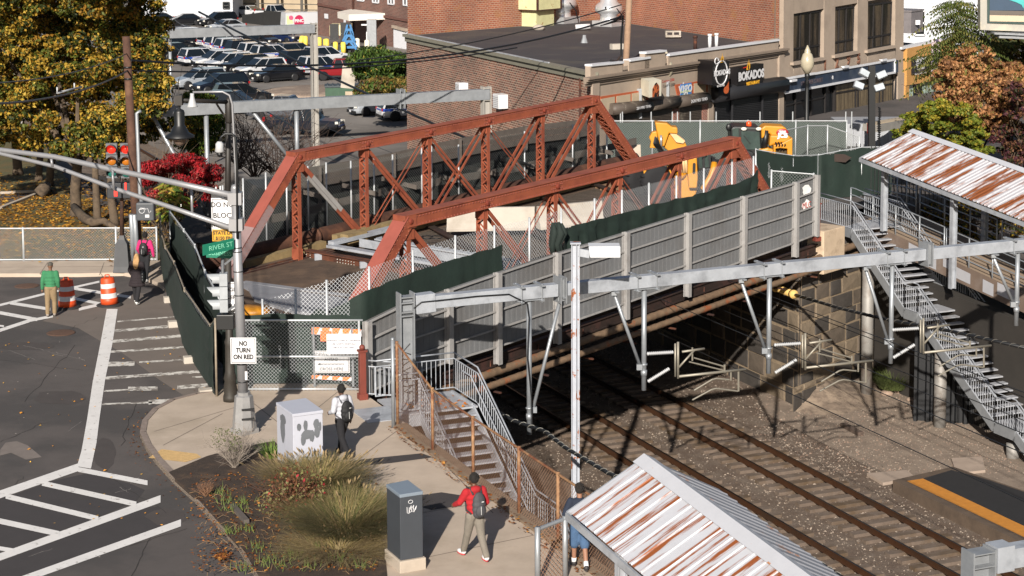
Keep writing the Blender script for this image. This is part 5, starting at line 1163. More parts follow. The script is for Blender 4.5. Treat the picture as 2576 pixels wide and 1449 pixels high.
# overhead cables on the left and across
def wires(nm,pts,s,r,lb,**k): return wire(nm,sag(pts[0],pts[1],s),r,lb,**k)
pa=WP.lerp(wt,.86)
wires('street_cable',(pa,D(-30,262,40)),.25,.03,'black cable from the wooden pole to the left edge, the lower one',group='street cables')
wires('street_cable',(WP.lerp(wt,.93),D(-30,210,40)),.2,.018,'black cable from the wooden pole to the left edge, the upper one',group='street cables')
wires('street_cable',(pa,D(1300,120,84)),.4,.03,'long black cable from the wooden pole across the parking lot toward the grey roof',group='street cables')
UPB=D(1565,318,95); UPT=D(1584,-40,95)
wires('street_cable',(D(900,152,88),D(1563,12,94.5)),.3,.03,'black cable crossing above the flat roof, the upper one',group='street cables')
wires('street_cable',(D(330,152,66),D(1562,42,94.5)),1.0,.045,'thick black cable crossing above the flat roof to the pole, the lower one',group='street cables')
wires('street_cable',(D(500,30,118),D(1340,420,80)),.2,.06,'slanting black cable from the far portal down to the far truss',group='street cables')
wires('street_cable',(D(430,110,118),D(760,330,84)),.3,.03,'thin black cable slanting down in front of the parked cars',group='street cables')
mb=MB(); a,b=D(144,234,52),D(205,219,54); mb.tube(a,b,.03); 
for q in (a,b.lerp(a,.3)): mb.tube(q,q+V(0,0,.16),.022)
tag(mb.build('cable_clamp',insul),'white clamp on the cable in front of the yellow tree','cable clamp')
# ------------------------------------------------------------ barrels, cabinets, board signs
bor=mat('barrel_orange','#b9431a',.5,0,.06,2); bwh=mat('barrel_white','#b9b9b9',.45,0,.06,2); rub=mat('black_rubber','#222021',.8)
def barrel(p,lean,lb):
    root=thing('traffic_barrel',tuple(p),lb,'traffic barrel','orange and white traffic barrels on the road'); q=Matrix.Rotation(lean[0],3,'X')@Matrix.Rotation(lean[1],3,'Y')
    mb=MB(); mb.lathe([(.43,0),(.44,.02),(.36,.06),(.26,.07)],p,22); mb.build('rubber_base',rub,root)
    zs=[.06,.26,.27,.42,.43,.6,.61,.76,.77,.88,.92]; rs=[.285,.275,.265,.265,.255,.25,.24,.238,.228,.222,.19]
    prof=[(.29,.06),(.28,.25),(.268,.26),(.265,.42),(.255,.43),(.252,.58),(.242,.59),(.24,.74),(.228,.75),(.222,.9),(.19,.93),(.02,.94)]
    mb=MB(); mb.lathe(prof,p,22,axis=q); n=22
    for i in range(len(prof)-1):
        z=(prof[i][1]+prof[i+1][1])/2
        if .26<z<.42 or .59<z<.74:
            for k in range(n): mb.m[i*n+k]=1
    mb.build('barrel_body',[bor,bwh],root); mb=MB(); c=p+q@V(0,0,.92); mb.path([c+q@V(-.09,0,0),c+q@V(-.06,0,.1),c+q@V(.06,0,.1),c+q@V(.09,0,0)],.022,6); mb.build('handle',bor,root)
p1_=G(*C5(1010,480),RZ); barrel(G(170,774,RZ),(0.02,-.02),'orange and white traffic barrel partly hidden by the man in the green shirt')
barrel(G(276,768,RZ),(-.04,-.07),'orange and white traffic barrel standing alone left of the woman in the black coat')
def cab(name,pxs,z1,label,mbody,base=None,cat='utility cabinet',shrink=.03):
    P=[G(x,y,z1) for x,y in pxs]; c=sum(P,V(0,0,0))/4; root=thing(name,(c.x,c.y,0),label,cat); z0=.24 if base else 0
    ins=[p.lerp(c,shrink) for p in P]; mb=MB(); mb.prism([(p.x,p.y) for p in ins],z0,z1-.05); bd=mb.build('cabinet_body',mbody,root,bevel=.01)
    mb=MB(); mb.prism([(p.x,p.y) for p in P],z1-.07,z1); mb.build('cabinet_lid',mbody if not base else mat('lid_grey_blue','#75808c',.5,.1,.05),root,bevel=.01)
    if base: 
        mb=MB(); mb.prism([((p-c)*1.13+c).to_2d()[:] for p in P],-.02,.24); mb.build('concrete_plinth',conc,root,bevel=.015)
    return root,bd,ins,c
def R2(x,y): return ((780+x/2.596)*.8583,(1130+y/2.596)*.8583)
r_w,bd,ins,c=cab('utility_cabinet',[R2(*q) for q in ((73,127),(302,93),(434,187),(200,218))],1.55,'tall white utility cabinet with grey paint blotches behind the bushes',mat('cabinet_white','#a9abb6',.5,0,.04,2,col2='#9a9ca5',sc2=1))
# grey blotches on the white cabinet
blot=mat('grey_overspray','#5f6267',.6); 
def facept(a,b,u,z,o=.003): 
    d=(b-a); n_=V(d.y,-d.x,0).normalized(); p=a+d*u; return V(p.x,p.y,z)+n_*o
rr=random.Random(8); mb=MB()
def blob(a,b,u0,z0,ru,rzz,n=14,o=.004):
    mb.poly([facept(a,b,u0+ru*math.cos(k*6.283/n)*(1+.12*rr.uniform(-1,1)),z0+rzz*math.sin(k*6.283/n)*(1+.15*rr.uniform(-1,1)),o) for k in range(n)])
a,b=ins[3],ins[2]; oo=[.004]
for u0,z0,ru,rzz in ((.2,1.22,.08,.09),(.42,1.24,.07,.13),(.78,1.25,.1,.12),(.5,1.02,.22,.12),(.33,.92,.08,.16),(.62,.98,.08,.14),(.8,1.05,.09,.14),(.9,1.18,.04,.1)): oo[0]+=.0015; blob(a,b,u0,z0,ru,rzz,o=oo[0])
mb.build('paint_blotch',blot,bd); mb=MB(); a,b=ins[0],ins[3]; blob(a,b,.4,1.25,.17,.12,o=.005); blob(a,b,.38,1.02,.14,.3,o=.0065)
mb.build('paint_blotch',blot,bd)
r_d,bd,ins,c=cab('utility_cabinet',[R2(*q) for q in ((911,750),(1078,716),(1193,803),(1016,830))],1.6,'tall dark grey utility cabinet on a concrete plinth beside the bushes',mat('cabinet_dark','#3b3f45',.55,.1,.08,2),base=True)
a,b=ins[3],ins[2]; mb=MB()
def fp3(u,z): return facept(a,b,u,z,.008)
mb.path([fp3(.3,1.32),fp3(.31,1.2),fp3(.38,1.18),fp3(.4,1.31),fp3(.42,1.2),fp3(.5,1.22),fp3(.48,1.34),fp3(.44,1.28),fp3(.56,1.2),fp3(.6,1.34),fp3(.52,1.3),fp3(.68,1.24),fp3(.72,1.32),fp3(.6,1.2)],.007,4)
mb.path([fp3(.46+.1*math.cos(k*.7),1.42+.035*math.sin(k*.7)) for k in range(10)],.006,4); mb.build('white_scrawl',signw,bd)
mb=MB(); mb.tube(facept(ins[2],ins[1],.1,.75,.02),facept(ins[2],ins[1],.1,.55,.02),.012,n=6); mb.build('cabinet_handle',pipe,bd)
# barricade signs behind the gate
gy=ga.y+.35; gpl=(V(0,gy,0),V(1,gy,0)); q=lambda x,y: W(x,y,*gpl)
root=thing('barricade_sign',tuple(q(835,940)),'striped barricade with SIDEWALK CLOSED AHEAD CROSS HERE board behind the gate','barricade')
mb=MB()
for x in (787,884): mb.beam(q(x,822),q(x+4,972),.05,.05)
mb.build('leg',galvd,root); orr=mat('stripe_orange','#e4742a',.5,0,.05)
c=(q(783,877)+q(884,943))/2; o_,bd,n_=sign('','','',c,1.0,.62,signw,root=root,border=sblk)
for t,dz in (('SIDEWALK CLOSED',.2),('AHEAD',.07),('CROSS HERE',-.2)): face(bd,t,.115,sblk,c+V(0,-.02,dz))
mb=MB(); mb.box(c+V(.02,-.015,-.06),(.66,.006,.018)); mb.add([c+V(-.38,-.018,-.06),c+V(-.3,-.018,-.02),c+V(-.3,-.018,-.1)],[(0,2,1)]); mb.build('arrow',sblk,bd)
mb=MB(); mm=MB()
for (xa,xb_,ya,h) in ((784,912,832,.19),(784,884,948,.1)):
    a,b=q(xa,ya),q(xb_,ya+6); mb.beam(a,b,.02,h); L_=(b-a).length; k=0
    while k*.28<L_-.14:
        s=a.lerp(b,k*.28/L_)+V(0,-.013,0); e=V(.13,0,0); mm.add([s+V(0,0,h/2),s+e+V(.1,0,h/2)*1,s+e+V(-.02,0,-h/2)+V(.12-.1,0,0),s+V(-.0,0,-h/2)],[(0,3,2,1)]); k+=1
mb.build('stripe_board',signw,root); mm.build('orange_stripe',orr,root)
c=q(820,845)+V(0,-.03,0); mb=MB(); mb.box(c,(.3,.02,.28)); mb.build('orange_plate',mat('plate_orange','#e86a2a',.5),root)
c=q(868,856)+V(0,-.42,0); root=thing('closure_banner',tuple(c),'white banner reading SIDEWALK CLOSED AT THE BRIDGE USE NORTH SIDEWALK tied to the gate','banner')
mb=MB(); mb.box(c,(.93,.012,.56)); bd=mb.build('banner_sheet',signw,root)
for t,dz in (('SIDEWALK CLOSED AT THE BRIDGE',.1),('USE NORTH SIDEWALK',0),('MBTA ACCESS OPEN',-.1)): face(bd,t,.062,mat('banner_ink','#2a2a48',.6),c+V(0,-.012,dz),width=.9 if len(t)>20 else None)
# ============================================================ PEOPLE
def remesh(o,v=.018,sm=2):
    r=o.modifiers.new('remesh','REMESH'); r.mode='VOXEL'; r.voxel_size=v; r.use_smooth_shade=True
    if sm: s=o.modifiers.new('smooth','SMOOTH'); s.iterations=sm; s.factor=.5
def person(label,p,head,H,legs,arms,top,bot,shoe,skin='#5a3a2a',hair='#15110f',extra=None,long=False,coat=0,turn=0,lean=.03,shortp=None,hairmb=None,hood=False):
    root=thing('person',tuple(p),label,'person'); k=H/1.75
    f=V(math.cos(head),math.sin(head),0); r=V(math.sin(head),-math.cos(head),0); up=V(0,0,1)
    Q=lambda a,b,c: p+(f*(a+lean*c)+r*b+up*c)*k      # forward, right, up in a 1.75 m body
    def limb(mb,pts,rs,n=10):
        mb.path(pts,[x*k for x in rs],n)
        for a,b in zip(pts,rs): mb.ball(a,b*k,8)
    hip={s:Q(0,.09*s,.93) for s in(-1,1)}; sh={s:Q(0,.185*s,1.42) for s in(-1,1)}
    kn={};an={};toe={}
    for s in (-1,1):
        kf,kz,af,az=legs[0 if s<0 else 1]; kn[s]=Q(kf,.1*s,kz); an[s]=Q(af,.1*s,az); toe[s]=Q(af+.19,.12*s,max(.035,az-.05) if az<.16 else az-.13)
    el={};wr={};hn={}
    for s in (-1,1):
        (ef,er,ez),(wf,wr_,wz)=arms[0 if s<0 else 1]; el[s]=Q(ef,er*s,ez); wr[s]=Q(wf,wr_*s,wz); d=(wr[s]-el[s]).normalized(); hn[s]=wr[s]+d*.09*k
    q=Matrix((r,f,up)).transposed()
    mb=MB()
    for z,w,d in ((.95,.165,.12),(1.05,.15,.11),(1.18,.15,.105),(1.3,.17,.115),(1.39,.155,.1)): mb.ball(Q(0,0,z),k,10,sz=(w,d,.1),rot=q)
    mb.tube(Q(0,0,1.4),Q(.01,0,1.56),.055*k,n=10)
    hc=Q(.03,0,1.645); tq=Matrix.Rotation(turn,3,'Z')@q; mb.ball(hc,k,14,sz=(.076,.093,.112),rot=tq); mb.ball(hc+tq@V(0,.05,-.05)*k,k,10,sz=(.05,.05,.06),rot=tq); mb.ball(hc+tq@V(0,.1,-.012)*k,.016*k,6)
    for s in(-1,1): mb.ball(hc+tq@V(.078*s,-.005,-.005)*k,k,6,sz=(.014,.025,.035),rot=tq)
    for s in (-1,1):
        limb(mb,[hip[s],kn[s],an[s]],[.085,.058,.042]); limb(mb,[an[s],toe[s]],[.042,.03]); limb(mb,[sh[s],el[s],wr[s]],[.055,.042,.03])
        mb.ball(hn[s]-(hn[s]-wr[s])*.25,k,8,sz=(.04,.022,.05))
        d=(hn[s]-wr[s]).normalized(); sd=d.cross(r).normalized()
        for j in range(4): b0=hn[s]+sd*(.02*(j-1.5))*k; mb.path([b0,b0+d*.035*k,b0+(d*.06-r*s*.015)*k],[.011*k,.01*k,.008*k],6)
        b0=wr[s]+d*.03*k+f*.025*k; mb.path([b0,b0+(d*.03+f*.03)*k,b0+(d*.06+f*.03)*k],[.012*k,.011*k,.009*k],6)
    o=mb.build('body',mat('skin_'+skin[1:],skin,.55,0,.05),root,uv=False); remesh(o,.014)
    mb=MB()                                     # trousers or skirtless legs
    ce={s:(kn[s] if shortp is None else hip[s].lerp(kn[s],shortp)) for s in (-1,1)}
    for s in(-1,1):
        if shortp is None: limb(mb,[hip[s],hip[s].lerp(kn[s],.55),kn[s],kn[s].lerp(an[s],.55),an[s]+up*.03*k],[.115,.1,.083,.075,.068])
        else: limb(mb,[hip[s],hip[s].lerp(kn[s],.5),hip[s].lerp(kn[s],.98)],[.12,.115,.105])
    mb.ball(Q(0,0,.97),k,10,sz=(.185,.14,.12),rot=q)
    o=mb.build('shorts' if shortp else 'trousers',mat('cloth_'+bot[1:],bot,.9,0,.15,6,.3,25),root,uv=False); remesh(o,.018)
    if top:
        mb=MB()
        for z,w,d in ((1.0,.185,.14),(1.1,.185,.14),(1.2,.19,.14),(1.31,.2,.14),(1.4,.175,.12)): mb.ball(Q(0,0,z),k,10,sz=(w,d,.11),rot=q)
        if coat:
            for z in np.arange(.95,coat,-.09): mb.ball(Q(0,0,z),k,10,sz=(.235+.3*(.95-z),.19+.2*(.95-z),.1),rot=q)
        for s in(-1,1): limb(mb,[sh[s],sh[s].lerp(el[s],.5),el[s],el[s].lerp(wr[s],.5),wr[s]],[.088,.078,.07,.062,.052])
        if hood: mb.ball(Q(-.06,0,1.47),k,10,sz=(.13,.09,.08),rot=q); mb.ball(Q(.03,0,1.47),k,10,sz=(.09,.09,.05),rot=q)
        else: mb.ball(Q(0,0,1.46),k,8,sz=(.08,.075,.05),rot=q)
        o=mb.build('jacket' if coat else 'sweater',mat('cloth_'+top[1:],top,.9,0,.12,5,.35,20),root,uv=False); remesh(o,.018)
    mb=MB()
    if long:
        mb.ball(hc+tq@V(0,-.02,.02)*k,k,12,sz=(.085,.1,.115),rot=tq)
        for j in range(7): a=(j-3)/3; mb.path([hc+tq@V(.06*a,-.06,.04)*k,hc+tq@V(.085*a,-.08,-.12)*k,Q(-.1,.08*a,1.4),Q(-.13,.07*a+.01,1.22+.05*abs(a))],[.03*k,.032*k,.026*k,.01*k],7)
    elif hair=='cap':
        mb.ball(hc+tq@V(0,0,.045)*k,k,12,sz=(.088,.1,.085),rot=tq); mb.box(hc+tq@V(0,.12,.04)*k,(.13*k,.1*k,.015),rot=tq)
    else:
        mb.ball(hc+tq@V(0,-.015,.03)*k,k,12,sz=(.095,.108,.115),rot=tq)
        rr=random.Random(len(label))
        for j in range(50): a=rr.random()*6.28; b=rr.random()*1.7; mb.ball(hc+tq@(V(math.cos(a)*math.sin(b)*.095,-.015+math.sin(a)*math.sin(b)*.105*(1 if math.sin(a)<.3 else .7),.035+.105*math.cos(b)))*k,.022*k,5)
    hm={'cap':'#4a4640'}.get(hair,hair); o=mb.build('cap' if hair=='cap' else 'hair',mat('hair_'+hm[1:],hm,.9,0,.3,8),root,uv=False); 
    if long: remesh(o,.02)
    for s in(-1,1):
        mb=MB(); d=(toe[s]-an[s]); d.z=0; d=d.normalized(); sd=V(-d.y,d.x,0); c0=(an[s]+toe[s])/2; sole=min(an[s].z,toe[s].z); 
        tilt=(toe[s].z-an[s].z+.06*k); 
        fr_=V(d.x,d.y,0)*1; q2=Matrix((sd,(toe[s]-an[s]+up*.045*k).normalized() if tilt<-.03 else d,up)).transposed()
        mb.ball(c0+up*(-.005)*k,k,10,sz=(.052,.135,.055),rot=q2); mb.ball(an[s]-d*.01,.058*k,8)
        o=mb.build('shoe',mat('shoe_'+shoe[0][1:],shoe[0],.6),root,uv=False); remesh(o,.014)
        mb=MB(); mb.ball(c0-up*.035*k,k,10,sz=(.055,.145,.022),rot=q2); mb.build('sole',mat('sole_'+shoe[1][1:],shoe[1],.6),o,uv=False)
    if shortp:
        for s in(-1,1): mb=MB(); mb.path([an[s]+up*.0,an[s].lerp(kn[s],.28)],[.05*k,.052*k],8); mb.build('sock',mat('sock_white','#d8d8d8',.8),root,uv=False)
    if extra: extra(root,Q,k,q,hn,sh)
    return root
def backpack(col,w=.17,h=.26,z=1.2,b=.2):
    def fn(root,Q,k,q,hn,sh):
        pk=thing('backpack',tuple(Q(-b,0,z)),{'#141417':'black backpack worn by the person in the white hoodie','#3a3a3e':'dark grey backpack worn by the person in the red hoodie','#121214':'small black backpack worn by the person in the pink top'}[col],'backpack')
        mb=MB(); 
        for dz,sw,sd in ((-.75,.9,.9),(-.35,1,1),(.1,1,1),(.55,.9,.85),(.8,.72,.6)): mb.ball(Q(-b,0,z+dz*h*.75),k,10,sz=(w*sw,.1*sd,h*.4),rot=q)
        m=mat('pack_'+col[1:],col,.75,0,.15,6,.2,30); o=mb.build('pack_body',m,pk,uv=False); remesh(o,.02)
        mb=MB(); mb.ball(Q(-b-.09,0,z-.1),k,10,sz=(w*.75,.05,h*.45),rot=q); mb.build('front_pocket',m,pk,uv=False)
        for s in (-1,1): mb=MB(); mb.path([Q(-.13,.09*s,z+h*.75),Q(-.04,.12*s,1.52),Q(.1,.12*s,1.47),Q(.15,.13*s,1.25),Q(.02,.18*s,1.05),Q(-.13,.15*s,z-h*.6)],.02*k,6); mb.build('shoulder_strap',mat('strap_'+col[1:],'#2a2a2d' if col!='#141417' else '#4a4a50',.8),pk,uv=False)
        mb=MB(); mb.box(Q(-b-.115,.03,z+.1),(.05,.01,.02),rot=q); mb.path([Q(-b-.14,-.02,z+.02),Q(-b-.145,-.02,z-.15)],.006,4); mb.build('zip',mat('zip_pale','#b5b5b5',.5),pk,uv=False)
    return fn
# white hoodie, walking away
pw=G(864,1150,0); person('person in a white hoodie walking away beside the white cabinet',pw,R(128),1.74,((-.1,.5,-.38,.16),(.2,.52,.3,.09)),(((-.02,.26,1.18),(.17,.24,1.1)),((-.04,.25,1.16),(.03,.26,.92))),'#a9aab2','#17161a',('#121214','#1a1a1c'),skin='#4d3226',extra=backpack('#141417',.17,.27,1.17),hood=True)
pr_=G(1196,1408,0); person('person in a red hoodie and grey trousers striding beside the dark grey cabinet',pr_,R(118),1.76,((.14,.52,.34,.09),(-.08,.5,-.3,.12)),(((.1,.28,1.2),(.3,.3,1.1)),((-.04,.25,1.17),(.1,.2,1.03))),'#96161e','#6d675f',('#c9c9cb','#b01f2b'),skin='#5a3c2c',extra=backpack('#3a3a3e',.16,.28,1.18),hood=True,turn=.35)
ps=G(1458,1432,0); person('person in a navy sweater and denim shorts next to the shelter roof',ps,R(95),1.72,((.1,.5,.16,.09),(-.02,.5,-.28,.13)),(((-.04,.3,1.18),(.02,.3,.9)),((.0,.27,1.18),(.14,.26,.95))),'#1c2434','#3e5878',('#2c2a2c','#3a3636'),skin='#8a6450',hair='#1b1613',shortp=.9)
pg=G(129,797,RZ); person('man in a green sweatshirt, khaki trousers and a cap standing left of the first barrel',pg,R(92),1.76,((-.02,.5,-.06,.09),(.06,.5,.05,.09)),(((-.03,.245,1.17),(.0,.265,.92)),((-.02,.24,1.17),(.06,.24,.97))),'#2f6d49','#7d6a50',('#8a8078','#5a544e'),skin='#6a4a38',hair='cap')
def bag(root,Q,k,q,hn,sh):
    o=thing('shoulder_bag',tuple(Q(-.05,.26,.95)),'black shoulder bag carried by the woman in the black coat','bag'); mb=MB()
    for dz in (-.1,0,.1): mb.ball(Q(-.05,.27,.97+dz),k,10,sz=(.08,.17,.12),rot=q)
    b=mb.build('bag_body',blk,o,uv=False); remesh(b,.02); mb=MB(); mb.path([Q(.08,.27,1.05),Q(0,.19,1.46),Q(-.15,.27,1.05)],.012,5); mb.build('bag_strap',blk,o,uv=False)
pb_=G(345,764,RZ); person('woman with long fair hair in a black coat beside the green screen',pb_,R(80),1.66,((.04,.5,.12,.09),(-.12,.5,-.3,.12)),(((-.02,.26,1.17),(.08,.22,1.0)),((-.02,.27,1.17),(.05,.26,.95))),'#1f171b','#17161a',('#d0d0d0','#bdbdbd'),skin='#c79a80',hair='#9c7a52',long=True,coat=.62,extra=bag)
pp_=G(366,707,0); person('person in a bright pink top walking beyond the woman in the black coat',pp_,R(82),1.68,((.02,.5,.08,.09),(-.1,.5,-.24,.11)),(((-.03,.27,1.17),(.1,.24,1.0)),((-.02,.28,1.17),(.04,.3,.92))),'#b0235f','#16161a',('#dcdcdc','#c9c9c9'),skin='#3f281e',hair='#110e0d',extra=backpack('#121214',.17,.25,1.2))
# ============================================================ PLANTS IN THE BED
def GZ(x,y,z=.03): return G(x,y,z)
dryg=mat('dry_grass','#7f6c4d',.9,0,.3,4); gg=mat('grass_green','#4d5229',.85,0,.3,3); gs=mat('grass_straw','#857548',.85,0,.3,3); gsil=mat('silver_stems','#82786f',.9,0,.2,4)
def grass_tuft(name,label,c,n,h,rad,mats,seed,lean=.5,w=.006,cat='grass',heads=0,curve=1.0):
    r=np.random.default_rng(seed); vs=[];fs=[];mi=[]
    for i in range(n):
        a=r.random()*6.283; rr=rad*math.sqrt(r.random())*.55; b=np.array([c.x+math.cos(a)*rr,c.y+math.sin(a)*rr,c.z]); a2=a+r.normal()*.5; L_=h*(.55+.55*r.random()); ln=lean*(.3+.9*r.random()); d=np.array([math.cos(a2),math.sin(a2),0]); s=np.array([-math.sin(a2),math.cos(a2),0])*w*(.7+.8*r.random()); o=len(vs)
        for k in range(4):
            t=k/3; q=b+np.array([0,0,L_*(t-.22*curve*ln*t*t)])+d*L_*ln*t*t*.9+d*rr*.8*t; wd_=(1-t*.85); vs+= [tuple(q-s*wd_),tuple(q+s*wd_)]
        fs+= [(o+2*k,o+2*k+1,o+2*k+3,o+2*k+2) for k in range(3)]; m=int(r.integers(len(mats))); mi+=[m]*3
        if i<heads:
            q=b+np.array([0,0,L_*(1-.22*ln)*1.0])+d*(L_*ln*.9+rr*.8); o=len(vs); e=d*.12+np.array([0,0,.08]); sp=np.array([-d[1],d[0],0])*.02
            vs+=[tuple(q-e*.2),tuple(q+e*.5+sp),tuple(q+e),tuple(q+e*.5-sp)]; fs+=[(o,o+1,o+2,o+3)]; mi+=[len(mats)-1]
    me=bpy.data.meshes.new(name); me.from_pydata(vs,[],fs)
    for m in mats: me.materials.append(m)
    me.polygons.foreach_set('material_index',mi); o=bpy.data.objects.new(name,me); COL.objects.link(o); return tag(o,label,cat)
grass_tuft('ornamental_grass','large clump of green and straw ornamental grass between the two cabinets, nearest the dark one',GZ(872,1348),9000,.88,.95,[gg,gg,gs,dryg],1,1.25,.0045,heads=260)
grass_tuft('ornamental_grass','clump of ornamental grass with feathery heads right of the white cabinet',GZ(800,1240),6500,.72,.85,[gg,gs,dryg],2,1.2,.0045,heads=380)
grass_tuft('ornamental_grass','smaller clump of feathery grass hiding the left foot of the white cabinet',GZ(725,1222),1600,.6,.5,[gs,dryg],3,1.0,.0045,heads=160)
grass_tuft('lily_leaves','tuft of green strap leaves left of the white cabinet',GZ(682,1150),120,.4,.3,[mat('lily_green','#586d2b',.7,0,.2)],4,1.0,.014,'plant')
mb=MB(); b=GZ(590,1175); twigs(mb,b,100,1.0,1.0,.007,11,.35,1.0,3); bsh=tag(mb.build('dry_bush',gsil),'grey leafless bush spraying out below the silver pole','bush')
k=[(b.x-.45+.2*i,b.y+.1,.75+.1*(i%2),.16) for i in range(4)]; leaves('green_leaves',[(b.x-.3,b.y,.75,.25),(b.x,b.y,.8,.2),(b.x+.05,b.y-.1,.55,.2)],260,.05,[leafmat('sage_leaf','#5b6040')],bsh)
mb=MB(); b=GZ(742,1318); twigs(mb,b,90,1.15,.8,.008,12,.25,1.0,3); rb_=tag(mb.build('red_bush',mat('red_brown_twig','#5a3a2c',.9)),'bushy shrub with olive and red leaves in the middle of the bed','bush')
leaves('shrub_leaves',[(b.x-.25,b.y,.75,.45),(b.x+.25,b.y+.1,.8,.45),(b.x,b.y-.1,.5,.4),(b.x-.05,b.y,.98,.4),(b.x+.45,b.y,.6,.35),(b.x-.5,b.y,.5,.3)],1500,.075,[leafmat('olive_leaf','#77764a'),leafmat('pale_olive','#7d7650'),leafmat('crimson_leaf','#a3323c'),leafmat('brown_leaf','#6b4630')],rb_,weights=[.45,.2,.05,.3],shell=.2)
mb=MB(); twigs(mb,GZ(517,1248),60,.38,1.0,.006,13,.3,.9,1); tag(mb.build('twig_stump',mat('twig_tan','#7a5a44',.9)),'low tuft of cut reddish twigs at the left end of the bed','bush')
mb=MB(); mb.beam(GZ(585,1272,.08),GZ(620,1312,.08),.12,.09); tag(mb.build('timber_piece',wood),'short grey piece of timber lying in the bed','timber')
mb=MB()
for x,y in ((540,1230),(500,1225),(610,1290),(660,1380),(690,1400),(750,1410),(820,1415),(880,1420),(930,1425),(640,1350),(720,1370)): pass
gl=mat('weed_green','#4f5c26',.8,0,.3,3)
wd=[(random.Random(k).uniform(505,950),random.Random(k+99).uniform(1235,1440)) for k in range(22)]
r=np.random.default_rng(9); vs=[];fs=[]
for x,y in wd:
    c=GZ(x,y); 
    for i in range(18):
        a=r.random()*6.28; q=r.random()*.28; L_=.1+.15*r.random(); o=len(vs); bx,by=c.x+math.cos(a)*q,c.y+math.sin(a)*q; dx,dy=r.normal(size=2)*.07; vs+= [(bx-.008,by,.03),(bx+.008,by,.03),(bx+dx,by+dy,.03+L_)]; fs.append((o,o+1,o+2))
me=bpy.data.meshes.new('weeds'); me.from_pydata(vs,[],fs); me.materials.append(gl); o=bpy.data.objects.new('weeds',me); COL.objects.link(o); tag(o,'green weeds scattered over the planting bed','weeds',kind='stuff')
mb=MB(); rr=random.Random(6)
for i in range(150):
    c=GZ(rr.uniform(500,955),rr.uniform(1225,1440)); a=rr.random()*6.28; l=rr.uniform(.1,.4); mb.path([c,c+V(math.cos(a)*l*.5,math.sin(a)*l*.5,.03+rr.random()*.05),c+V(math.cos(a)*l,math.sin(a)*l,.01)],.006,3)
tag(mb.build('dead_stems',mat('dead_stem','#7a6247',.9)),'dead stems and twigs littering the planting bed','litter',kind='stuff')
grass_tuft('dead_grass','flattened straw coloured grass round the foot of the big clump',GZ(850,1385),1800,.35,1.3,[gs,dryg,mat('dead_straw','#8f7f5c',.9)],21,1.8,.006)
# fallen leaves
def fallen(name,n,fn,hs,label,size=.06,z=.012):
    r=np.random.default_rng(len(name)+n); vs=[];fs=[];mi=[]
    for i in range(n):
        p=fn(r); s=size*(.6+.9*r.random()); a=r.random()*6.28; t=r.normal(size=4)*.35*s; o=len(vs)
        for k in range(4): b=a+k*1.571; w=s*(1 if k%2==0 else .62)*.5; vs.append((p.x+math.cos(b)*w,p.y+math.sin(b)*w,p.z+z+abs(t[k])*.5))
        fs.append((o,o+1,o+2,o+3)); mi.append(int(r.integers(len(hs))))
    me=bpy.data.meshes.new(name); me.from_pydata(vs,[],fs)
    for h in hs: me.materials.append(leafmat('fall_'+h[1:],h,.1))
    me.polygons.foreach_set('material_index',mi); o=bpy.data.objects.new(name,me); COL.objects.link(o); tag(o,label,'leaves',kind='stuff'); return o
yb=['#a0742a','#845d26','#ab8539','#684822','#8f6124']
fallen('fallen_leaves',5200,lambda r:V(r.uniform(-34,-13.3),69.5+abs(r.normal())*7,.02),yb,'yellow leaves lying on the park lawn behind the fence',.12)
fallen('fallen_leaves',4200,lambda r:G(r.uniform(-60,400)+0,abs(r.normal()*45)+490+r.uniform(-60,60),.02),yb,'drifts of yellow leaves around the tree trunks in the park',.15)
ob=['#8a5328','#6e4022','#9a6c34','#573620']
fallen('fallen_leaves',1900,lambda r:GZ(r.uniform(480,950),r.uniform(1190,1440)),ob,'brown and orange leaves lying in the planting bed',.06)
def kerbleaf(r):
    i=r.integers(len(curb)-1); q=curb[i].lerp(curb[i+1],r.random()); d=(curb[i+1]-curb[i]).normalized(); q=q+V(-d.y,d.x,0)*abs(r.normal()*.25)*1.0+V(0,0,.0); return V(q.x,q.y,RZ)
fallen('fallen_leaves',140,kerbleaf,ob,'leaves caught along the foot of the kerb',.06)
fallen('fallen_leaves',150,lambda r:G(r.normal(642,14) if r.random()<.0 else r.normal(558,10),r.normal(1402,9),RZ),ob,'small heap of brown leaves against the kerb at the bottom',.07,.03)
fallen('fallen_leaves',110,lambda r:G(r.uniform(0,560),r.uniform(800,1330),RZ) ,['#c98b3c','#b57a2a','#d3a545'],'single yellow leaves dotted over the road',.07)
fallen('fallen_leaves',420,lambda r:S(r.uniform(.2,13),r.uniform(-.45,-.05),.0),ob,'rusty leaves gathered along the stone coping of the fence',.07,.07)
fallen('fallen_leaves',70,lambda r:S(r.uniform(-2.1,-.9),r.uniform(.9,2.4),0),['#c06a28','#b5701f'],'orange leaves lying on the landing of the left stairs',.1)
# ============================================================ TREES
bark=mat('bark','#544739',.95,0,.3,5,.5,16,col2='#3b3128',sc2=2)
def tree(label,name,trunks,crowns,n,size,mats,weights=None,seed=1,group='trees',branches=True,**kw):
    root=thing(name,tuple(trunks[0][0]),label,'tree',group)
    rd=random.Random(seed)
    for a,b,r0,r1 in trunks:
        mb=MB(); m=a.lerp(b,.5)+V(rd.uniform(-.15,.15),rd.uniform(-.1,.1),0); mb.path([a-V(0,0,.1),a+V(0,0,.3),m,b],[r0*1.35,r0,(r0+r1)/2,r1],12)
        if branches:
            for c in rd.sample(crowns,min(6,len(crowns))): q=Vector(c[:3]); mb.path([b.lerp(m,.3),b.lerp(q,.5)+V(0,0,.2),q],[r1*.7,r1*.4,r1*.15],6)
        mb.build('trunk',bark,root)
    leaves('crown',crowns,n,size,mats,root,weights=weights,seed=seed,**kw); return root
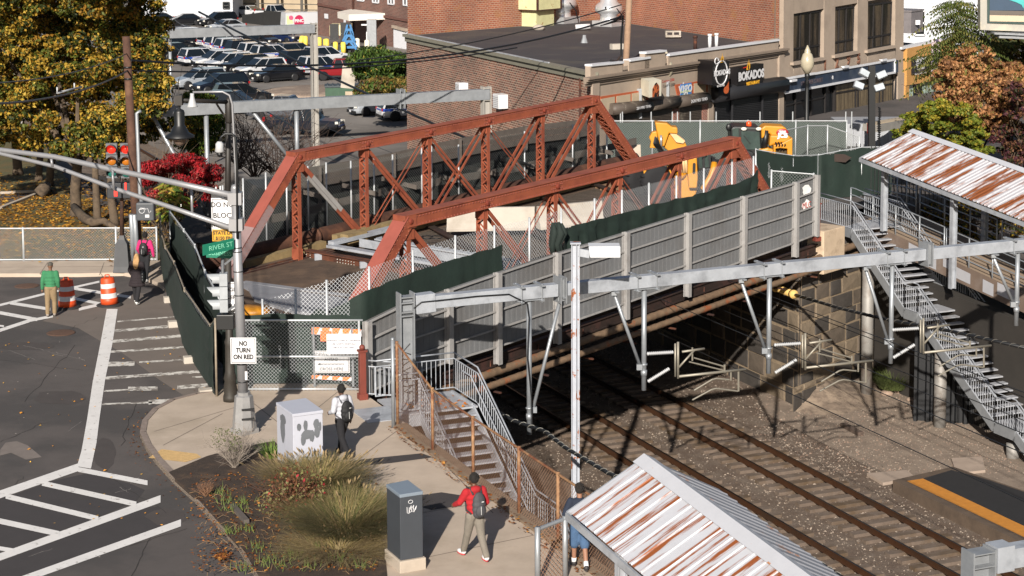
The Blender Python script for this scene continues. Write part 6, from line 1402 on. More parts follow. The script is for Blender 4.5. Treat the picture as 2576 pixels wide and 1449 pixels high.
def cl(pxs,Y,dy=1.5,s=1.0,seed=0):
    rd=random.Random(seed); out=[]
    for x,y,r in pxs:
        Yy=Y+rd.uniform(-dy,dy); p=D(x,y,Yy); rr=r/F_PX*Yy*s; out.append((p.x,p.y,p.z,rr,rr*1.0,rr*.75))
    return out
gold=[leafmat('leaf_gold','#9a7a2c'),leafmat('leaf_amber','#85601f'),leafmat('leaf_olive','#50561f'),leafmat('leaf_dark_green','#2b3317'),leafmat('leaf_yellow','#ab8f38')]
wts=[.23,.09,.32,.24,.12]
rd=random.Random(21)
pxs=[(x+rd.uniform(-28,28),y+rd.uniform(-22,22),rd.uniform(38,64)) for x in range(-150,400,62) for y in range(-150,300,56) if not (x>330 and y<-60)]
pxs+=[(x,y,rd.uniform(28,44)) for x,y in ((0,330),(70,340),(140,330),(210,345),(270,340),(330,300),(380,240),(400,200),(410,160),(-60,330),(420,300),(395,330),(250,380),(190,370),(390,120),(370,60),(375,10),(60,375),(445,330),(330,370),(300,400),(140,375))]
T1=[(G(192,545,0),D(196,400,78),.24,.19)]
tree('large maple with gold and dark green leaves filling the upper left','maple_tree',T1,refine(cl(pxs,80,4,1,1),9,.45,2)+refine(cl([(x,y,60) for x in range(-60,400,70) for y in range(-20,330,70)],85,1,1,9),5,.5,7)+cl([(x,y,34) for x,y in ((120,300),(190,330),(250,320),(160,380),(215,365),(290,340),(90,350))],77,1,1,4),175000,.155,gold,wts,3,'trees in the park',shell=.3)
for i,(x,y,w,lb) in enumerate(((245,560,.16,'grey tree trunk under the maple crown, left of the forked pair'),(288,570,.18,'grey tree trunk nearest the wooden pole'),(45,440,.23,'leaning grey tree trunk at the far left of the lawn'),(98,455,.17,'left trunk of the slim pair at the back of the lawn'),(125,468,.19,'right trunk of the slim pair at the back of the lawn'))):
    a=G(x,y,0); b=D(x-8+5*i,y-180,a.y+.3)
    rr_c=cl([(x-10,y-210,38),(x+25,y-235,36),(x-30,y-240,34)],a.y+1.5,1,1,i); tree(lb,'park_tree',[(a,b,w,w*.75)],rr_c,1500,.18,gold,wts,30+i,'trees in the park')
mb=MB(); mb.path([G(186,520,.5),G(210,548,.3),G(235,560,.35),G(262,556,.4),G(300,580,.15),G(315,585,.1)],[.16,.2,.17,.14,.1,.06],8); tag(mb.build('fallen_branch',bark),'crooked fallen branch lying on the leaves behind the fence','branch')
mb=MB(); mb.path([G(95,488,.2),G(108,478,.35),G(118,468,.2)],[.25,.3,.2],8); tag(mb.build('log',bark),'short log beside the slim pair of trunks','log')
# sumac
redl_=[leafmat('sumac_red','#9a1d24'),leafmat('sumac_crimson','#8e1f26'),leafmat('sumac_brown','#5c3030'),leafmat('sumac_pink','#8f4a42')]
def sumac(label,name,c0,fronds,spread,Y,mats,w,seed,lf=.6,wd_=.11,nl=9,bw=.035):
    root=thing(name,tuple(c0),label,'shrub'); rd=random.Random(seed); mb=MB(); twigs(mb,c0,14,(spread[1]+3.2),.8,.035,seed,.25,1,2); mb.build('stems',bark,root); lv=MB()
    for i in range(fronds):
        x,y=spread[2](rd); p=D(x,y,Y+rd.uniform(-1.6,1.6)); a=rd.random()*6.28; d=V(math.cos(a),math.sin(a)*.6,rd.uniform(-.5,.15)).normalized(); m=rd.choices(range(len(mats)),w)[0]
        L_=lf*(.7+.6*rd.random())
        for k in range(nl):
            q=p+d*(L_*k/nl)-V(0,0,.3*L_*(k/nl)**2)
            for s in (-1,1):
                e=(d.cross(V(0,0,1)).normalized()*s*.8+V(0,0,-.75)+d*.2).normalized()*wd_*1.6*(1-.5*abs(k/nl-.4)); b=d*bw; lv.add([q,q+b+e*.5,q+e,q-b+e*.5],[(0,1,2,3)],m)
    lv.build('foliage',mats,root,uv=False)
def inell(cx,cy,rx,ry):
    def fn(rd):
        while 1:
            a,b=rd.uniform(-1,1),rd.uniform(-1,1)
            if a*a+b*b<1: return cx+a*rx,cy+b*ry
    return fn
def fshrub(label,name,base,fn,n,Y,dy,mats,w,seed,nc,r,size,asp=.32,stem=4.0):
    rd=random.Random(seed); root=thing(name,tuple(base),label,'shrub'); mb=MB(); twigs(mb,base,18,stem,.9,.03,seed,.25,1,3); mb.build('stems',bark,root)
    cs=[]
    for _ in range(nc): x,y=fn(rd); p=D(x,y,Y+rd.uniform(-dy,dy)); q=r*rd.uniform(.5,1.2); cs.append((p.x,p.y,p.z,q,q,q*.45))
    leaves('foliage',cs,n,size,mats,root,weights=w,seed=seed,asp=asp,droop=.7,shell=.25)
fshrub('bright red sumac behind the signal pole arms','sumac',G(430,600,-.5),lambda rd:(lambda a,b:(448+a*100,(430-36*(1-a*a))+abs(b)*60-abs(b)*30*a*a))(rd.uniform(-1,1),rd.gauss(0,.7)),17000,76,1.5,redl_,[.42,.26,.2,.12],4,95,.38,.15)
yg=[leafmat('lime_leaf','#6d7a2e'),leafmat('yellow_leaf','#94803a'),leafmat('mid_green_leaf','#435a24'),leafmat('deep_green_leaf','#33451c')]
sumac('yellow green shrub at the foot of the red sumac','shrub',G(420,610,-.5),110,(0,0,inell(425,500,32,48)),74,yg,[.4,.3,.2,.1],5,lf=.5)
fshrub('green feathery shrub behind the hanging lantern','shrub',D(500,420,92),inell(500,310,52,78),12000,90,1.5,yg,[.22,.2,.35,.23],6,80,.55,.22)
# bare dark shrubs on the bank beyond the bridge
for i,(x,y,s,lb) in enumerate(((690,415,1,'tangle of bare brown shrubs on the bank left of the second portal drop'),(740,420,.9,'bare brown shrub in front of the dark pickup'),(640,420,1,'bare brown shrub behind the black lamp post'),(600,400,.8,'bare shrub at the left end of the bank'))):
    mb=MB(); b=D(x,y+25,97); twigs(mb,b,22,4.2*s,1.2,.03,40+i,.35,.8,4); tag(mb.build('bare_shrub',mat('bare_twig','#4a3c35',.95,0,.2)),lb,'shrub','bare shrubs on the bank')
mb=MB(); mb.prism([(-26,96),(-14,93),(-6,93.5),(-7,99.5),(-12,104),(-30,120)],-5.6,-3.9); struct(mb.build('bank',mat('dark_bank_soil','#2b241f',.95,0,.4,1.2,.8,6)))
# green shrub by the brick wall and brown ones
fshrub('green feathery tree at the corner of the brick building','shrub',G(960,225,-4.1),inell(955,165,66,44),16000,140,2,yg,[.1,.05,.5,.35],7,90,.85,.3)
fshrub('yellow brown undergrowth beside the brick building','shrub',G(985,250,-4.1),inell(965,222,62,26),7000,136,2,[leafmat('dry_yellow','#7d6830'),leafmat('dry_brown','#604c2f'),yg[2]],[.35,.35,.3],8,50,.7,.28,stem=2.5)
# right hand trees
def rtree(label,name,base,cx,cy,rx,ry,Y,n,size,mats,w,seed,nc=26,**k):
    rd=random.Random(seed); f=inell(cx,cy,rx,ry); px=[(*f(rd),rd.uniform(.14,.26)*min(rx,ry)+6) for _ in range(int(nc*1.6))]; tree(label,name,[(base,D(cx,cy+ry*.2,Y),.13,.07),(base+V(.4,.3,0),D(cx+rx*.5,cy,Y),.06,.03),(base+V(-.3,.2,0),D(cx-rx*.4,cy-ry*.2,Y),.06,.03)],refine(cl(px,Y,2,1,seed),7,.5,seed),n,size,mats,w,seed,'trees behind the ramp',shell=.3,**k)
fol=[leafmat('ailanthus_green','#4f5a2a'),leafmat('ailanthus_olive','#6d6a38'),leafmat('ailanthus_dark','#414a24')]
sumac('tall ailanthus with long green fronds in front of the yellow shop','ailanthus',G(2400,330,.2),560,(0,0,lambda rd:(max(2335,rd.gauss(2425,42)),rd.gauss(150,36)) if rd.random()<.7 else (rd.gauss(2415,16),rd.uniform(0,100))),88,fol,[.4,.3,.3],9,lf=1.3,wd_=.17)
brn=[leafmat('dry_rust_leaf','#9a6c45'),leafmat('dry_tan_leaf','#ad8258'),leafmat('dry_dark_leaf','#6e4c33'),leafmat('dry_olive_leaf','#6f6a35')]
rtree('tree with dry rust brown leaves behind the shelter roof','dry_tree',G(2440,420,.3),2475,235,112,108,84,34000,.15,brn,[.36,.26,.24,.14],31,40,droop=.8)
rtree('bright yellow green young tree left of the dry brown one','young_tree',G(2370,420,.5),2365,340,112,85,81,34000,.13,[leafmat('lemon_leaf','#8f802c'),leafmat('lime2','#6b7424'),leafmat('olive2','#5b6624')],[.3,.3,.4],32,36)
rtree('dark purple brown shrub at the right edge behind the shelter','dark_shrub',G(2560,420,.3),2565,330,60,130,82,11000,.15,[leafmat('plum_leaf','#4a2a30'),leafmat('brown2','#6b4a34'),leafmat('dark3','#2f2f1c')],[.4,.3,.3],33,30)
rtree('tall dark tree behind the billboard at the right edge','dark_tree',G(2560,300,0),2545,130,65,60,96,4500,.28,[leafmat('darkleaf','#3a401f'),leafmat('dark4','#5a4a26')],[.6,.4],34,20)
rtree('dark undergrowth with yellow leaves under the long shelter roof','undergrowth',Vector((19,78,-.5)),2420,560,190,60,78,12000,.14,[leafmat('ugold','#a3872c'),leafmat('udark','#39401f'),leafmat('ubrown','#5a4028')],[.3,.45,.25],35,40)
mb=MB(); grass_tuft('grass_clump','clump of dark green grass growing at the foot of the granite abutment',G(2245,975,-5.3),900,.75,.95,[mat('abut_grass','#4f5a2a',.85,0,.3)],15,.8,.012)
# ============================================================ BUILDINGS
F0=Vector((3.9,91.0)); FD=Vector((.575,.818)); FN=V(.818,-.575,0)
def Fp(t,z,o=0): p=F0+FD*t; return V(p.x,p.y,z)+FN*o
def fac(x,y,o=0):
    A_=V(F0.x,F0.y,0)+FN*o; B_=A_+V(FD.x,FD.y,0)*10; return W(x,y,A_,B_)
def pan4(name,pts,m,parent,o=0,th=.05,label=None,bevel=0):
    P=[fac(x,y,o) for x,y in pts]; Q=[p+FN*th for p in P]; n=len(P)
    a=[tuple(p) for p in P+Q]; fs=[tuple(range(n)),tuple(range(2*n-1,n-1,-1))]+[(i,n+i,n+(i+1)%n,(i+1)%n) for i in range(n)]
    mb=MB(); mb.add(a,fs); ob=mb.build(name,m,parent,label=label)
    bm=bmesh.new(); bm.from_mesh(ob.data); bmesh.ops.recalc_face_normals(bm,faces=bm.faces); bm.to_mesh(ob.data); bm.free(); return ob
brk=brick('side_brick','7d5244','4a3630','9a8c7d',.32,.125,.018); brkB=brick('orange_brick','96573f','7d4534','a08a78',.32,.125,.016,blot='94683f'); brkA=brick('brown_brick','68423a','523530','7a6c62',.36,.15,.02)
brf=brick('front_brick','8a4436','743529','a08d80',.2,.07,.012)
lime=mat('limestone','#97887a',.85,0,.07,1.5,.05,30,col2='#84766a',sc2=.6,thr=(.5,.75)); limed=mat('limestone_dark','#7a6c60',.85,0,.12,2)
capw=mat('cap_white','#c3c4c9',.5,0,.04)
LB=Vector((-6.35,115.2)); PB=Vector((6.0,128.2)); F1=F0+FD*19.1
root=thing('brick_shop_building',(F0.x,F0.y,0),'one storey brick building with a flat black roof and a row of shuttered shops','building')
ZT=4.62
mb=MB(); 
for a,b in ((F0,LB),(LB,PB)): mb.quad((b.x,b.y,-4.3),(a.x,a.y,-4.3),(a.x,a.y,ZT),(b.x,b.y,ZT))
mb.build('brick_side_wall',brk,root)
mb=MB(); mb.quad((F0.x,F0.y,-1.5),(F1.x,F1.y,-1.5),(F1.x,F1.y,5.1),(F0.x,F0.y,4.75)); mb.build('shop_front_wall',lime,root)
mb=MB(); rp=[F0+FD*.1,F1,PB,LB]; mb.prism([(p.x,p.y) for p in rp],ZT-.3,ZT); mb.build('flat_roof',mat('tar_roof','#343236',.9,0,.12,.5,.1,20,col2='#4a4540',sc2=.25,thr=(.52,.7)),root)
mb=MB(); mb.beam((F0.x,F0.y,ZT+.02),(LB.x,LB.y,ZT+.02),.5,.16); mb.beam((F0.x,F0.y,ZT-.2),(LB.x,LB.y,ZT-.2),.2,.3); mb.build('roof_edge',mat('roof_flashing','#777468',.6,.1,.1,2),root)
mb=MB(); mb.beam((F0+ (LB-F0)*.2).to_3d()+V(0,0,ZT+.12),(F0+(LB-F0)*.98).to_3d()+V(0,0,ZT+.12),.1,.06); mb.build('cable_on_edge',galv,root)
cr=[((97,618),(400,588)),((460,572),(652,543)),((655,540),(660,498)),((610,500),(803,480)),((830,520),(1870,378))]
K=lambda x,y:(1459+x*.26655,y*.26655)
for i,(a,b) in enumerate(cr):
    if i==2: continue
    a,b=K(*a),K(*b); A_,B_=fac(*a,.05),fac(*b,.05); mb=MB(); mb.beam(A_-FN*.12,B_-FN*.12,.42,.1); mb.build('parapet_cap',capw,root)
    mb=MB(); mb.add([A_-FN*.3,B_-FN*.3,B_,A_,*( [V(p.x,p.y,4.2) for p in (A_-FN*.3,B_-FN*.3,B_,A_)])],[(0,1,5,4),(1,2,6,5),(2,3,7,6),(3,0,4,7)]); mb.build('parapet',lime,root)
def cornice(pa_,pb__,parent,m,o=0,sc=1):
    A_,B_=fac(*pa_),fac(*pb__); mb=MB()
    for k,(dz,w,h) in enumerate(((0,.34,.1),(-.1,.26,.1),(-.2,.16,.12),(-.34,.08,.1))): mb.beam(A_+V(0,0,dz*sc)+FN*(w/2+o),B_+V(0,0,dz*sc)+FN*(w/2+o),w,h*sc)
    mb.build('cornice',m,parent)
cornice(K(30,742),K(1925,462),root,limed)
for x0,x1,yt in ((100,165,790),(1195,1245,600),(1862,1910,470)):
    pan4('pilaster',[K(x0,yt),K(x1,yt-8),K(x1-8,1210),K(x0-2,1210)],lime,root,.0,.12)
ora=mat('orange_trim','#9f4f2f',.7,0,.1,2); cream=mat('cream_board','#a3947f',.8,0,.06,2)
for q in ([(185,912),(640,842),(640,985),(330,1070),(190,1095)],[(888,800),(1197,753),(1192,905),(920,945)]):
    pan4('orange_frame',[K(*p) for p in q],ora,root,.0,.06)
for q in ([(193,935),(322,912),(322,1062),(195,1070)],[(340,908),(470,888),(470,965),(340,1000)],[(485,882),(612,865),(612,960),(485,985)],[(1070,790),(1185,772),(1182,880),(1070,890)]):
    pan4('cream_panel',[K(*p) for p in q],cream,root,.05,.03)
ob=pan4('blue_banner',[K(*p) for p in ((945,797),(1046,780),(1046,893),(942,910))],mat('banner_blue','#3a78b5',.6,0,.08,3),root,.06,.03)
text('lettering','vigo',.85,signw,ob,fac(*K(995,828),.12),(FD.x,FD.y,0),bold=.012); text('lettering','the Western\nUnion',.2,mat('banner_pale','#b9c98f',.6),ob,fac(*K(995,880),.12),(FD.x,FD.y,0))
pan4('brick_pier',[K(*p) for p in ((870,1030),(925,1020),(925,1210),(865,1210))],brf,root,.0,.08); pan4('brick_pier',[K(*p) for p in ((1140,985),(1190,975),(1186,1210),(1140,1210))],brf,root,.0,.08); pan4('brick_pier',[K(*p) for p in ((200,1095),(305,1085),(300,1210),(190,1210))],brf,root,.0,.08)
shb=mat('shutter_brown','#4d443d',.6,.1,.15,2,col2='#7d7468',sc2=1.5,thr=(.55,.65)); shd=mat('shutter_black','#232326',.5,.1,.1)
def shutter(q,hood,m,nsl,hh):
    o=thing if False else None
    bd=pan4('roller_shutter',[K(*p) for p in q],m,root,.02,.04); tl,tr,br,bl=[fac(*K(*p),.08) for p in q]; mb=MB()
    for k in range(nsl): f=(k+.5)/nsl; mb.beam(tl.lerp(bl,f),tr.lerp(br,f),.05,(tl-bl).length/nsl*.55)
    mb.build('slats',m,bd)
    a,b=fac(*K(*hood[0]),.3),fac(*K(*hood[1]),.3); mb=MB(); mb.path([a,b],hh,8); mb.beam(a-FN*.15+V(0,0,.02),b-FN*.15+V(0,0,.02),.34,hh*1.9); mb.build('shutter_hood',m,bd); return bd,a,b
s1,a,b=shutter([(320,1060),(655,1010),(655,1210),(320,1210)],[(305,1035),(655,1000)],shb,14,.28)
text('lettering','22N MIO TEND',.2,signw,s1,a.lerp(b,.7)+FN*.3,(FD.x,FD.y,0))
s2,a,b=shutter([(672,1035),(862,1010),(862,1210),(672,1210)],[(660,1000),(925,955)],shb,14,.28)
s3,a,b=shutter([(930,990),(1140,960),(1140,1210),(930,1210)],[(918,965),(1195,925)],shb,16,.3); text('lettering','2GN MIO TEND',.24,signw,s3,a.lerp(b,.55)+FN*.33,(FD.x,FD.y,0))
s4,a,b=shutter([(1268,940),(1862,850),(1862,1220),(1268,1220)],[(1262,900),(1920,795)],shd,20,.42)
for x in (1430,1715): mb=MB(); p_=fac(*K(x,900),.14); mb.beam(p_,V(p_.x,p_.y,-1),.12,.12); mb.build('shutter_mullion',shd,s4)
# restaurant signs
sb=mat('sign_night','#141214',.4); 
r1_=thing('restaurant_box_sign',tuple(fac(*K(1340,700))),'square black box sign reading BOKADOS with a flame, on the corner of the shop row','shop sign')
A_=[fac(*K(*p),.1) for p in ((1252,578),(1432,590),(1436,828),(1246,806))]
mb=MB(); P=[fac(*K(1252,578),1.3),fac(*K(1405,575),1.3),fac(*K(1405,825),1.3),fac(*K(1246,806),1.3)]; Q=[p-FN*1.25+V(.35,.3,0) for p in P]; n=4
mb.add(P+Q,[(0,3,2,1),(4,5,6,7),(0,1,5,4),(1,2,6,5),(2,3,7,6),(3,0,4,7)]); bx=mb.build('sign_box',sb,r1_)
cx_=(P[0]+P[1]+P[2]+P[3])/4+FN*.03; fx=V(FD.x,FD.y,0)
mb=MB(); mb.path([cx_+fx*.62*math.cos(a*.2618)+V(0,0,.05+.62*math.sin(a*.2618)) for a in range(25)],.035,5); mb.build('ring',signw,bx)
text('lettering','BOKADOS',.36,signw,bx,cx_+V(0,0,.05)+FN*.04,fx,bold=.02,ud=(0,.0,1)); 
def flame(parent,c,s):
    mb=MB(); mb.poly([c+fx*x*s+V(0,0,z*s)+FN*.02 for x,z in ((-.3,0),(-.35,.25),(-.15,.45),(-.12,.75),(.02,.5),(.1,1.0),(.2,.55),(.34,.65),(.35,.2),(.2,0))]); mb.build('flame',mat('flame_yellow','#e2a82c',.5),parent)
    mb=MB(); mb.poly([c+fx*x*s+V(0,0,z*s)+FN*.035 for x,z in ((-.12,.05),(-.1,.35),(.03,.55),(.12,.3),(.1,.05))]); mb.build('flame_core',mat('flame_dark','#2a1a12',.5),parent)
flame(bx,cx_+V(0,0,.58),.5)
mb=MB(); mb.poly([cx_+fx*x+V(0,0,z)+FN*.03 for x,z in ((.25,-.9),(.75,-.45),(.75,-.95))]); mb.poly([cx_+fx*(.45+.3*math.cos(k*.6))+V(0,0,-.88+.2*math.sin(k*.6))+FN*.05 for k in range(10)]); mb.build('food_picture',mat('food_red','#b5582c',.5,0,.4,9),bx)
text('lettering','857-273-1122',.14,signw,bx,cx_+V(0,0,-.62)+FN*.03-fx*.1,fx)
mb=MB(); c_=cx_+V(0,0,.7)-fx*.55+FN*.02; mb.path([c_+fx*.2*math.cos(k*.7)+V(0,0,.16*math.sin(k*.7)) for k in range(9)],.03,4); mb.build('dish_outline',signw,bx)
r2_=thing('restaurant_sign',tuple(fac(*K(1600,700))),'wide black sign reading BOKADOS RESTAURANT above the big dark shutter','shop sign')
P=[fac(*K(*p),.55) for p in ((1487,640),(1730,600),(1726,778),(1483,812))]; Q=[p-FN*.5 for p in P]; mb=MB(); mb.add(P+Q,[(0,3,2,1),(4,5,6,7),(0,1,5,4),(1,2,6,5),(2,3,7,6),(3,0,4,7)]); bx=mb.build('sign_box',sb,r2_)
cx_=sum(P,V(0,0,0))/4+FN*.02; text('lettering','BOKADOS',.62,signw,bx,cx_+FN*.03-V(0,0,.02),fx,bold=.03,width=2.9); text('lettering','RESTAURANT',.24,MATS['flame_yellow'],bx,cx_+V(0,0,-.45)+FN*.03+fx*.2,fx,bold=.008); flame(bx,cx_+V(0,0,.3)-fx*.35,.6)
mb=MB(); 
for k in (-1,1): mb.beam(cx_+fx*.9*k+V(0,0,-.66 if k>0 else .45)+FN*.02,cx_+fx*(.9*k+.4)+V(0,0,-.66 if k>0 else .47)+FN*.02,.02,.05)
mb.build('red_flourish',mat('hand_red2','#c0281d',.5),bx)
r3=thing('poster_sign',tuple(fac(*K(760,850))),'white box sign with a painted picture beside the lamp post, left of the blue banner','shop sign')
P=[fac(*K(*p),1.1) for p in ((648,765),(765,755),(765,905),(650,922))]; Q=[p-FN*1.0+fx*.9 for p in P]; mb=MB(); mb.add(P+Q,[(0,3,2,1),(4,5,6,7),(0,1,5,4),(1,2,6,5),(2,3,7,6),(3,0,4,7)]); bx=mb.build('sign_box',mat('sign_ivory','#d3cdbb',.6),r3)
c_=sum(P,V(0,0,0))/4+FN*.02; mb=MB(); mb.poly([c_+fx*x+V(0,0,z) for x,z in ((-.3,-.4),(.35,-.4),(.35,.1),(.1,.3),(-.05,.25),(-.3,0))]); mb.build('painted_figure',mat('figure_ochre','#a8552c',.6,0,.5,6,col2='#1b1512',sc2=4,thr=(.5,.52)),bx)
text('lettering','Century 2000',.22,mat('ink_red','#8a2a22',.6),root,fac(*K(830,762),.3),fx)
# things on the roof
def onroof(x,y): return G(x,y,ZT)
def RK(x,y): return ((1150+x/3.22)*.8583,y/3.22*.8583)
ivory=mat('ivory_metal','#b9b98f',.6,0,.12,2,col2='#8a5a30',sc2=3,thr=(.62,.68))
p=onroof(*RK(1330,250)); rt_=thing('roof_hood',tuple(p),'square ivory roof ventilator with rusty edges, left of the two silver fans','roof vent'); rzz=.92
mb=MB(); mb.box(p+V(0,.9,.5),(1.9,1.9,1.1),rz=rzz); mb.build('vent_base',ivory,rt_); mb=MB(); mb.box(p+V(0,.9,1.6),(2.5,2.5,1.1),rz=rzz,m=0); mb.box(p+V(0,.9,2.2),(2.6,2.6,.12),rz=rzz,m=1); mb.box(p+V(0,.9,1.06),(2.55,2.55,.06),rz=rzz,m=1)
for a in range(4): q=p+V(0,.9,1.6)+Matrix.Rotation(rzz+a*math.pi/2,3,'Z')@V(1.27,1.27,0); mb.box(q,(.1,.1,1.12),rz=rzz,m=1)
mb.build('vent_hood',[ivory,MATS['rusty_steel']],rt_)
spun=mat('spun_aluminium','#c9ccd0',.3,.6,.1,2)
def fan(px,py,s,lb):
    p=onroof(px,py); r=thing('roof_fan',tuple(p),lb,'roof fan','silver fans on the flat roof'); mb=MB(); mb.lathe([(.75*s,.35*s),(.62*s,.45*s),(.62*s,.8*s),(.95*s,1.0*s),(1.0*s,1.15*s),(.92*s,1.5*s),(.62*s,1.72*s),(.6*s,1.95*s),(.5*s,2.02*s)],p,20); mb.build('fan_housing',spun,r)
    mb=MB(); mb.box(p+V(0,0,.2*s),(1.7*s,1.7*s,.4*s),rz=.9); mb.build('curb',spun,r); mb=MB(); mb.ball(p+V(-.25*s,-.95*s,1.35*s),.09*s,6); mb.path([p+V(.5*s,-.8*s,1.3*s),p+V(.9*s,-.8*s,.8*s),p+V(1.0*s,-.7*s,.3*s)],.04*s,5); mb.build('cable',blk,r)
fan(*RK(1590,215),1.05,'bigger silver spun roof fan beside the ivory ventilator'); fan(*RK(2040,245),.9,'smaller silver spun roof fan next to the wooden pole')
p=onroof(*RK(775,235)); mb=MB(); mb.tube(p,p+V(0,0,1.1),.12,n=8); mb.tube(p+V(0,0,1.1),p+V(0,0,1.25),.16,n=8); tag(mb.build('vent_pipe',MATS['rusty_steel']),'rusty vent pipe at the left of the flat roof','vent pipe')
for x,y,l,lb in ((1380,285,0,'pale stone lying beside the ivory ventilator'),(2120,465,1,'pale concrete block on the flat roof left of the wooden pole'),):
    p=onroof(*RK(x,y)); mb=MB(); (mb.box(p+V(0,0,.15),(.75,.35,.3),rz=.4) if l else mb.ball(p+V(0,0,.15),.4,8,sz=(1,.7,.5))); tag(mb.build('concrete_block' if l else 'stone',bar),lb,'block' if l else 'stone')
p=onroof(*K(875,365)); mb=MB(); mb.box(p+V(0,0,.15),(.9,.3,.12),rz=.1)
for k in (-.4,0,.4): mb.box(p+V(k,0,.3),(.1,.3,.2))
mb.box(p+V(0,0,.42),(.9,.3,.08),rz=.1); tag(mb.build('hollow_block',bar),'hollow concrete block in the middle of the flat roof','block')
p=onroof(*RK(1795,290)); mb=MB(); mb.tube(p+V(-.45,0,.2),p+V(.45,.1,.25),.18,n=10); tag(mb.build('foam_roll',signw),'white roll lying on the flat roof','roll')
p=onroof(*RK(1810,405)); mb=MB(); mb.lathe([(.22,0),(.12,.3),(.1,.45)],p,8); tag(mb.build('drain_vent',galvd),'small grey cone vent in a dark puddle on the flat roof','vent')
for (x,y,m_,lb) in ((1085,480,MATS['rusty_steel'],'rusty stub pipe at the parapet'),(1222,462,signw,'white stub pipe at the parapet, the left one'),(1285,455,signw,'white stub pipe at the parapet, the right one')):
    p=onroof(*K(x,y)); mb=MB(); mb.tube(p,p+V(0,0,.75),.1,n=8); mb.tube(p+V(0,0,.7),p+V(0,0,.82),.13,n=8); tag(mb.build('stub_pipe',m_),lb,'pipe')
# air conditioners in the side wall
def sidep(px,py,o=0):
    n_=V(-(LB-F0).y,(LB-F0).x,0).normalized(); n_=n_ if n_.x<0 else -n_; A_=F0.to_3d()+n_*o; return W(px,py,A_,LB.to_3d()+n_*o),n_
def SK(x,y): return ((1150+x/3.623)*.8583,(240+y/3.623)*.8583)
for x,y,s,lb in ((735,60,.55,'small pale air conditioner in the brick side wall above the portal'),(1145,205,.75,'white air conditioner in the brick side wall right of the portal column')):
    c_,n_=sidep(*SK(x,y),.3); r=thing('air_conditioner',tuple(c_),lb,'air conditioner','air conditioners in the brick wall'); q=Matrix((Vector((-n_.y,n_.x,0)),n_,V(0,0,1))).transposed(); mb=MB(); mb.box(c_,(s*1.1,.55,s),rot=q); mb.build('ac_casing',signw,r,bevel=.02); mb=MB()
    for k in range(6): mb.box(c_+n_*.285+V(0,0,-s*.35+k*s*.13),(s*.95,.01,.02),rot=q)
    mb.build('ac_grille',galvd,r)
c_,n_=sidep(1478+2,215); mb=MB(); a=sidep(*SK(1988,5),.08)[0]; mb.beam(V(a.x,a.y,ZT-.3),V(a.x,a.y,.8),.16,.1,up=(1,0,0)); mb.build('downpipe',MATS['rusty_steel'],root)
# office building 1295
rootB=thing('office_building',tuple(F1.to_3d()),'tall stone fronted office building numbered 1295 with orange brick side walls','building')
F2=F0+FD*35.2
mb=MB()
H2=16
for a,b in ((PB+Vector((.02,-.05)),F1),): mb.quad((a.x,a.y,3.5),(b.x,b.y,3.5),(b.x,b.y,H2),(a.x,a.y,H2))
E_=LB+Vector((.1,-.1)); L3=PB
mb.quad((E_.x,E_.y,-4.2),(L3.x,L3.y,-4.2),(L3.x,L3.y,H2),(E_.x,E_.y,H2)); mb.build('orange_brick_wall',brkB,rootB)
mb=MB(); bk=[F1,F2,F2+Vector((-7.3,17.5)),PB+Vector((3,4))]; mb.prism([(p.x,p.y) for p in bk],H2-.3,H2); mb.quad((F2.x,F2.y,-2),(bk[2].x,bk[2].y,-2),(bk[2].x,bk[2].y,H2),(F2.x,F2.y,H2)); mb.build('roof',MATS['tar_roof'],rootB)
def C9(x,y): return (1974+x*.3556,y*.3556)
# stone front made of strips round the openings
wins=[[(33,100),(250,75),(243,405),(27,440)],[(328,65),(488,45),(478,360),(320,390)],[(560,35),(755,12),(745,320),(552,355)]]
mb=MB(); A_,B_=Fp(19.1,-1.8,-.3),Fp(35.2,-1.8,-.3); mb.quad(A_,B_,V(B_.x,B_.y,H2),V(A_.x,A_.y,H2)); mb.build('front_wall_core',limed,rootB)
xs=[-40,30,250,325,487,556,757,812]
def colp(x0,x1,yt,yb,name='stone_front',m=lime,o=-.28,th=.28): return pan4(name,[C9(x0,yt-.13*(x0)),C9(x1,yt-.13*x1),C9(x1-8,yb-.17*x1),C9(x0-8,yb-.17*x0)],m,rootB,o,th)
colp(-38,33,-300,655); colp(250,328,-300,655); colp(488,560,-300,655); colp(755,815,-300,655+0); 
for a,b in ((33,250),(328,488),(560,755)): colp(a,b,-300,104); colp(a,b,447,560)
for q in wins:
    w_=pan4('window',[C9(*p) for p in q],mat('curtained_glass','#4a4034',.12,0,.2,3,col2='#15130f',sc2=1.2,streak=(1.3,.1,1),thr=(.42,.55)),rootB,-.2,.03)
    tl,tr,br,bl=[fac(*C9(*p),-.14) for p in q]; mb=MB()
    for f in (.02,.34,.66,.98): mb.beam(tl.lerp(tr,f),bl.lerp(br,f),.06,.09,up=tuple(FN))
    for f in (.01,.74,.99): mb.beam(tl.lerp(bl,f),tr.lerp(br,f),.08,.09)
    mb.build('window_frame',sblk,w_)
    mb=MB(); mb.beam(bl-V(0,0,.08)+FN*.2-fx*.1,br-V(0,0,.08)+FN*.2+fx*.1,.3,.16); mb.build('sill',lime,rootB)
for t,(x,y) in zip('1295',((285,465),(368,447),(450,425),(522,418))): text('number',t,.85,mat('bronze','#7a5544',.6,.2,.1),rootB,fac(*C9(x,y),.05),fx,bold=.02,depth=.03)
bnd=pan4('sign_band',[C9(-5,562),C9(775,424),C9(775,510),C9(0,655)],mat('navy_band','#232f42',.5,0,.2,2,col2='#37404e',sc2=.8),rootB,.05,.25)
mb=MB(); 
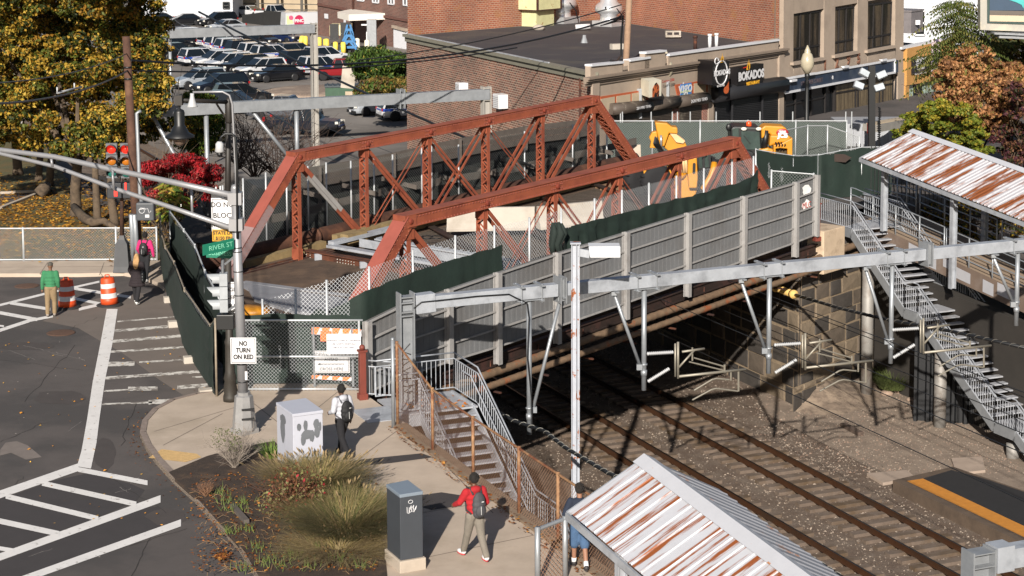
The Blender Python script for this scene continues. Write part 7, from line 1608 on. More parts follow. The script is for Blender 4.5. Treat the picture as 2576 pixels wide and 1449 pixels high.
for a,b in (((-8,560),(778,422)),((-2,658),(778,512)),((-8,560),(-2,658)),((776,422),(776,512))): A_,B_=fac(*C9(*a),.33),fac(*C9(*b),.33); mb.beam(A_,B_,.1,.12,up=(0,0,1) if a[0]!=b[0] else tuple(FN))
mb.build('band_frame',capw,bnd)
mb=MB()
for x,y in ((60,595),(190,548),(430,498),(700,450)): 
    p=fac(*C9(x,y-25),.5); mb.beam(p-fx*.35,p+fx*.35,.12,.12); mb.beam(p,p-FN*.3,.05,.05)
mb.build('spot_lamp',capw,bnd)
text('lettering','1296 RIVER STREET',.34,mat('faded_letters','#5d4f52',.6),bnd,fac(*C9(190,580),.32),fx); text('lettering','e',.4,signw,bnd,fac(*C9(337,545),.33),fx,bold=.02)
gl_=pan4('shop_glass',[C9(-5,660),C9(340,598),C9(340,890),C9(-5,890)],glass,rootB,-.25,.03); mb=MB()
for x in (0,75,185,285,345): p=fac(*C9(x,620),-.15); mb.beam(p,V(p.x,p.y,-1.2),.1,.1,up=tuple(FN))
mb.beam(fac(*C9(0,745),-.15),fac(*C9(285,685),-.15),.08,.08); mb.build('glass_frame',sblk,gl_)
g2=pan4('shop_window',[C9(350,610),C9(765,525),C9(762,775),C9(350,820)],mat('blind_glass','#6f624e',.25,0,.15,3,col2='#4b4236',sc2=2,streak=(3,.1,1),thr=(.45,.55)),rootB,-.12,.03); mb=MB()
for x in (352,498,515,590,668,690,762): p=fac(*C9(x,600-.1*x),-.05); q=fac(*C9(x,815-.05*x),-.05); mb.beam(p,q,.09,.09,up=tuple(FN))
mb.beam(fac(*C9(350,660),-.05),fac(*C9(765,590),-.05),.07,.07); mb.build('window_frame',sblk,g2)
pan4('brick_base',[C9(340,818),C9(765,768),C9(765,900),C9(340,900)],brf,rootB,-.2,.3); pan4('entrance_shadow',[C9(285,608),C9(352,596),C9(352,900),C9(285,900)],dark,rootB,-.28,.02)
# yellow salon
rootC=thing('salon_building',tuple(F2.to_3d()),'yellow painted shop with a black salon sign, right of the office building','building')
yel=mat('ochre_render','#ad8046',.85,0,.06,1.5,.05,30)
pan4('yellow_front',[C9(812,342),C9(1150,272),C9(1150,545),C9(808,602)],yel,rootC,-.3,.5); pan4('yellow_pier',[C9(806,600),C9(832,596),C9(828,850),C9(800,850)],yel,rootC,-.3,.45); pan4('shop_glass_front',[C9(832,596),C9(1060,560),C9(1060,860),C9(830,860)],mat('salon_glass','#9fb0a4',.3,0,.15,2,col2='#6e7f78',sc2=1.5,streak=(2,.2,1)),rootC,-.3,.2)
pan4('dark_door',[C9(905,590),C9(968,580),C9(968,840),C9(905,845)],glass,rootC,-.1,.04)
pan4('grey_pier',[C9(762,520),C9(808,512),C9(800,860),C9(762,860)],lime,rootC,-.3,.35)
A_=fac(*C9(808,342),.1); mb=MB(); q=[fac(*C9(812,345),-.3),fac(*C9(1150,272),-.3)]; zz=q[0].z; mb.prism([(q[0].x,q[0].y),(q[1].x,q[1].y),(q[1].x-6,q[1].y+14),(q[0].x-6,q[0].y+14)],zz-.8,zz-.5); mb.build('roof',MATS['tar_roof'],rootC); mb=MB(); mb.beam(fac(*C9(808,342),-.05),fac(*C9(1150,272),-.05),.4,.14); mb.build('parapet_cap',capw,rootC)
sgn=thing('salon_sign',tuple(fac(*C9(960,460))),'black sign reading Glamour Hair Braiding Salon on the yellow wall','shop sign'); bd=pan4('sign_board',[C9(893,412),C9(1030,390),C9(1028,505),C9(892,528)],sb,sgn,.22,.06); c_=fac(*C9(961,458),.32)
text('lettering','Glamour',.52,signw,bd,c_+V(0,0,.36),fx,shear=.3,width=1.75,bold=.01); text('lettering','Hair Braiding Salon\n857-305-0308',.2,signw,bd,c_+V(0,0,-.12),fx,shear=.25,spacing=1.1); text('lettering','We Do Styles Professionally',.13,signw,bd,c_+V(0,0,-.56),fx,width=1.8)
mb=MB(); mb.beam(c_-fx*.8+V(0,0,.1),c_+fx*.8+V(0,0,.16),.01,.03); mb.build('underline',signw,bd)
p=fac(*C9(1065,520),.8); mb=MB(); mb.beam(p+V(0,0,-.2),p+V(0,0,2.2),.08,.6,up=tuple(FN)); tag(mb.build('hanging_sign',mat('faded_print','#b9a9ae',.6,0,.4,5,col2='#3a3550',sc2=3,thr=(.5,.55))),'narrow faded sign hanging by the trees on the yellow shop','shop sign')
p=G(2285,84,3.9); q_=V(FD.x,FD.y,0); r=thing('rooftop_unit',tuple(p),'grey air conditioning unit on the roof behind the yellow shop','roof unit'); mb=MB(); mb.box(p+V(0,1,.7),(1.9,1.6,1.4),rz=.95); mb.box(p+V(0,1,1.45),(2.0,1.7,.1),rz=.95); mb.build('unit_casing',mat('unit_grey','#6f6a6c',.6,0,.15,3),r); mb=MB()
mb.box(p+V(.6,.1,.7),(.3,.05,.3)); mb.build('label_plate',signw,r)
clap=mat('white_clapboard','#b0b3b9',.7,0,.03,1)
def clapwall(nm,lb,x0,x1,y0,y1,Y,wn,z0=-4.5,xtra=0):
    r=thing(nm,tuple(D(x0,y1,Y)),lb,'building'); a,b=D(x0,y1,Y),D(x1,y1,Y); zt=D(x0,y0,Y).z; mb=MB(); n=int((zt-z0)/.22)
    for k in range(n): z=z0+k*.22; mb.add([V(a.x,Y-.04,z),V(b.x,Y-.04,z),V(b.x,Y,z+.22),V(a.x,Y,z+.22),V(a.x,Y,z),V(b.x,Y,z)],[(0,1,2,3),(0,4,5,1)])
    mb.box(((a.x+b.x)/2,Y+5,(zt+z0)/2),(b.x-a.x-.05,9.9,zt-z0)); mb.build('clapboard_wall',clap,r)
    for wx0,wy0,wx1,wy1,fm in wn:
        p0,p1=D(wx0,wy0,Y-.1),D(wx1,wy1,Y-.1); mb=MB(); mb.box((p0+p1)/2,(p1.x-p0.x,.08,p0.z-p1.z)); w_=mb.build('window',glass,r); mb=MB()
        for u_,v_ in (((p0.x,p0.z),(p1.x,p0.z)),((p0.x,p1.z),(p1.x,p1.z)),((p0.x,p0.z),(p0.x,p1.z)),((p1.x,p0.z),(p1.x,p1.z)),((p0.x,(p0.z+p1.z)/2),(p1.x,(p0.z+p1.z)/2))): mb.beam((u_[0],Y-.15,u_[1]),(v_[0],Y-.15,v_[1]),.12,.14,up=(0,1,0))
        mb.build('window_frame',fm,w_)
    return r
clapwall('white_house','white clapboard house behind the yellow shop',2262,2475,-120,100,150,[(2301,28,2325,88,capw)],z0=-3)
clapwall('white_hall','white clapboard building behind the parked cars at the top left',355,586,-60,50,254,[(561,6,577,22,blk)])
# brown brick mill behind the car park
rootD=thing('brick_mill',(-22.5,226,-4.1),'brown brick building with white windows behind the parking lot','building')
M0=Vector((-23.0,227)); M1=Vector((-7.2,200.2)); MD=(M1-M0).normalized(); MN=V(MD.y,-MD.x,0)
if MN.y>0: MN=-MN
def mil(x,y,o=0): A_=M0.to_3d()+MN*o; return W(x,y,A_,A_+MD.to_3d())
def CA(x,y): return ((450+x/3.22)*.8583,y/3.22*.8583)
mb=MB(); mb.quad((M0.x,M0.y,-4.2),(M1.x,M1.y,-4.2),(M1.x,M1.y,12),(M0.x,M0.y,12)); b2=M0+Vector((14,9)); mb.quad((b2.x,b2.y,-4.2),(M0.x,M0.y,-4.2),(M0.x,M0.y,12),(b2.x,b2.y,12)); mb.build('brick_wall',brkA,rootD)
mb=MB(); mb.beam(mil(*CA(1550,42),.1),mil(*CA(2560,225),.1),.2,.25); mb.build('brick_band',mat('dark_brick_band','#5a3a32',.9,0,.2,3),rootD)
for q in ((2070,-40,2125,28),(2215,-40,2270,42),(2360,-40,2420,55),(2505,-40,2540,70),(1925,-40,1985,10)):
    a,b=mil(*CA(q[0],q[1]),.05),mil(*CA(q[2],q[3]),.05); b0=V(a.x,a.y,b.z); mb=MB(); mb.add([a,V(b.x,b.y,a.z),b,b0],[(0,1,2,3)]); w_=mb.build('window',glass,rootD); mb=MB()
    for u_,v_ in ((a,V(b.x,b.y,a.z)),(b0,b),(a,b0),(V(b.x,b.y,a.z),b),((a+V(b.x,b.y,a.z))/2,(b0+b)/2)): mb.beam(u_+MN*.05,v_+MN*.05,.14,.14,up=tuple(MN) if abs((u_-v_).z)>.3 else (0,0,1))
    mb.build('window_frame',capw,w_)
q=[mil(*CA(*p),.08) for p in ((2262,250),(2395,285),(2395,500),(2265,480))]; mb=MB(); mb.add([q[0],q[1],V(q[1].x,q[1].y,-4.1),V(q[0].x,q[0].y,-4.1)],[(0,1,2,3)]); g_=mb.build('white_garage_door',capw,rootD); mb=MB(); mb.beam(q[0]+MN*.1,q[1]+MN*.1,.3,.3); mb.build('lintel',lime,rootD)
mb=MB(); a=mil(*CA(2445,255),.1); b=mil(*CA(2510,300),.1); mb.add([a,V(b.x,b.y,a.z),b,V(a.x,a.y,b.z)],[(0,1,2,3)]); sg_=mb.build('wall_notice',signw,rootD)
text('lettering','AUTHORIZED\nPARKING ONLY',.28,mat('ink_red3','#b5403a',.6),sg_,(a+b)/2+MN*.05,MD.to_3d())
mb=MB(); mb.tube(mil(*CA(2420,-30),.2),V(*mil(*CA(2420,290),.2)[:2],-3),.12,n=6); mb.tube(mil(*CA(1880,-30),.2),V(*mil(*CA(1880,290),.2)[:2],-3),.14,n=6); mb.build('downpipe',MATS['rusty_steel'],rootD)
mb=MB(); a=mil(*CA(1610,128),.06); b=mil(*CA(1648,178),.06); mb.add([a,V(b.x,b.y,a.z),b,V(a.x,a.y,b.z)],[(0,1,2,3)]); a=mil(*CA(1792,150),.06); b=mil(*CA(1815,230),.06); mb.add([a,V(b.x,b.y,a.z),b,V(a.x,a.y,b.z)],[(0,1,2,3)]); mb.build('white_door',capw,rootD)
# canopy in front of the mill
def lotp(x,y): return G(*CA(x,y),-4.1)
def rel(x,y,Y): return D(*CA(x,y),Y)
cp=lotp(2155,400); Yc=cp.y; rootE=thing('canopy',tuple(cp),'white flat canopy on a black post in front of the brown brick building','canopy')
P=[rel(1740,112,Yc+1),rel(2045,52,Yc+7),rel(2228,70,Yc+3),rel(1850,140,Yc-3)]; zt=rel(1740,100,Yc).z; z_=[G(*CA(x,y),zt) for x,y in ((1735,112),(2040,50),(2228,62),(2190,125),(1840,138))]
mb=MB(); pp=[(p.x,p.y) for p in (z_[0],z_[1],z_[2],z_[3],z_[4])]; mb.prism(pp,zt-.7,zt); mb.build('canopy_roof',mat('canopy_cream','#d3cdc4',.6,0,.05),rootE)
mb=MB(); mb.beam(rel(2155,420,Yc),rel(2155,130,Yc),.7,.7,up=(0,1,0)); mb.beam(rel(2150,215,Yc),rel(1970,140,Yc),.3,.3); mb.beam(rel(2150,230,Yc),rel(2050,135,Yc),.3,.3); mb.build('black_post',blk,rootE)
rootF=thing('fuel_pump',tuple(lotp(2060,470)),'grey fuel dispenser column beside the canopy post','fuel pump'); Yf=lotp(2060,470).y; mb=MB(); mb.box((rel(2060,370,Yf)),(1.0,.9,4.2)); mb.build('dispenser_body',galvd,rootF); mb=MB(); mb.beam(rel(1960,235,Yf),rel(2090,235,Yf),.15,.15); mb.beam(rel(2020,480,Yf),rel(2020,300,Yf),.3,.3,up=(0,1,0)); mb.build('dispenser_frame',signw,rootF)
# generator
gp0=lotp(1780,500); Yg=gp0.y; rootG=thing('generator',tuple(gp0),'cream generator cabinet with black panels behind the yellow posts','generator'); a,b=rel(1660,455,Yg),rel(1855,230,Yg); mb=MB(); cc_=(a+b)/2+V(0,1.5,.6); mb.box(cc_,(abs(b.x-a.x),2.6,abs(b.z-a.z)-1.4)); mb.build('generator_casing',mat('cream_metal','#d6cba0',.6,0,.05),rootG,bevel=.05)
mb=MB(); mb.box(cc_+V(-.6,-1.33,-.15),(.95,.05,1.7)); mb.box(cc_+V(.62,-1.33,-.2),(1.15,.05,2.1)); mb.box(cc_+V(0,0,-2.1),(2.2,2.2,1.2)); mb.build('black_panel',blk,rootG)
bol=mat('bollard_yellow','#d9bf4e',.6,0,.06)
for i,(x0,y0,x1,y1,c_) in enumerate(((1382,438,1402,348,0),(1435,443,1432,350,0),(1568,460,1562,362,0),(1637,478,1632,376,0),(1627,472,1622,378,0),(1718,498,1716,405,0),(1792,505,1788,408,0),(1925,495,1920,372,1),(2015,490,2012,388,1))):
    p=lotp(x0,y0); t=rel(x1,y1,p.y); mb=MB(); mb.tube(p,t,.27,n=10); mb.ball(t,.27,10,sz=(1,1,.5)); nm=['leaning yellow post, the leftmost of the row','yellow post second from the left','yellow post third from the left, beside the grey portal column','front post of the close yellow pair left of the generator','rear post of the close yellow pair left of the generator','yellow post in front of the cream generator','yellow post left of the blue sawhorses','pale cream post between the blue sawhorses and the fuel dispenser','white post at the foot of the fuel dispenser'][i]; tag(mb.build('bollard',bol if not c_ else mat('bollard_cream','#dcd6c0',.6)),nm,'bollard','posts in the parking lot')
p=lotp(1845,500); Yh=p.y; mb=MB(); bl_=mat('sawhorse_blue','#2f6a9c',.6,0,.1)
for k in range(4):
    z=k*.62; w_=1.05-.2*k; 
    for s in (-1,1): mb.beam(p+V(s*w_,0,z),p+V(s*.15,0,z+1.15),.2,.16,up=(0,1,0))
    mb.beam(p+V(-w_*.6,0,z+.6),p+V(w_*.6,0,z+.6),.2,.25)
tag(mb.build('sawhorse',bl_),'stack of blue sawhorses leaning against the generator','sawhorse')
# fence, tan building and background behind the cars
r=thing('tan_building',tuple(D(690,40,268)),'tan building behind the dark screened car pound','building'); mb=MB(); a,b=D(586,60,268),D(815,60,268); mb.quad((a.x,268,-5),(b.x,268,-5),(b.x,266,12),(a.x,266,12)); mb.build('tan_wall',mat('tan_wall','#a3937c',.9,0,.12,.5),r); mb=MB()
for x in (600,650,700,760): p=D(x,30,266); mb.beam(V(p.x,265.5,-4),V(p.x,265.5,10),.35,.35,up=(0,1,0))
for y in (8,22): mb.beam(D(600,y,265.4),D(812,y+4,265.4),.12,.12)
mb.build('steel_frame',mat('dark_frame','#4a4640',.8),r)
r=thing('dark_screen_fence',tuple(lotp(1000,230)),'dark screened fence round the car pound behind the parked cars','fence'); mb=MB(); q=[lotp(835,215),lotp(1040,240),lotp(1320,262)]; 
for a,b,h0,h1 in ((q[0],q[1],-.2,.5),(q[1],q[2],.7,.7)): mb.quad(a,b,b+V(0,0,h1+1.2),a+V(0,0,h0+1.2))
mb.build('screen',mat('pound_screen','#1d1d1d',.9,0,.2,1),r)
# utility pole right, acorn lamps, light tower, container
root=thing('utility_pole',tuple(UPB),'tall pale wooden utility pole in front of the shuttered shops','utility pole'); mb=MB(); mb.path([UPB-V(0,0,.5),UPT],[.17,.15],12); mb.build('pole_shaft',mat('pale_pole_wood','#8a705c',.9,0,.2,3,.3,16),root)
mb=MB(); 
for x in (1558,1568): mb.tube(D(x,330,94.6),D(x+1,222,94.6),.11,n=8)
mb.path([D(1585,250,94.6),D(1584,222,94.6),D(1577,200,94.6)],.06,6); mb.build('conduit',pipe,root); mb=MB(); mb.box(D(1586,260,94.5),(1.1,.5,1.5)); mb.build('meter_box',galvd,root,bevel=.03)
mb=MB(); 
for k in range(6): mb.path([D(1571,25+6*k,94.6),D(1559-2*k,40+3*k,94),D(1540-6*k,55+2*k,93.4)],.025,4)
mb.path([D(1567,40,94.6),D(1562,100,94.6),D(1562,140,94.6),D(1550,155,93),D(1535,152,92.5)],.05,5); mb.build('cable_bundle',blk,root)
def acorn(x,yt,yb,Y,lb,banner=False):
    b=D(x,yb,Y); t=D(x,yt,Y); r=thing('street_lamp',tuple(b),lb,'street lamp','black acorn street lamps'); mb=MB(); L_=t.z-b.z
    mb.lathe([(.22,0),(.2,.3),(.13,.5),(.11,L_*.5),(.08,L_-2.1),(.12,L_-2.05),(.07,L_-1.9),(.13,L_-1.7),(.15,L_-1.55),(.1,L_-1.5)],b,10); mb.build('lamp_post',blk,r)
    mb=MB(); mb.lathe([(.14,L_-1.5),(.36,L_-1.1),(.37,L_-.8),(.26,L_-.45),(.16,L_-.35),(.17,L_-.28),(.1,L_-.12),(.02,L_+.05)],b,14); mb.build('acorn_globe',mat('globe_glass','#a39a86',.25,0,.1,spec=.6),r)
    if banner: mb=MB(); mb.box(D(1668,236,Y-.4),(.6,.06,1.3)); mb.build('grey_banner',galvd,r)
acorn(1674,128,335,97,'black acorn street lamp in front of the shop row, beside the grey panel',True); acorn(2028,116,330,104,'black acorn street lamp in front of the office building')
b=D(2192,375,92); t=D(2192,165,92); root=thing('light_tower',tuple(b),'mobile light tower with four floodlights on a dark mast','light tower'); mb=MB(); mb.beam(b,t,.3,.3,up=(0,1,0)); mb.path([V(b.x+.35+.08*math.sin(k*2),92,b.z+k*(t.z-b.z-2)/60) for k in range(60)],.035,4); mb.build('mast',blk,root)
for dx,dz,ang in ((-.4,-.35,.5),(.45,-.45,-.4),(-.65,-.95,.4),(.35,-1.05,-.3)):
    c=t+V(dx,-.2,dz); q=Matrix.Rotation(ang,3,'Y')@Matrix.Rotation(-.5,3,'X'); mb=MB(); mb.box(c,(.5,.22,.36),rot=q); fl_=mb.build('floodlight',galvd,root,bevel=.05); mb=MB(); mb.box(c+q@V(0,-.12,-.02),(.44,.03,.3),rot=q); mb.build('lamp_glass',mat('flood_glass','#a3aab0',.2),fl_)
root=thing('site_container',tuple(D(2150,370,97)),'grey shipping container behind the screened fence','container'); a,b=D(2122,315,97),D(2190,380,97); mb=MB(); mb.box(((a.x+b.x)/2+1.2,99,(a.z+b.z)/2),(abs(b.x-a.x)+2.6,3,abs(a.z-b.z))); 
for k in range(9): mb.box((a.x+.2+k*.45,97.45,(a.z+b.z)/2),(.16,.1,abs(a.z-b.z)-.3))
mb.build('container_wall',mat('container_grey','#8f9196',.6,.1,.1,2),root)
a,b=D(2190,322,93),D(2310,300,97); root=thing('ladder_truck_rack',tuple(a),'aluminium ladder rack with a red end beside the light tower','rack'); mb=MB(); mb.beam(a,b,.9,.35); mb.build('rack_side',mat('rack_grey','#7d7a75',.6),root); mb=MB()
for k in range(6): mb.box(a.lerp(b,.08+k*.16)+V(0,0,.2),(.8,.5,.06),rz=.9)
mb.build('pale_panel',cream,root); mb=MB(); mb.box(a+V(-.1,-.2,0),(.2,.3,.5)); mb.build('red_end',MATS['hand_red2'],root)
# billboard at the top right
root=thing('billboard',tuple(D(2530,60,86)),'lower corner of a framed billboard at the top right','billboard'); Yb=86; bb=lambda x,y,o=0:D(x,y,Yb-o)
def BK(x,y): return ((2700+x/2.73)*.8583,y/2.73*.8583)
P=[bb(*BK(470,-200)),bb(*BK(1100,-200)),bb(*BK(1100,262)),bb(*BK(470,240))]; mb=MB(); mb.add(P+[p+V(0,.5,0) for p in P],[(3,2,1,0),(0,1,5,4),(1,2,6,5),(2,3,7,6),(3,0,4,7)]); mb.build('frame',mat('billboard_frame','#9b9890',.6,.2,.1,1.5,col2='#b3aa98',sc2=1),root)
P=[bb(*BK(525,-200),.06),bb(*BK(1100,-200),.06),bb(*BK(1100,205),.06),bb(*BK(525,185),.06)]; mb=MB(); mb.add(P,[(3,2,1,0)]); mb.build('dark_border',mat('border_green','#2b3f3d',.6),root)
for nm,y0,y1,c_ in (('poster_sky',-200,85,'#2c4055'),('poster_mid',85,122,'#57504a'),('poster_pale',122,172,'#b3a58f')):
    P=[bb(*BK(545,y0),.1),bb(*BK(1100,y0),.1),bb(*BK(1100,y1+8),.1),bb(*BK(545,y1),.1)]; mb=MB(); mb.add(P,[(3,2,1,0)]); mb.build(nm,mat(nm,c_,.5,0,.1,1),root)
mb=MB(); mb.poly([bb(*BK(x,y),.14) for x,y in ((700,0),(760,20),(800,40),(815,70),(830,0),(900,-40),(700,-40))][::-1]); mb.build('poster_shape',mat('poster_teal','#3f9fa0',.5),root)
mb=MB(); mb.beam(bb(*BK(560,262)),bb(*BK(1100,285)),1.0,.08); mb.beam(bb(*BK(600,290)),bb(*BK(1100,312)),.9,.1); mb.build('walkway',galvd,root); mb=MB(); p=D(2680,300,87); mb.beam(V(p.x,87,-1),V(p.x,87,9),.5,.5,up=(0,1,0)); mb.build('support_post',MATS['rusty_steel'],root)
# ============================================================ VEHICLES
tyre=mat('tyre_rubber','#17171a',.85); rim=mat('alloy_rim','#a9abaf',.35,.5,.1); lampr=mat('tail_red','#8f1517',.3); lampw=mat('head_lamp','#c9c6bd',.2); vgl=mat('vehicle_glass','#0f1418',.08,0,.05,spec=.7); amb=mat('amber_lamp','#d8802a',.3); chrome=mat('chrome','#b9bbc0',.25,.7)
def paint(nm,c): 
    m=mat('paint_'+nm,c,.28,.1 if nm!='white' else 0,.03,1); m.node_tree.nodes['Principled BSDF'].inputs['Coat Weight'].default_value=.6; return m
def wheel(root,x,y,r,w=.22):
    mb=MB(); s=1 if y>0 else -1; q=Matrix.Rotation(math.pi/2,3,'X'); mb.lathe([(r*.62,-w/2),(r*.9,-w/2),(r,-w/2+.04),(r,w/2-.04),(r*.9,w/2),(r*.62,w/2)],(x,y,r),18,axis=q); tw=mb.build('wheel',tyre,root,uv=False)
    mb=MB(); mb.lathe([(r*.62,-.01),(r*.58,.01),(.06,.0)],(x,y+s*(w/2-.03),r),12,axis=q if s<0 else Matrix.Rotation(-math.pi/2,3,'X')); 
    mb.build('rim',rim,tw,uv=False)
def car(kind,pm,extra=None):
    root=bpy.data.objects.new({'suv':'parked_suv','sedan':'parked_sedan','pickup':'parked_pickup','van':'food_van','police':'police_suv'}[kind],None); COL.objects.link(root); OFF[root.name]=V(0,0,0); pol=kind=='police'
    k='suv' if pol else kind
    L_={'suv':4.85,'sedan':4.8,'pickup':5.6,'van':5.9}[k]; wd={'suv':1.92,'sedan':1.84,'pickup':1.98,'van':2.0}[k]; r={'suv':.37,'sedan':.34,'pickup':.4,'van':.36}[k]; gc={'suv':.22,'sedan':.17,'pickup':.3,'van':.25}[k]
    # lower body sections: x, top z, half width
    bd={'suv':[(-.5,.85,.8),(-.485,1.02,.93),(-.3,1.06,1),(.18,1.07,1),(.3,1.08,.99),(.45,.92,.93),(.49,.75,.82),(.5,.6,.76)],'sedan':[(-.5,.8,.8),(-.47,.97,.93),(-.33,1.0,1),(.15,.98,1),(.25,.97,.99),(.42,.84,.92),(.48,.68,.8),(.5,.52,.74)],'pickup':[(-.5,.95,.93),(-.49,1.1,.97),(-.3,1.12,1),(.1,1.15,1),(.22,1.18,.99),(.44,1.1,.95),(.49,.95,.88),(.5,.7,.84)],'van':[(-.5,1.1,.95),(-.49,1.15,.98),(-.2,1.15,1),(.2,1.15,1),(.36,1.15,.98),(.46,1.0,.93),(.49,.8,.85),(.5,.6,.8)]}[k]
    mb=MB(); vs=[];n=8
    for x,zt,hw in bd:
        w=wd/2*hw; zb=gc+.06 if abs(x)<.49 else gc+.14
        for y,z in ((-w*.9,zb),(-w,zb+.18),(-w,zt-.16),(-w*.9,zt-.02),(w*.9,zt-.02),(w,zt-.16),(w,zb+.18),(w*.9,zb)): vs.append((x*L_,y,z))
    fs=[(i*n+j,i*n+(j+1)%n,(i+1)*n+(j+1)%n,(i+1)*n+j) for i in range(len(bd)-1) for j in range(n)]+[tuple(range(n-1,-1,-1)),tuple(range((len(bd)-1)*n,len(bd)*n))]
    mb.add(vs,[f[::-1] for f in fs]); body=mb.build('body',pm,root,uv=False,bevel=.03)
    # cabin: bottom xs (rear,front), roof xs, roof z
    cb={'suv':[(-.49,.27,-.42,.06,1.7)],'sedan':[(-.4,.25,-.24,.06,1.44)],'pickup':[(-.14,.24,-.1,.12,1.86)],'van':[(-.495,.42,-.48,.24,2.55)]}[k][0]
    b0,b1,r0,r1,zr_=cb; zb=1.0 if k!='pickup' else 1.1
    if k=='van': zb=1.12
    hb,hr=wd/2*.95,wd/2*(.76 if k!='van' else .86)
    V8=[(b0*L_,-hb,zb),(b1*L_,-hb,zb),(b1*L_,hb,zb),(b0*L_,hb,zb),(r0*L_,-hr,zr_),(r1*L_,-hr,zr_),(r1*L_,hr,zr_),(r0*L_,hr,zr_)]
    mb=MB(); mb.add(V8,[(4,5,6,7),(0,1,5,4),(1,2,6,5),(2,3,7,6),(3,0,4,7)],0); cg=mb.build('cabin_glass',vgl if k!='van' else pm,root,uv=False)
    P=[Vector(v) for v in V8]; mb=MB()
    mb.add([P[4]+V(-.03,-.02,0),P[5]+V(.05,-.02,0),P[6]+V(.05,.02,0),P[7]+V(-.03,.02,0)]+[P[4]+V(.1,.1,.07),P[5]+V(-.12,.1,.07),P[6]+V(-.12,-.1,.07),P[7]+V(.1,-.1,.07)],[(3,2,1,0),(4,5,6,7),(0,1,5,4),(1,2,6,5),(2,3,7,6),(3,0,4,7)])
    rf=mb.build('roof_panel',pm,root,uv=False)
    mb=MB()
    for s,(i,j,kk,l) in ((-1,(0,1,5,4)),(1,(3,2,6,7))):
        o=V(0,.012*s,0)
        for f,w in ((.02,.13 if k=='suv' else .08),(.64 if k!='pickup' else .5,.035),(.97,.045)) if k!='van' else ((1.0,.1),):
            mb.beam(P[i].lerp(P[j],f)+o,P[l].lerp(P[kk],f)+o,w*1.1,.03,up=(0,1,0))
    mb.beam(P[0].lerp(P[3],.5)*1,P[0].lerp(P[3],.5)*1+V(0,0,.001),.01,.01)
    mb.build('pillars',pm,root,uv=False)
    if k=='van':
        mb=MB(); 
        for s in (-1,1): mb.add([(b1*L_*.98,s*(hb+.0),1.35),(b1*L_*.68,s*(hb+.0),1.35),(b1*L_*.66,s*(hr+.05),2.2),(b1*L_*.78,s*(hr+.05),2.2)],[(0,1,2,3)])
        w0=P[1].lerp(P[5],.12)+V(.03,.1,0); w1_=P[2].lerp(P[6],.12)+V(.03,-.1,0); mb.add([w0,w1_,P[2].lerp(P[6],.75)+V(.03,-.1,0),P[1].lerp(P[5],.75)+V(.03,.1,0)],[(0,1,2,3)]); mb.build('cab_glass',vgl,root,uv=False)
    if k=='pickup':
        mb=MB(); mb.box((-.32*L_,0,1.1),(.32*L_,wd*.84,.1)); mb.build('cargo_bed',blk,root,uv=False)
    mb=MB(); 
    for x in (-.5,.5): mb.box((x*L_*.985,0,gc+.16),(.14,wd*.9,.22))
    for s in (-1,1): mb.box((0,s*wd*.485,gc+.1),(L_*.5,.06,.12))
    mb.build('dark_trim',blk,root,uv=False)
    hz=.72 if k!='pickup' else .95
    for s in (-1,1):
        mb=MB(); mb.box((.47*L_,s*wd*.36,hz+.02),(.22,.34,.16),rz=-s*.35); mb.build('headlight',lampw,root,uv=False)
        mb=MB(); mb.box((-.485*L_,s*wd*.42,hz+.18),(.16,.22,.2 if k!='pickup' else .34)); mb.build('taillight',lampr,root,uv=False)
        mb=MB(); mb.box((b1*L_*.72+.1,s*(wd/2+.08),1.08 if k!='van' else 1.5),(.12,.2,.15)); mb.build('mirror',pm,root,uv=False)
    mb=MB(); mb.box((.5*L_*.995,0,hz-.06),(.06,wd*.5,.22)); mb.build('grille',blk if k!='pickup' else chrome,root,uv=False)
    mb=MB(); mb.box((.505*L_+.03,0,gc+.22),(.02,.32,.16)); mb.box((-.505*L_-.03,0,gc+.5),(.02,.32,.16)); mb.build('number_plate',signw,root,uv=False)
    for x in (-.29,.31):
        mb=MB()
        for s in (-1,1): mb.lathe([(r*1.16,0),(r*1.16,.012)],(x*L_,s*wd*.5,r*1.02),18,axis=Matrix.Rotation(-s*math.pi/2,3,'X'))
        mb.build('wheel_arch',blk,root,uv=False)
        for s in (-1,1): wheel(root,x*L_,s*(wd/2-.09),r)
    if pol:
        bl=mat('police_blue','#1f3f8f',.4); mb=MB(); mm=MB()
        for s in (-1,1):
            y=s*(wd/2+.012); mb.add([(-.49*L_,y*.97,.78),(.2*L_,y,.72),(.2*L_,y,.86),(-.3*L_,y,.98),(-.49*L_,y*.97,.98)],[(0,1,2,3,4)]); mm.add([(-.1*L_,y*1.002,.6),(.3*L_,y*1.0,.64),(.3*L_,y,.69),(-.1*L_,y,.68)],[(0,1,2,3)])
        mb.box((-.497*L_,0,.86),(.05,wd*.62,.1)); mb.build('blue_stripe',bl,root,uv=False); mm.build('red_stripe',lampr,root,uv=False)
        mb=MB(); mb.box((-.1,0,1.82),(.25,1.2,.1)); mb.build('light_bar',mat('light_bar_dark','#2a2d38',.3),root,uv=False)
    return root
cW,cK,cG,cD,cR,cB,cS=paint('white','#b3b4b8'),paint('black','#121317'),paint('grey','#4a4d54'),paint('dark_blue','#10141f'),paint('red','#7a1119'),paint('blue','#141f3d'),paint('silver','#8f949b')
PR={}
def proto(kind,pm):
    kx=(kind,pm.name)
    if kx not in PR: PR[kx]=[car(kind,pm),True]; index_children(PR[kx][0])
    return PR[kx]
def park(kind,pm,px,py,hd,label,group='cars in the parking lot',z=-4.1):
    pr=proto(kind,pm); p=G(px,py,z); o=place(pr[0],p,R(hd),label,group,first=pr[1]); pr[1]=False; o['category']={'suv':'suv','sedan':'car','pickup':'pickup truck','van':'van','police':'police car'}[kind]; return o
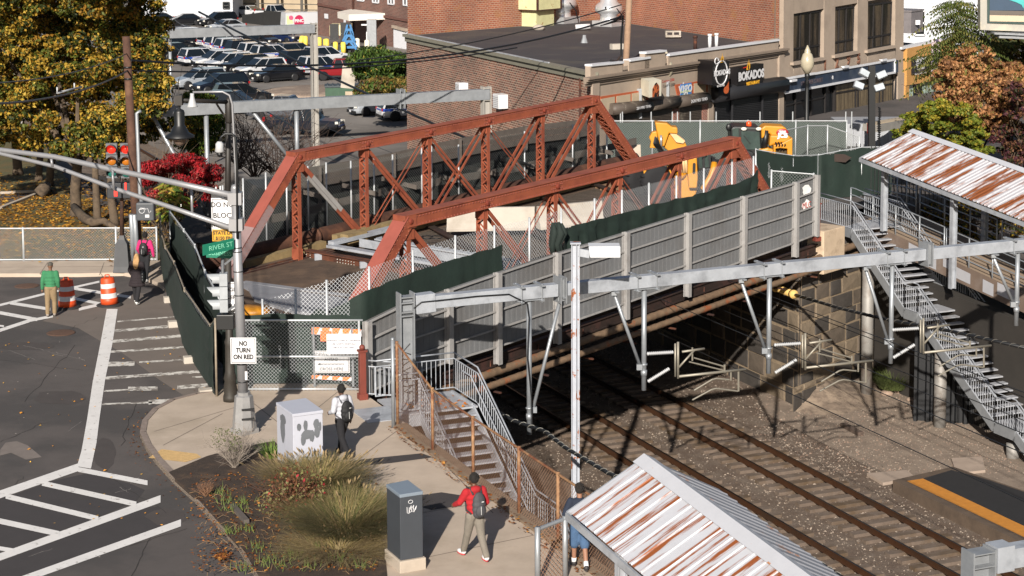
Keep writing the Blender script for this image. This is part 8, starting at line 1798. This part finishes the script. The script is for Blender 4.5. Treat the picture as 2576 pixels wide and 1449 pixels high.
# front row, facing the lower left
RWx=[(697,204,'sedan',cK,'shiny black sedan at the near end of the front row'),(655,193,'suv',cW,'white suv beside the shiny black sedan in the front row'),(613,184,'suv',cK,'black suv between two white ones in the front row'),(575,178,'suv',cW,'white suv with a dark grille, third from the left in the front row'),(543,171,'suv',cW,'white suv second from the left in the front row')]
for px,py,kd,pm,lb in RWx: park(kd,pm,px,py,213,lb)
park('police',cW,512,164,33,'white police suv showing its tail at the left end of the front row')
for px,py,kd,pm,lb in ((492,120,'suv',cK,'black suv seen from behind at the left of the second row'),(553,121,'police',cW,'police suv with red and blue stripe, first of three in the second row'),(573,128,'police',cW,'police suv in the middle of the second row'),(597,136,'police',cW,'police suv third in the second row, behind the grey tube'),(624,142,'suv',cK,'black suv right of the police cars in the second row'),(658,148,'suv',cW,'white suv in the second row left of centre'),(690,155,'police',cW,'white police suv in the second row near the far portal column'),(763,170,'suv',cD,'dark suv with silver roof rails beside the far portal column'),(750,150,'suv',cG,'grey suv half hidden behind the dark one at the column'),(822,160,'suv',cW,'big white suv above the red pickup'),(812,186,'police',cW,'police suv just left of the red pickup')):
    park(kd,pm,px,py,33,lb)
park('pickup',cR,857,200,8,'red pickup truck beside the green shrub')
park('suv',cK,922,258,203,'black suv standing alone near the brick building')
park('sedan',cS,955,287,205,'grey sedan tucked behind the white police suv')
park('police',cW,1030,300,20,'white police suv with blue stripe beside the brick wall')
park('pickup',cD,765,338,-12,'dark pickup truck behind the bare shrubs')
park('pickup',cG,715,303,-12,'grey pickup truck behind the dark pickup')
park('suv',cK,610,262,20,'dark suv roof showing above the middle portal beam')
park('suv',cD,553,235,213,'dark blue suv below the front row at the left')
park('suv',cS,502,222,213,'silver suv half hidden by the tree at the left')
park('suv',cK,590,285,-12,'black suv in the shade below the middle portal beam')
park('suv',cK,548,65,215,'black suv in front of the white clapboard building')
park('sedan',cS,568,80,212,'silver sedan behind the farthest portal beam')
park('suv',cK,655,117,-40,'black suv facing the camera at the right of the upper group')
park('sedan',cB,710,108,-35,'dark blue sedan facing the camera beside the black suv')
park('sedan',cK,465,64,200,'black car left of the black suv at the white building')
park('sedan',cK,395,62,200,'black car at the far left in front of the white building')
park('suv',cG,430,86,33,'grey suv at the left behind the far portal pole')
park('suv',cW,490,108,33,'white suv just above the second row at the left')
park('sedan',cD,600,98,33,'dark car behind the farthest portal beam, next to the black suv')
park('sedan',cK,440,128,33,'black car in the shade at the left of the lot')
park('suv',cK,450,150,33,'black suv in the shade under the tree edge')
park('sedan',cW,630,42,-35,'white car behind the dark pound fence'); park('pickup',cW,690,48,-35,'white pickup behind the dark pound fence')
v_=park('van',cW,770,84,25,'white van with a round crimson logo at the corner of the brown building')
cr_=mat('crimson','#a31f46',.5); mb=MB()
OFF[v_.name]=V(0,0,0)
mb.poly([V(-1.2+.62*math.cos(k*.35),-.96,1.5+.8*math.sin(k*.35)) for k in range(18)][::1]); lg=mb.build('round_logo',cr_,v_,uv=False); text('lettering','PINC',.5,signw,v_,V(-1.2,-.985,1.6),(1,0,0),bold=.02)
mb=MB(); mb.poly([V(-2.2+.28*math.cos(k*.6),-.955,2.0+.28*math.sin(k*.6)) for k in range(10)]); mb.build('pink_flower',mat('pink','#c9506f',.5),v_,uv=False); mb=MB(); mb.poly([V(x,-.95,z) for x,z in ((-2.7,1.2),(-2.0,1.3),(-1.9,1.5),(-2.5,2.2),(-2.75,2.3))]); mb.build('green_pattern',mat('pale_lime','#b3c98f',.5),v_,uv=False)
# dumpster, notices, mound
p=G(895,268,-4.1); root=thing('dumpster',tuple(p),'dark green dumpster behind the lone black suv','dumpster'); mb=MB(); mb.box(p+V(-.5,1.6,.7),(4.2,1.8,1.5),rz=.1); mb.build('bin_body',mat('bin_green','#2d4a38',.6,0,.15,2),root); mb=MB(); mb.box(p+V(-.5,1.6,1.55),(4.3,1.9,.12),rz=.1); 
for k in range(10): mb.box(p+V(-2.4+k*.42,1.6,1.64),(.1,1.8,.06),rz=.1)
mb.build('bin_lid',mat('bin_lid_grey','#3b4348',.6),root); mb=MB(); mb.box(p+V(-1.9,.62,1.0),(.9,.04,.35)); mb.box(p+V(-.6,.62,1.0),(.6,.04,.3)); mb.build('bin_label',cream,root)
for x,y,lb in ((876,195,'white leaning board in front of the red pickup'),(956,197,'pale notice on the undergrowth fence, left one'),(985,200,'white notice on the undergrowth fence, right one')):
    p=D(x,y,140); mb=MB(); mb.box(p,(1.0,.06,1.6),rot=Matrix.Rotation(.1,3,'Y')); tag(mb.build('notice_board',bar),lb,'notice')
mb=MB(); c=G(800,232,-4.1); mb.lathe([(5.5,0),(4,.25),(1,.4)],c,20); tag(mb.build('earth_mound',MATS['gravel_ground']),'low mound of earth with dry grass beside the shiny black sedan','mound')
# telehandlers
ye=mat('machine_yellow','#b87c18',.45,0,.08,1.5,.03,20); sil=mat('pale_worn_yellow','#c9a57a',.6,0,.1,2)
def KM(x,y): return (1570.7+x*.3243,291.8+y*.3243)
def slabp(root,nm,pts,Y,th,m,bev=.03,hole=None):
    mb=MB(); P=[D(*KM(*p),Y) for p in pts]; n=len(P); Q=[p+V(.02*th,th,0) for p in P]
    mb.add([tuple(p) for p in P+Q],[tuple(range(n-1,-1,-1)),tuple(range(n,2*n))]+[(i,(i+1)%n,n+(i+1)%n,n+i) for i in range(n)]); o=mb.build(nm,m,root,bevel=bev)
    bm=bmesh.new(); bm.from_mesh(o.data); bmesh.ops.recalc_face_normals(bm,faces=bm.faces); bm.to_mesh(o.data); bm.free(); return o
def bigwheel(root,x,y,Y,r,ang,w=.5):
    c=D(*KM(x,y),Y); q=Matrix.Rotation(ang,3,'Z')@Matrix.Rotation(math.pi/2,3,'X'); mb=MB(); mb.lathe([(r*.45,-w/2),(r*.86,-w/2),(r,-w*.3),(r,w*.3),(r*.86,w/2),(r*.45,w/2)],c,24,axis=q)
    for k in range(24):
        a=k*6.283/24; mb.box(c+q@V(r*math.cos(a),r*math.sin(a),(.13 if k%2 else -.13)),(.1,.05,.3),rot=q@Matrix.Rotation(a,3,'Z'))
    t=mb.build('wheel',tyre,root); mb=MB(); mb.lathe([(r*.45,-w*.35),(r*.4,-w*.1),(.1,-w*.1)][::-1],c,14,axis=q); mb.lathe([(r*.45,w*.2),(r*.4,w*.1),(.1,w*.1)],c,14,axis=q); mb.build('rim',ye,t)
YM=76.0; root=thing('telehandler',tuple(D(*KM(430,560),YM)),'yellow telehandler with a jointed boom behind the near truss, beside the loose timbers','telehandler','yellow telehandlers at the right end of the bridge')
bigwheel(root,105,480,YM+1.2,.66,.5); bigwheel(root,240,490,YM-.2,.62,.25); bigwheel(root,640,430,YM+2.2,.62,.2)
slabp(root,'mudguard',[(140,380),(170,360),(260,370),(300,420),(285,440),(240,405),(190,415),(165,470),(160,520),(140,520)],YM-.4,.6,blk)
slabp(root,'side_panel',[(143,400),(150,375),(215,372),(205,395),(175,410),(160,450),(150,470)],YM-.5,.2,ye)
slabp(root,'chassis',[(330,345),(470,330),(500,440),(560,470),(570,560),(540,640),(400,640),(360,560),(300,520),(340,450)],YM,1.1,ye,.06)
mb=MB(); c=D(*KM(405,420),YM-.06); mb.lathe([(.42,0),(.42,.08),(.3,.12),(.12,.12),(.1,.16)],c,20,axis=Matrix.Rotation(math.pi/2,3,'X')); mb.build('pivot_plate',ye,root)
slabp(root,'boom_tower',[(235,50),(330,58),(372,88),(410,90),(412,140),(345,135),(310,235),(275,240),(255,150)],YM-.1,.7,ye,.04)
slabp(root,'boom',[(318,138),(352,120),(470,205),(520,330),(500,450),(455,420),(400,320),(300,240)],YM+.1,.6,ye,.04)
slabp(root,'boom_top_plate',[(345,128),(375,120),(470,195),(455,215),(400,205)],YM-.02,.5,sil,.01)
slabp(root,'hook_plate',[(190,170),(215,125),(250,120),(255,165),(235,180),(245,250),(195,250),(205,200)],YM-.25,.35,ye,.03)
for i,x in enumerate((432,452,472)): mb=MB(); mb.tube(D(*KM(x,290),YM-.15),D(*KM(x+8,440),YM-.15),.06,n=10); mb.build('ram',sil,root)
mb=MB(); mb.tube(D(*KM(283,150),YM-.35),D(*KM(283,250),YM-.3),.045,n=8); mb.build('ram_rod',chrome,root)
for i in range(5): mb=MB(); mb.path([D(*KM(238+6*i,160+8*i),YM-.3),D(*KM(225+10*i,215),YM-.45),D(*KM(250+12*i,250+5*i),YM-.3),D(*KM(320+30*i,360),YM-.2),D(*KM(400+14*i,480-6*i),YM-.15)],.03,5); mb.build('hose',blk,root)
slabp(root,'carriage_block',[(495,330),(560,322),(568,480),(560,560),(500,560),(488,440)],YM-.4,.6,ye,.04)
mb=MB(); q0=[D(*KM(x,y),YM-.42) for x,y in ((528,372),(534,364),(545,364),(551,372),(549,440),(543,450),(532,450),(526,440))]; mb.poly(q0[::-1]); mb.build('slot',blk,root)
mb=MB(); mb.path([D(*KM(695,360),YM),D(*KM(690,410),YM-.1),D(*KM(672,470),YM-.2),D(*KM(630,535),YM-.3),D(*KM(600,570),YM-.3)],[.12,.14,.15,.13,.1],8); mb.build('curved_arm',ye,root)
cg_=slabp(root,'cab_glass',[(565,262),(650,250),(660,400),(575,410)],YM+.8,1.2,mat('cab_glass','#3a4542',.1,0,.3,1.5,spec=.7),.02)
for a_,b_ in (((562,255),(655,245)),((562,255),(568,415)),((655,245),(663,405)),((568,415),(663,405)),((610,250),(612,408))): mb=MB(); mb.beam(D(*KM(*a_),YM+.72),D(*KM(*b_),YM+.72),.09,.09,up=(0,1,0)); mb.build('cab_pillar',blk,cg_)
mb=MB(); mb.tube(D(*KM(600,330),YM+.68),D(*KM(640,300),YM+.68),.02); mb.build('wiper',blk,cg_)
YM=83.5; root=thing('telehandler',tuple(D(*KM(1100,420),YM)),'yellow telehandler with a black cab and a red oval badge, the one on the right','telehandler','yellow telehandlers at the right end of the bridge')
cb=slabp(root,'cab',[(818,105),(850,80),(1040,88),(1062,110),(1068,280),(1050,330),(840,330),(828,250)],YM,1.5,blk,.08)
slabp(cb,'cab_glass',[(905,118),(1045,122),(1055,262),(902,262)],YM-.06,.06,MATS['cab_glass'],.02); slabp(cb,'side_glass',[(835,100),(885,92),(890,225),(838,240)],YM-.05,.06,MATS['cab_glass'],.02)
mb=MB(); mb.beam(D(*KM(925,150),YM-.1),D(*KM(975,215),YM-.1),.03,.03); mb.build('wiper',blk,cb)
for x in (925,1040): mb=MB(); mb.ball(D(*KM(x,101),YM-.12),.14,8,sz=(1,.5,.6)); mb.build('work_lamp',lampw,cb)
mb=MB(); mb.ball(D(*KM(808,88),YM-.1),.17,8,sz=(.8,.4,1)); mb.build('mirror',blk,cb)
mb=MB(); mb.lathe([(.11,0),(.11,.22),(.05,.28)],D(*KM(963,88),YM+.4),10); mb.build('beacon',mat('beacon_orange','#c9401c',.3,emit=(hexc('#ff5a20'),.4)),cb)
slabp(root,'mudguard',[(880,330),(900,285),(950,265),(1000,285),(1030,340),(1000,380),(900,385)],YM-.5,.7,blk,.06)
bigwheel(root,955,395,YM-.3,.62,.3); bigwheel(root,1100,400,YM+1.5,.62,.3)
slabp(root,'side_panel',[(1042,262),(1110,248),(1160,262),(1165,405),(1060,410),(1030,340)],YM-.3,.8,ye,.08)
mb=MB(); mb.tube(D(*KM(1100,110),YM-.1),D(*KM(1082,255),YM-.1),.13,n=10); mb.build('lift_ram',blk,root)
slabp(root,'boom_head',[(1060,98),(1090,75),(1230,82),(1258,100),(1258,155),(1150,160),(1120,135),(1062,180)],YM-.2,1.0,ye,.06)
slabp(root,'boom_shroud',[(1130,150),(1285,155),(1290,205),(1180,215),(1120,240)],YM-.5,.9,ye,.08)
for pts in ([(1155,228),(1205,222),(1205,250),(1172,255),(1172,345),(1190,360),(1190,400),(1158,400)],[(1205,222),(1302,170),(1300,380),(1280,400),(1262,345),(1262,255),(1205,250)],[(1190,348),(1262,345),(1285,400),(1190,402)]): slabp(root,'rear_frame',pts,YM-.7,.5,ye,.03)
slabp(root,'engine_bay',[(1172,255),(1262,255),(1262,345),(1172,350)],YM-.4,.3,mat('engine_dark','#3a2c14',.7,0,.5,8,.4,20),.01)
for i in range(4): mb=MB(); mb.path([D(*KM(1170+22*i,205),YM-.6),D(*KM(1180+22*i,225),YM-.72),D(*KM(1165+22*i,262),YM-.6)],.035,5); mb.build('hose',blk,root)
mb=MB(); c=D(*KM(1224,128),YM-.26); mb.ball(c,.27,16,sz=(1,.12,.62)); bd_=mb.build('red_badge',mat('badge_red','#8f1517',.4),root); text('lettering','SPS',.2,signw,bd_,c+V(0,-.06,0),(1,0,0),bold=.01); text('lettering','JCB',.27,signw,root,D(*KM(1226,152),YM-.55),(1,0,0),bold=.02)
mb=MB(); 
for k in range(9): p=G(1490+12*k,470+6*(k%4)-k*2,.75); mb.beam(p,p+V(1.2-.3*(k%3),.8+.3*(k%2),.06*k%.2),.2,.12)
tag(mb.build('timber_pile',mat('pile_wood','#7d6048',.9,0,.3,4)),'loose timbers piled on the deck near the yellow telehandlers','timber')
mb=MB(); a=D(1575,362,88); mb.beam(D(1548,375,88)+V(0,0,-.6),D(1612,372,88)+V(0,0,-.6),.15,1.5); tag(mb.build('leaning_slab',conc),'weathered concrete panel behind the right end of the far truss','panel')
bpy.context.view_layer.update()
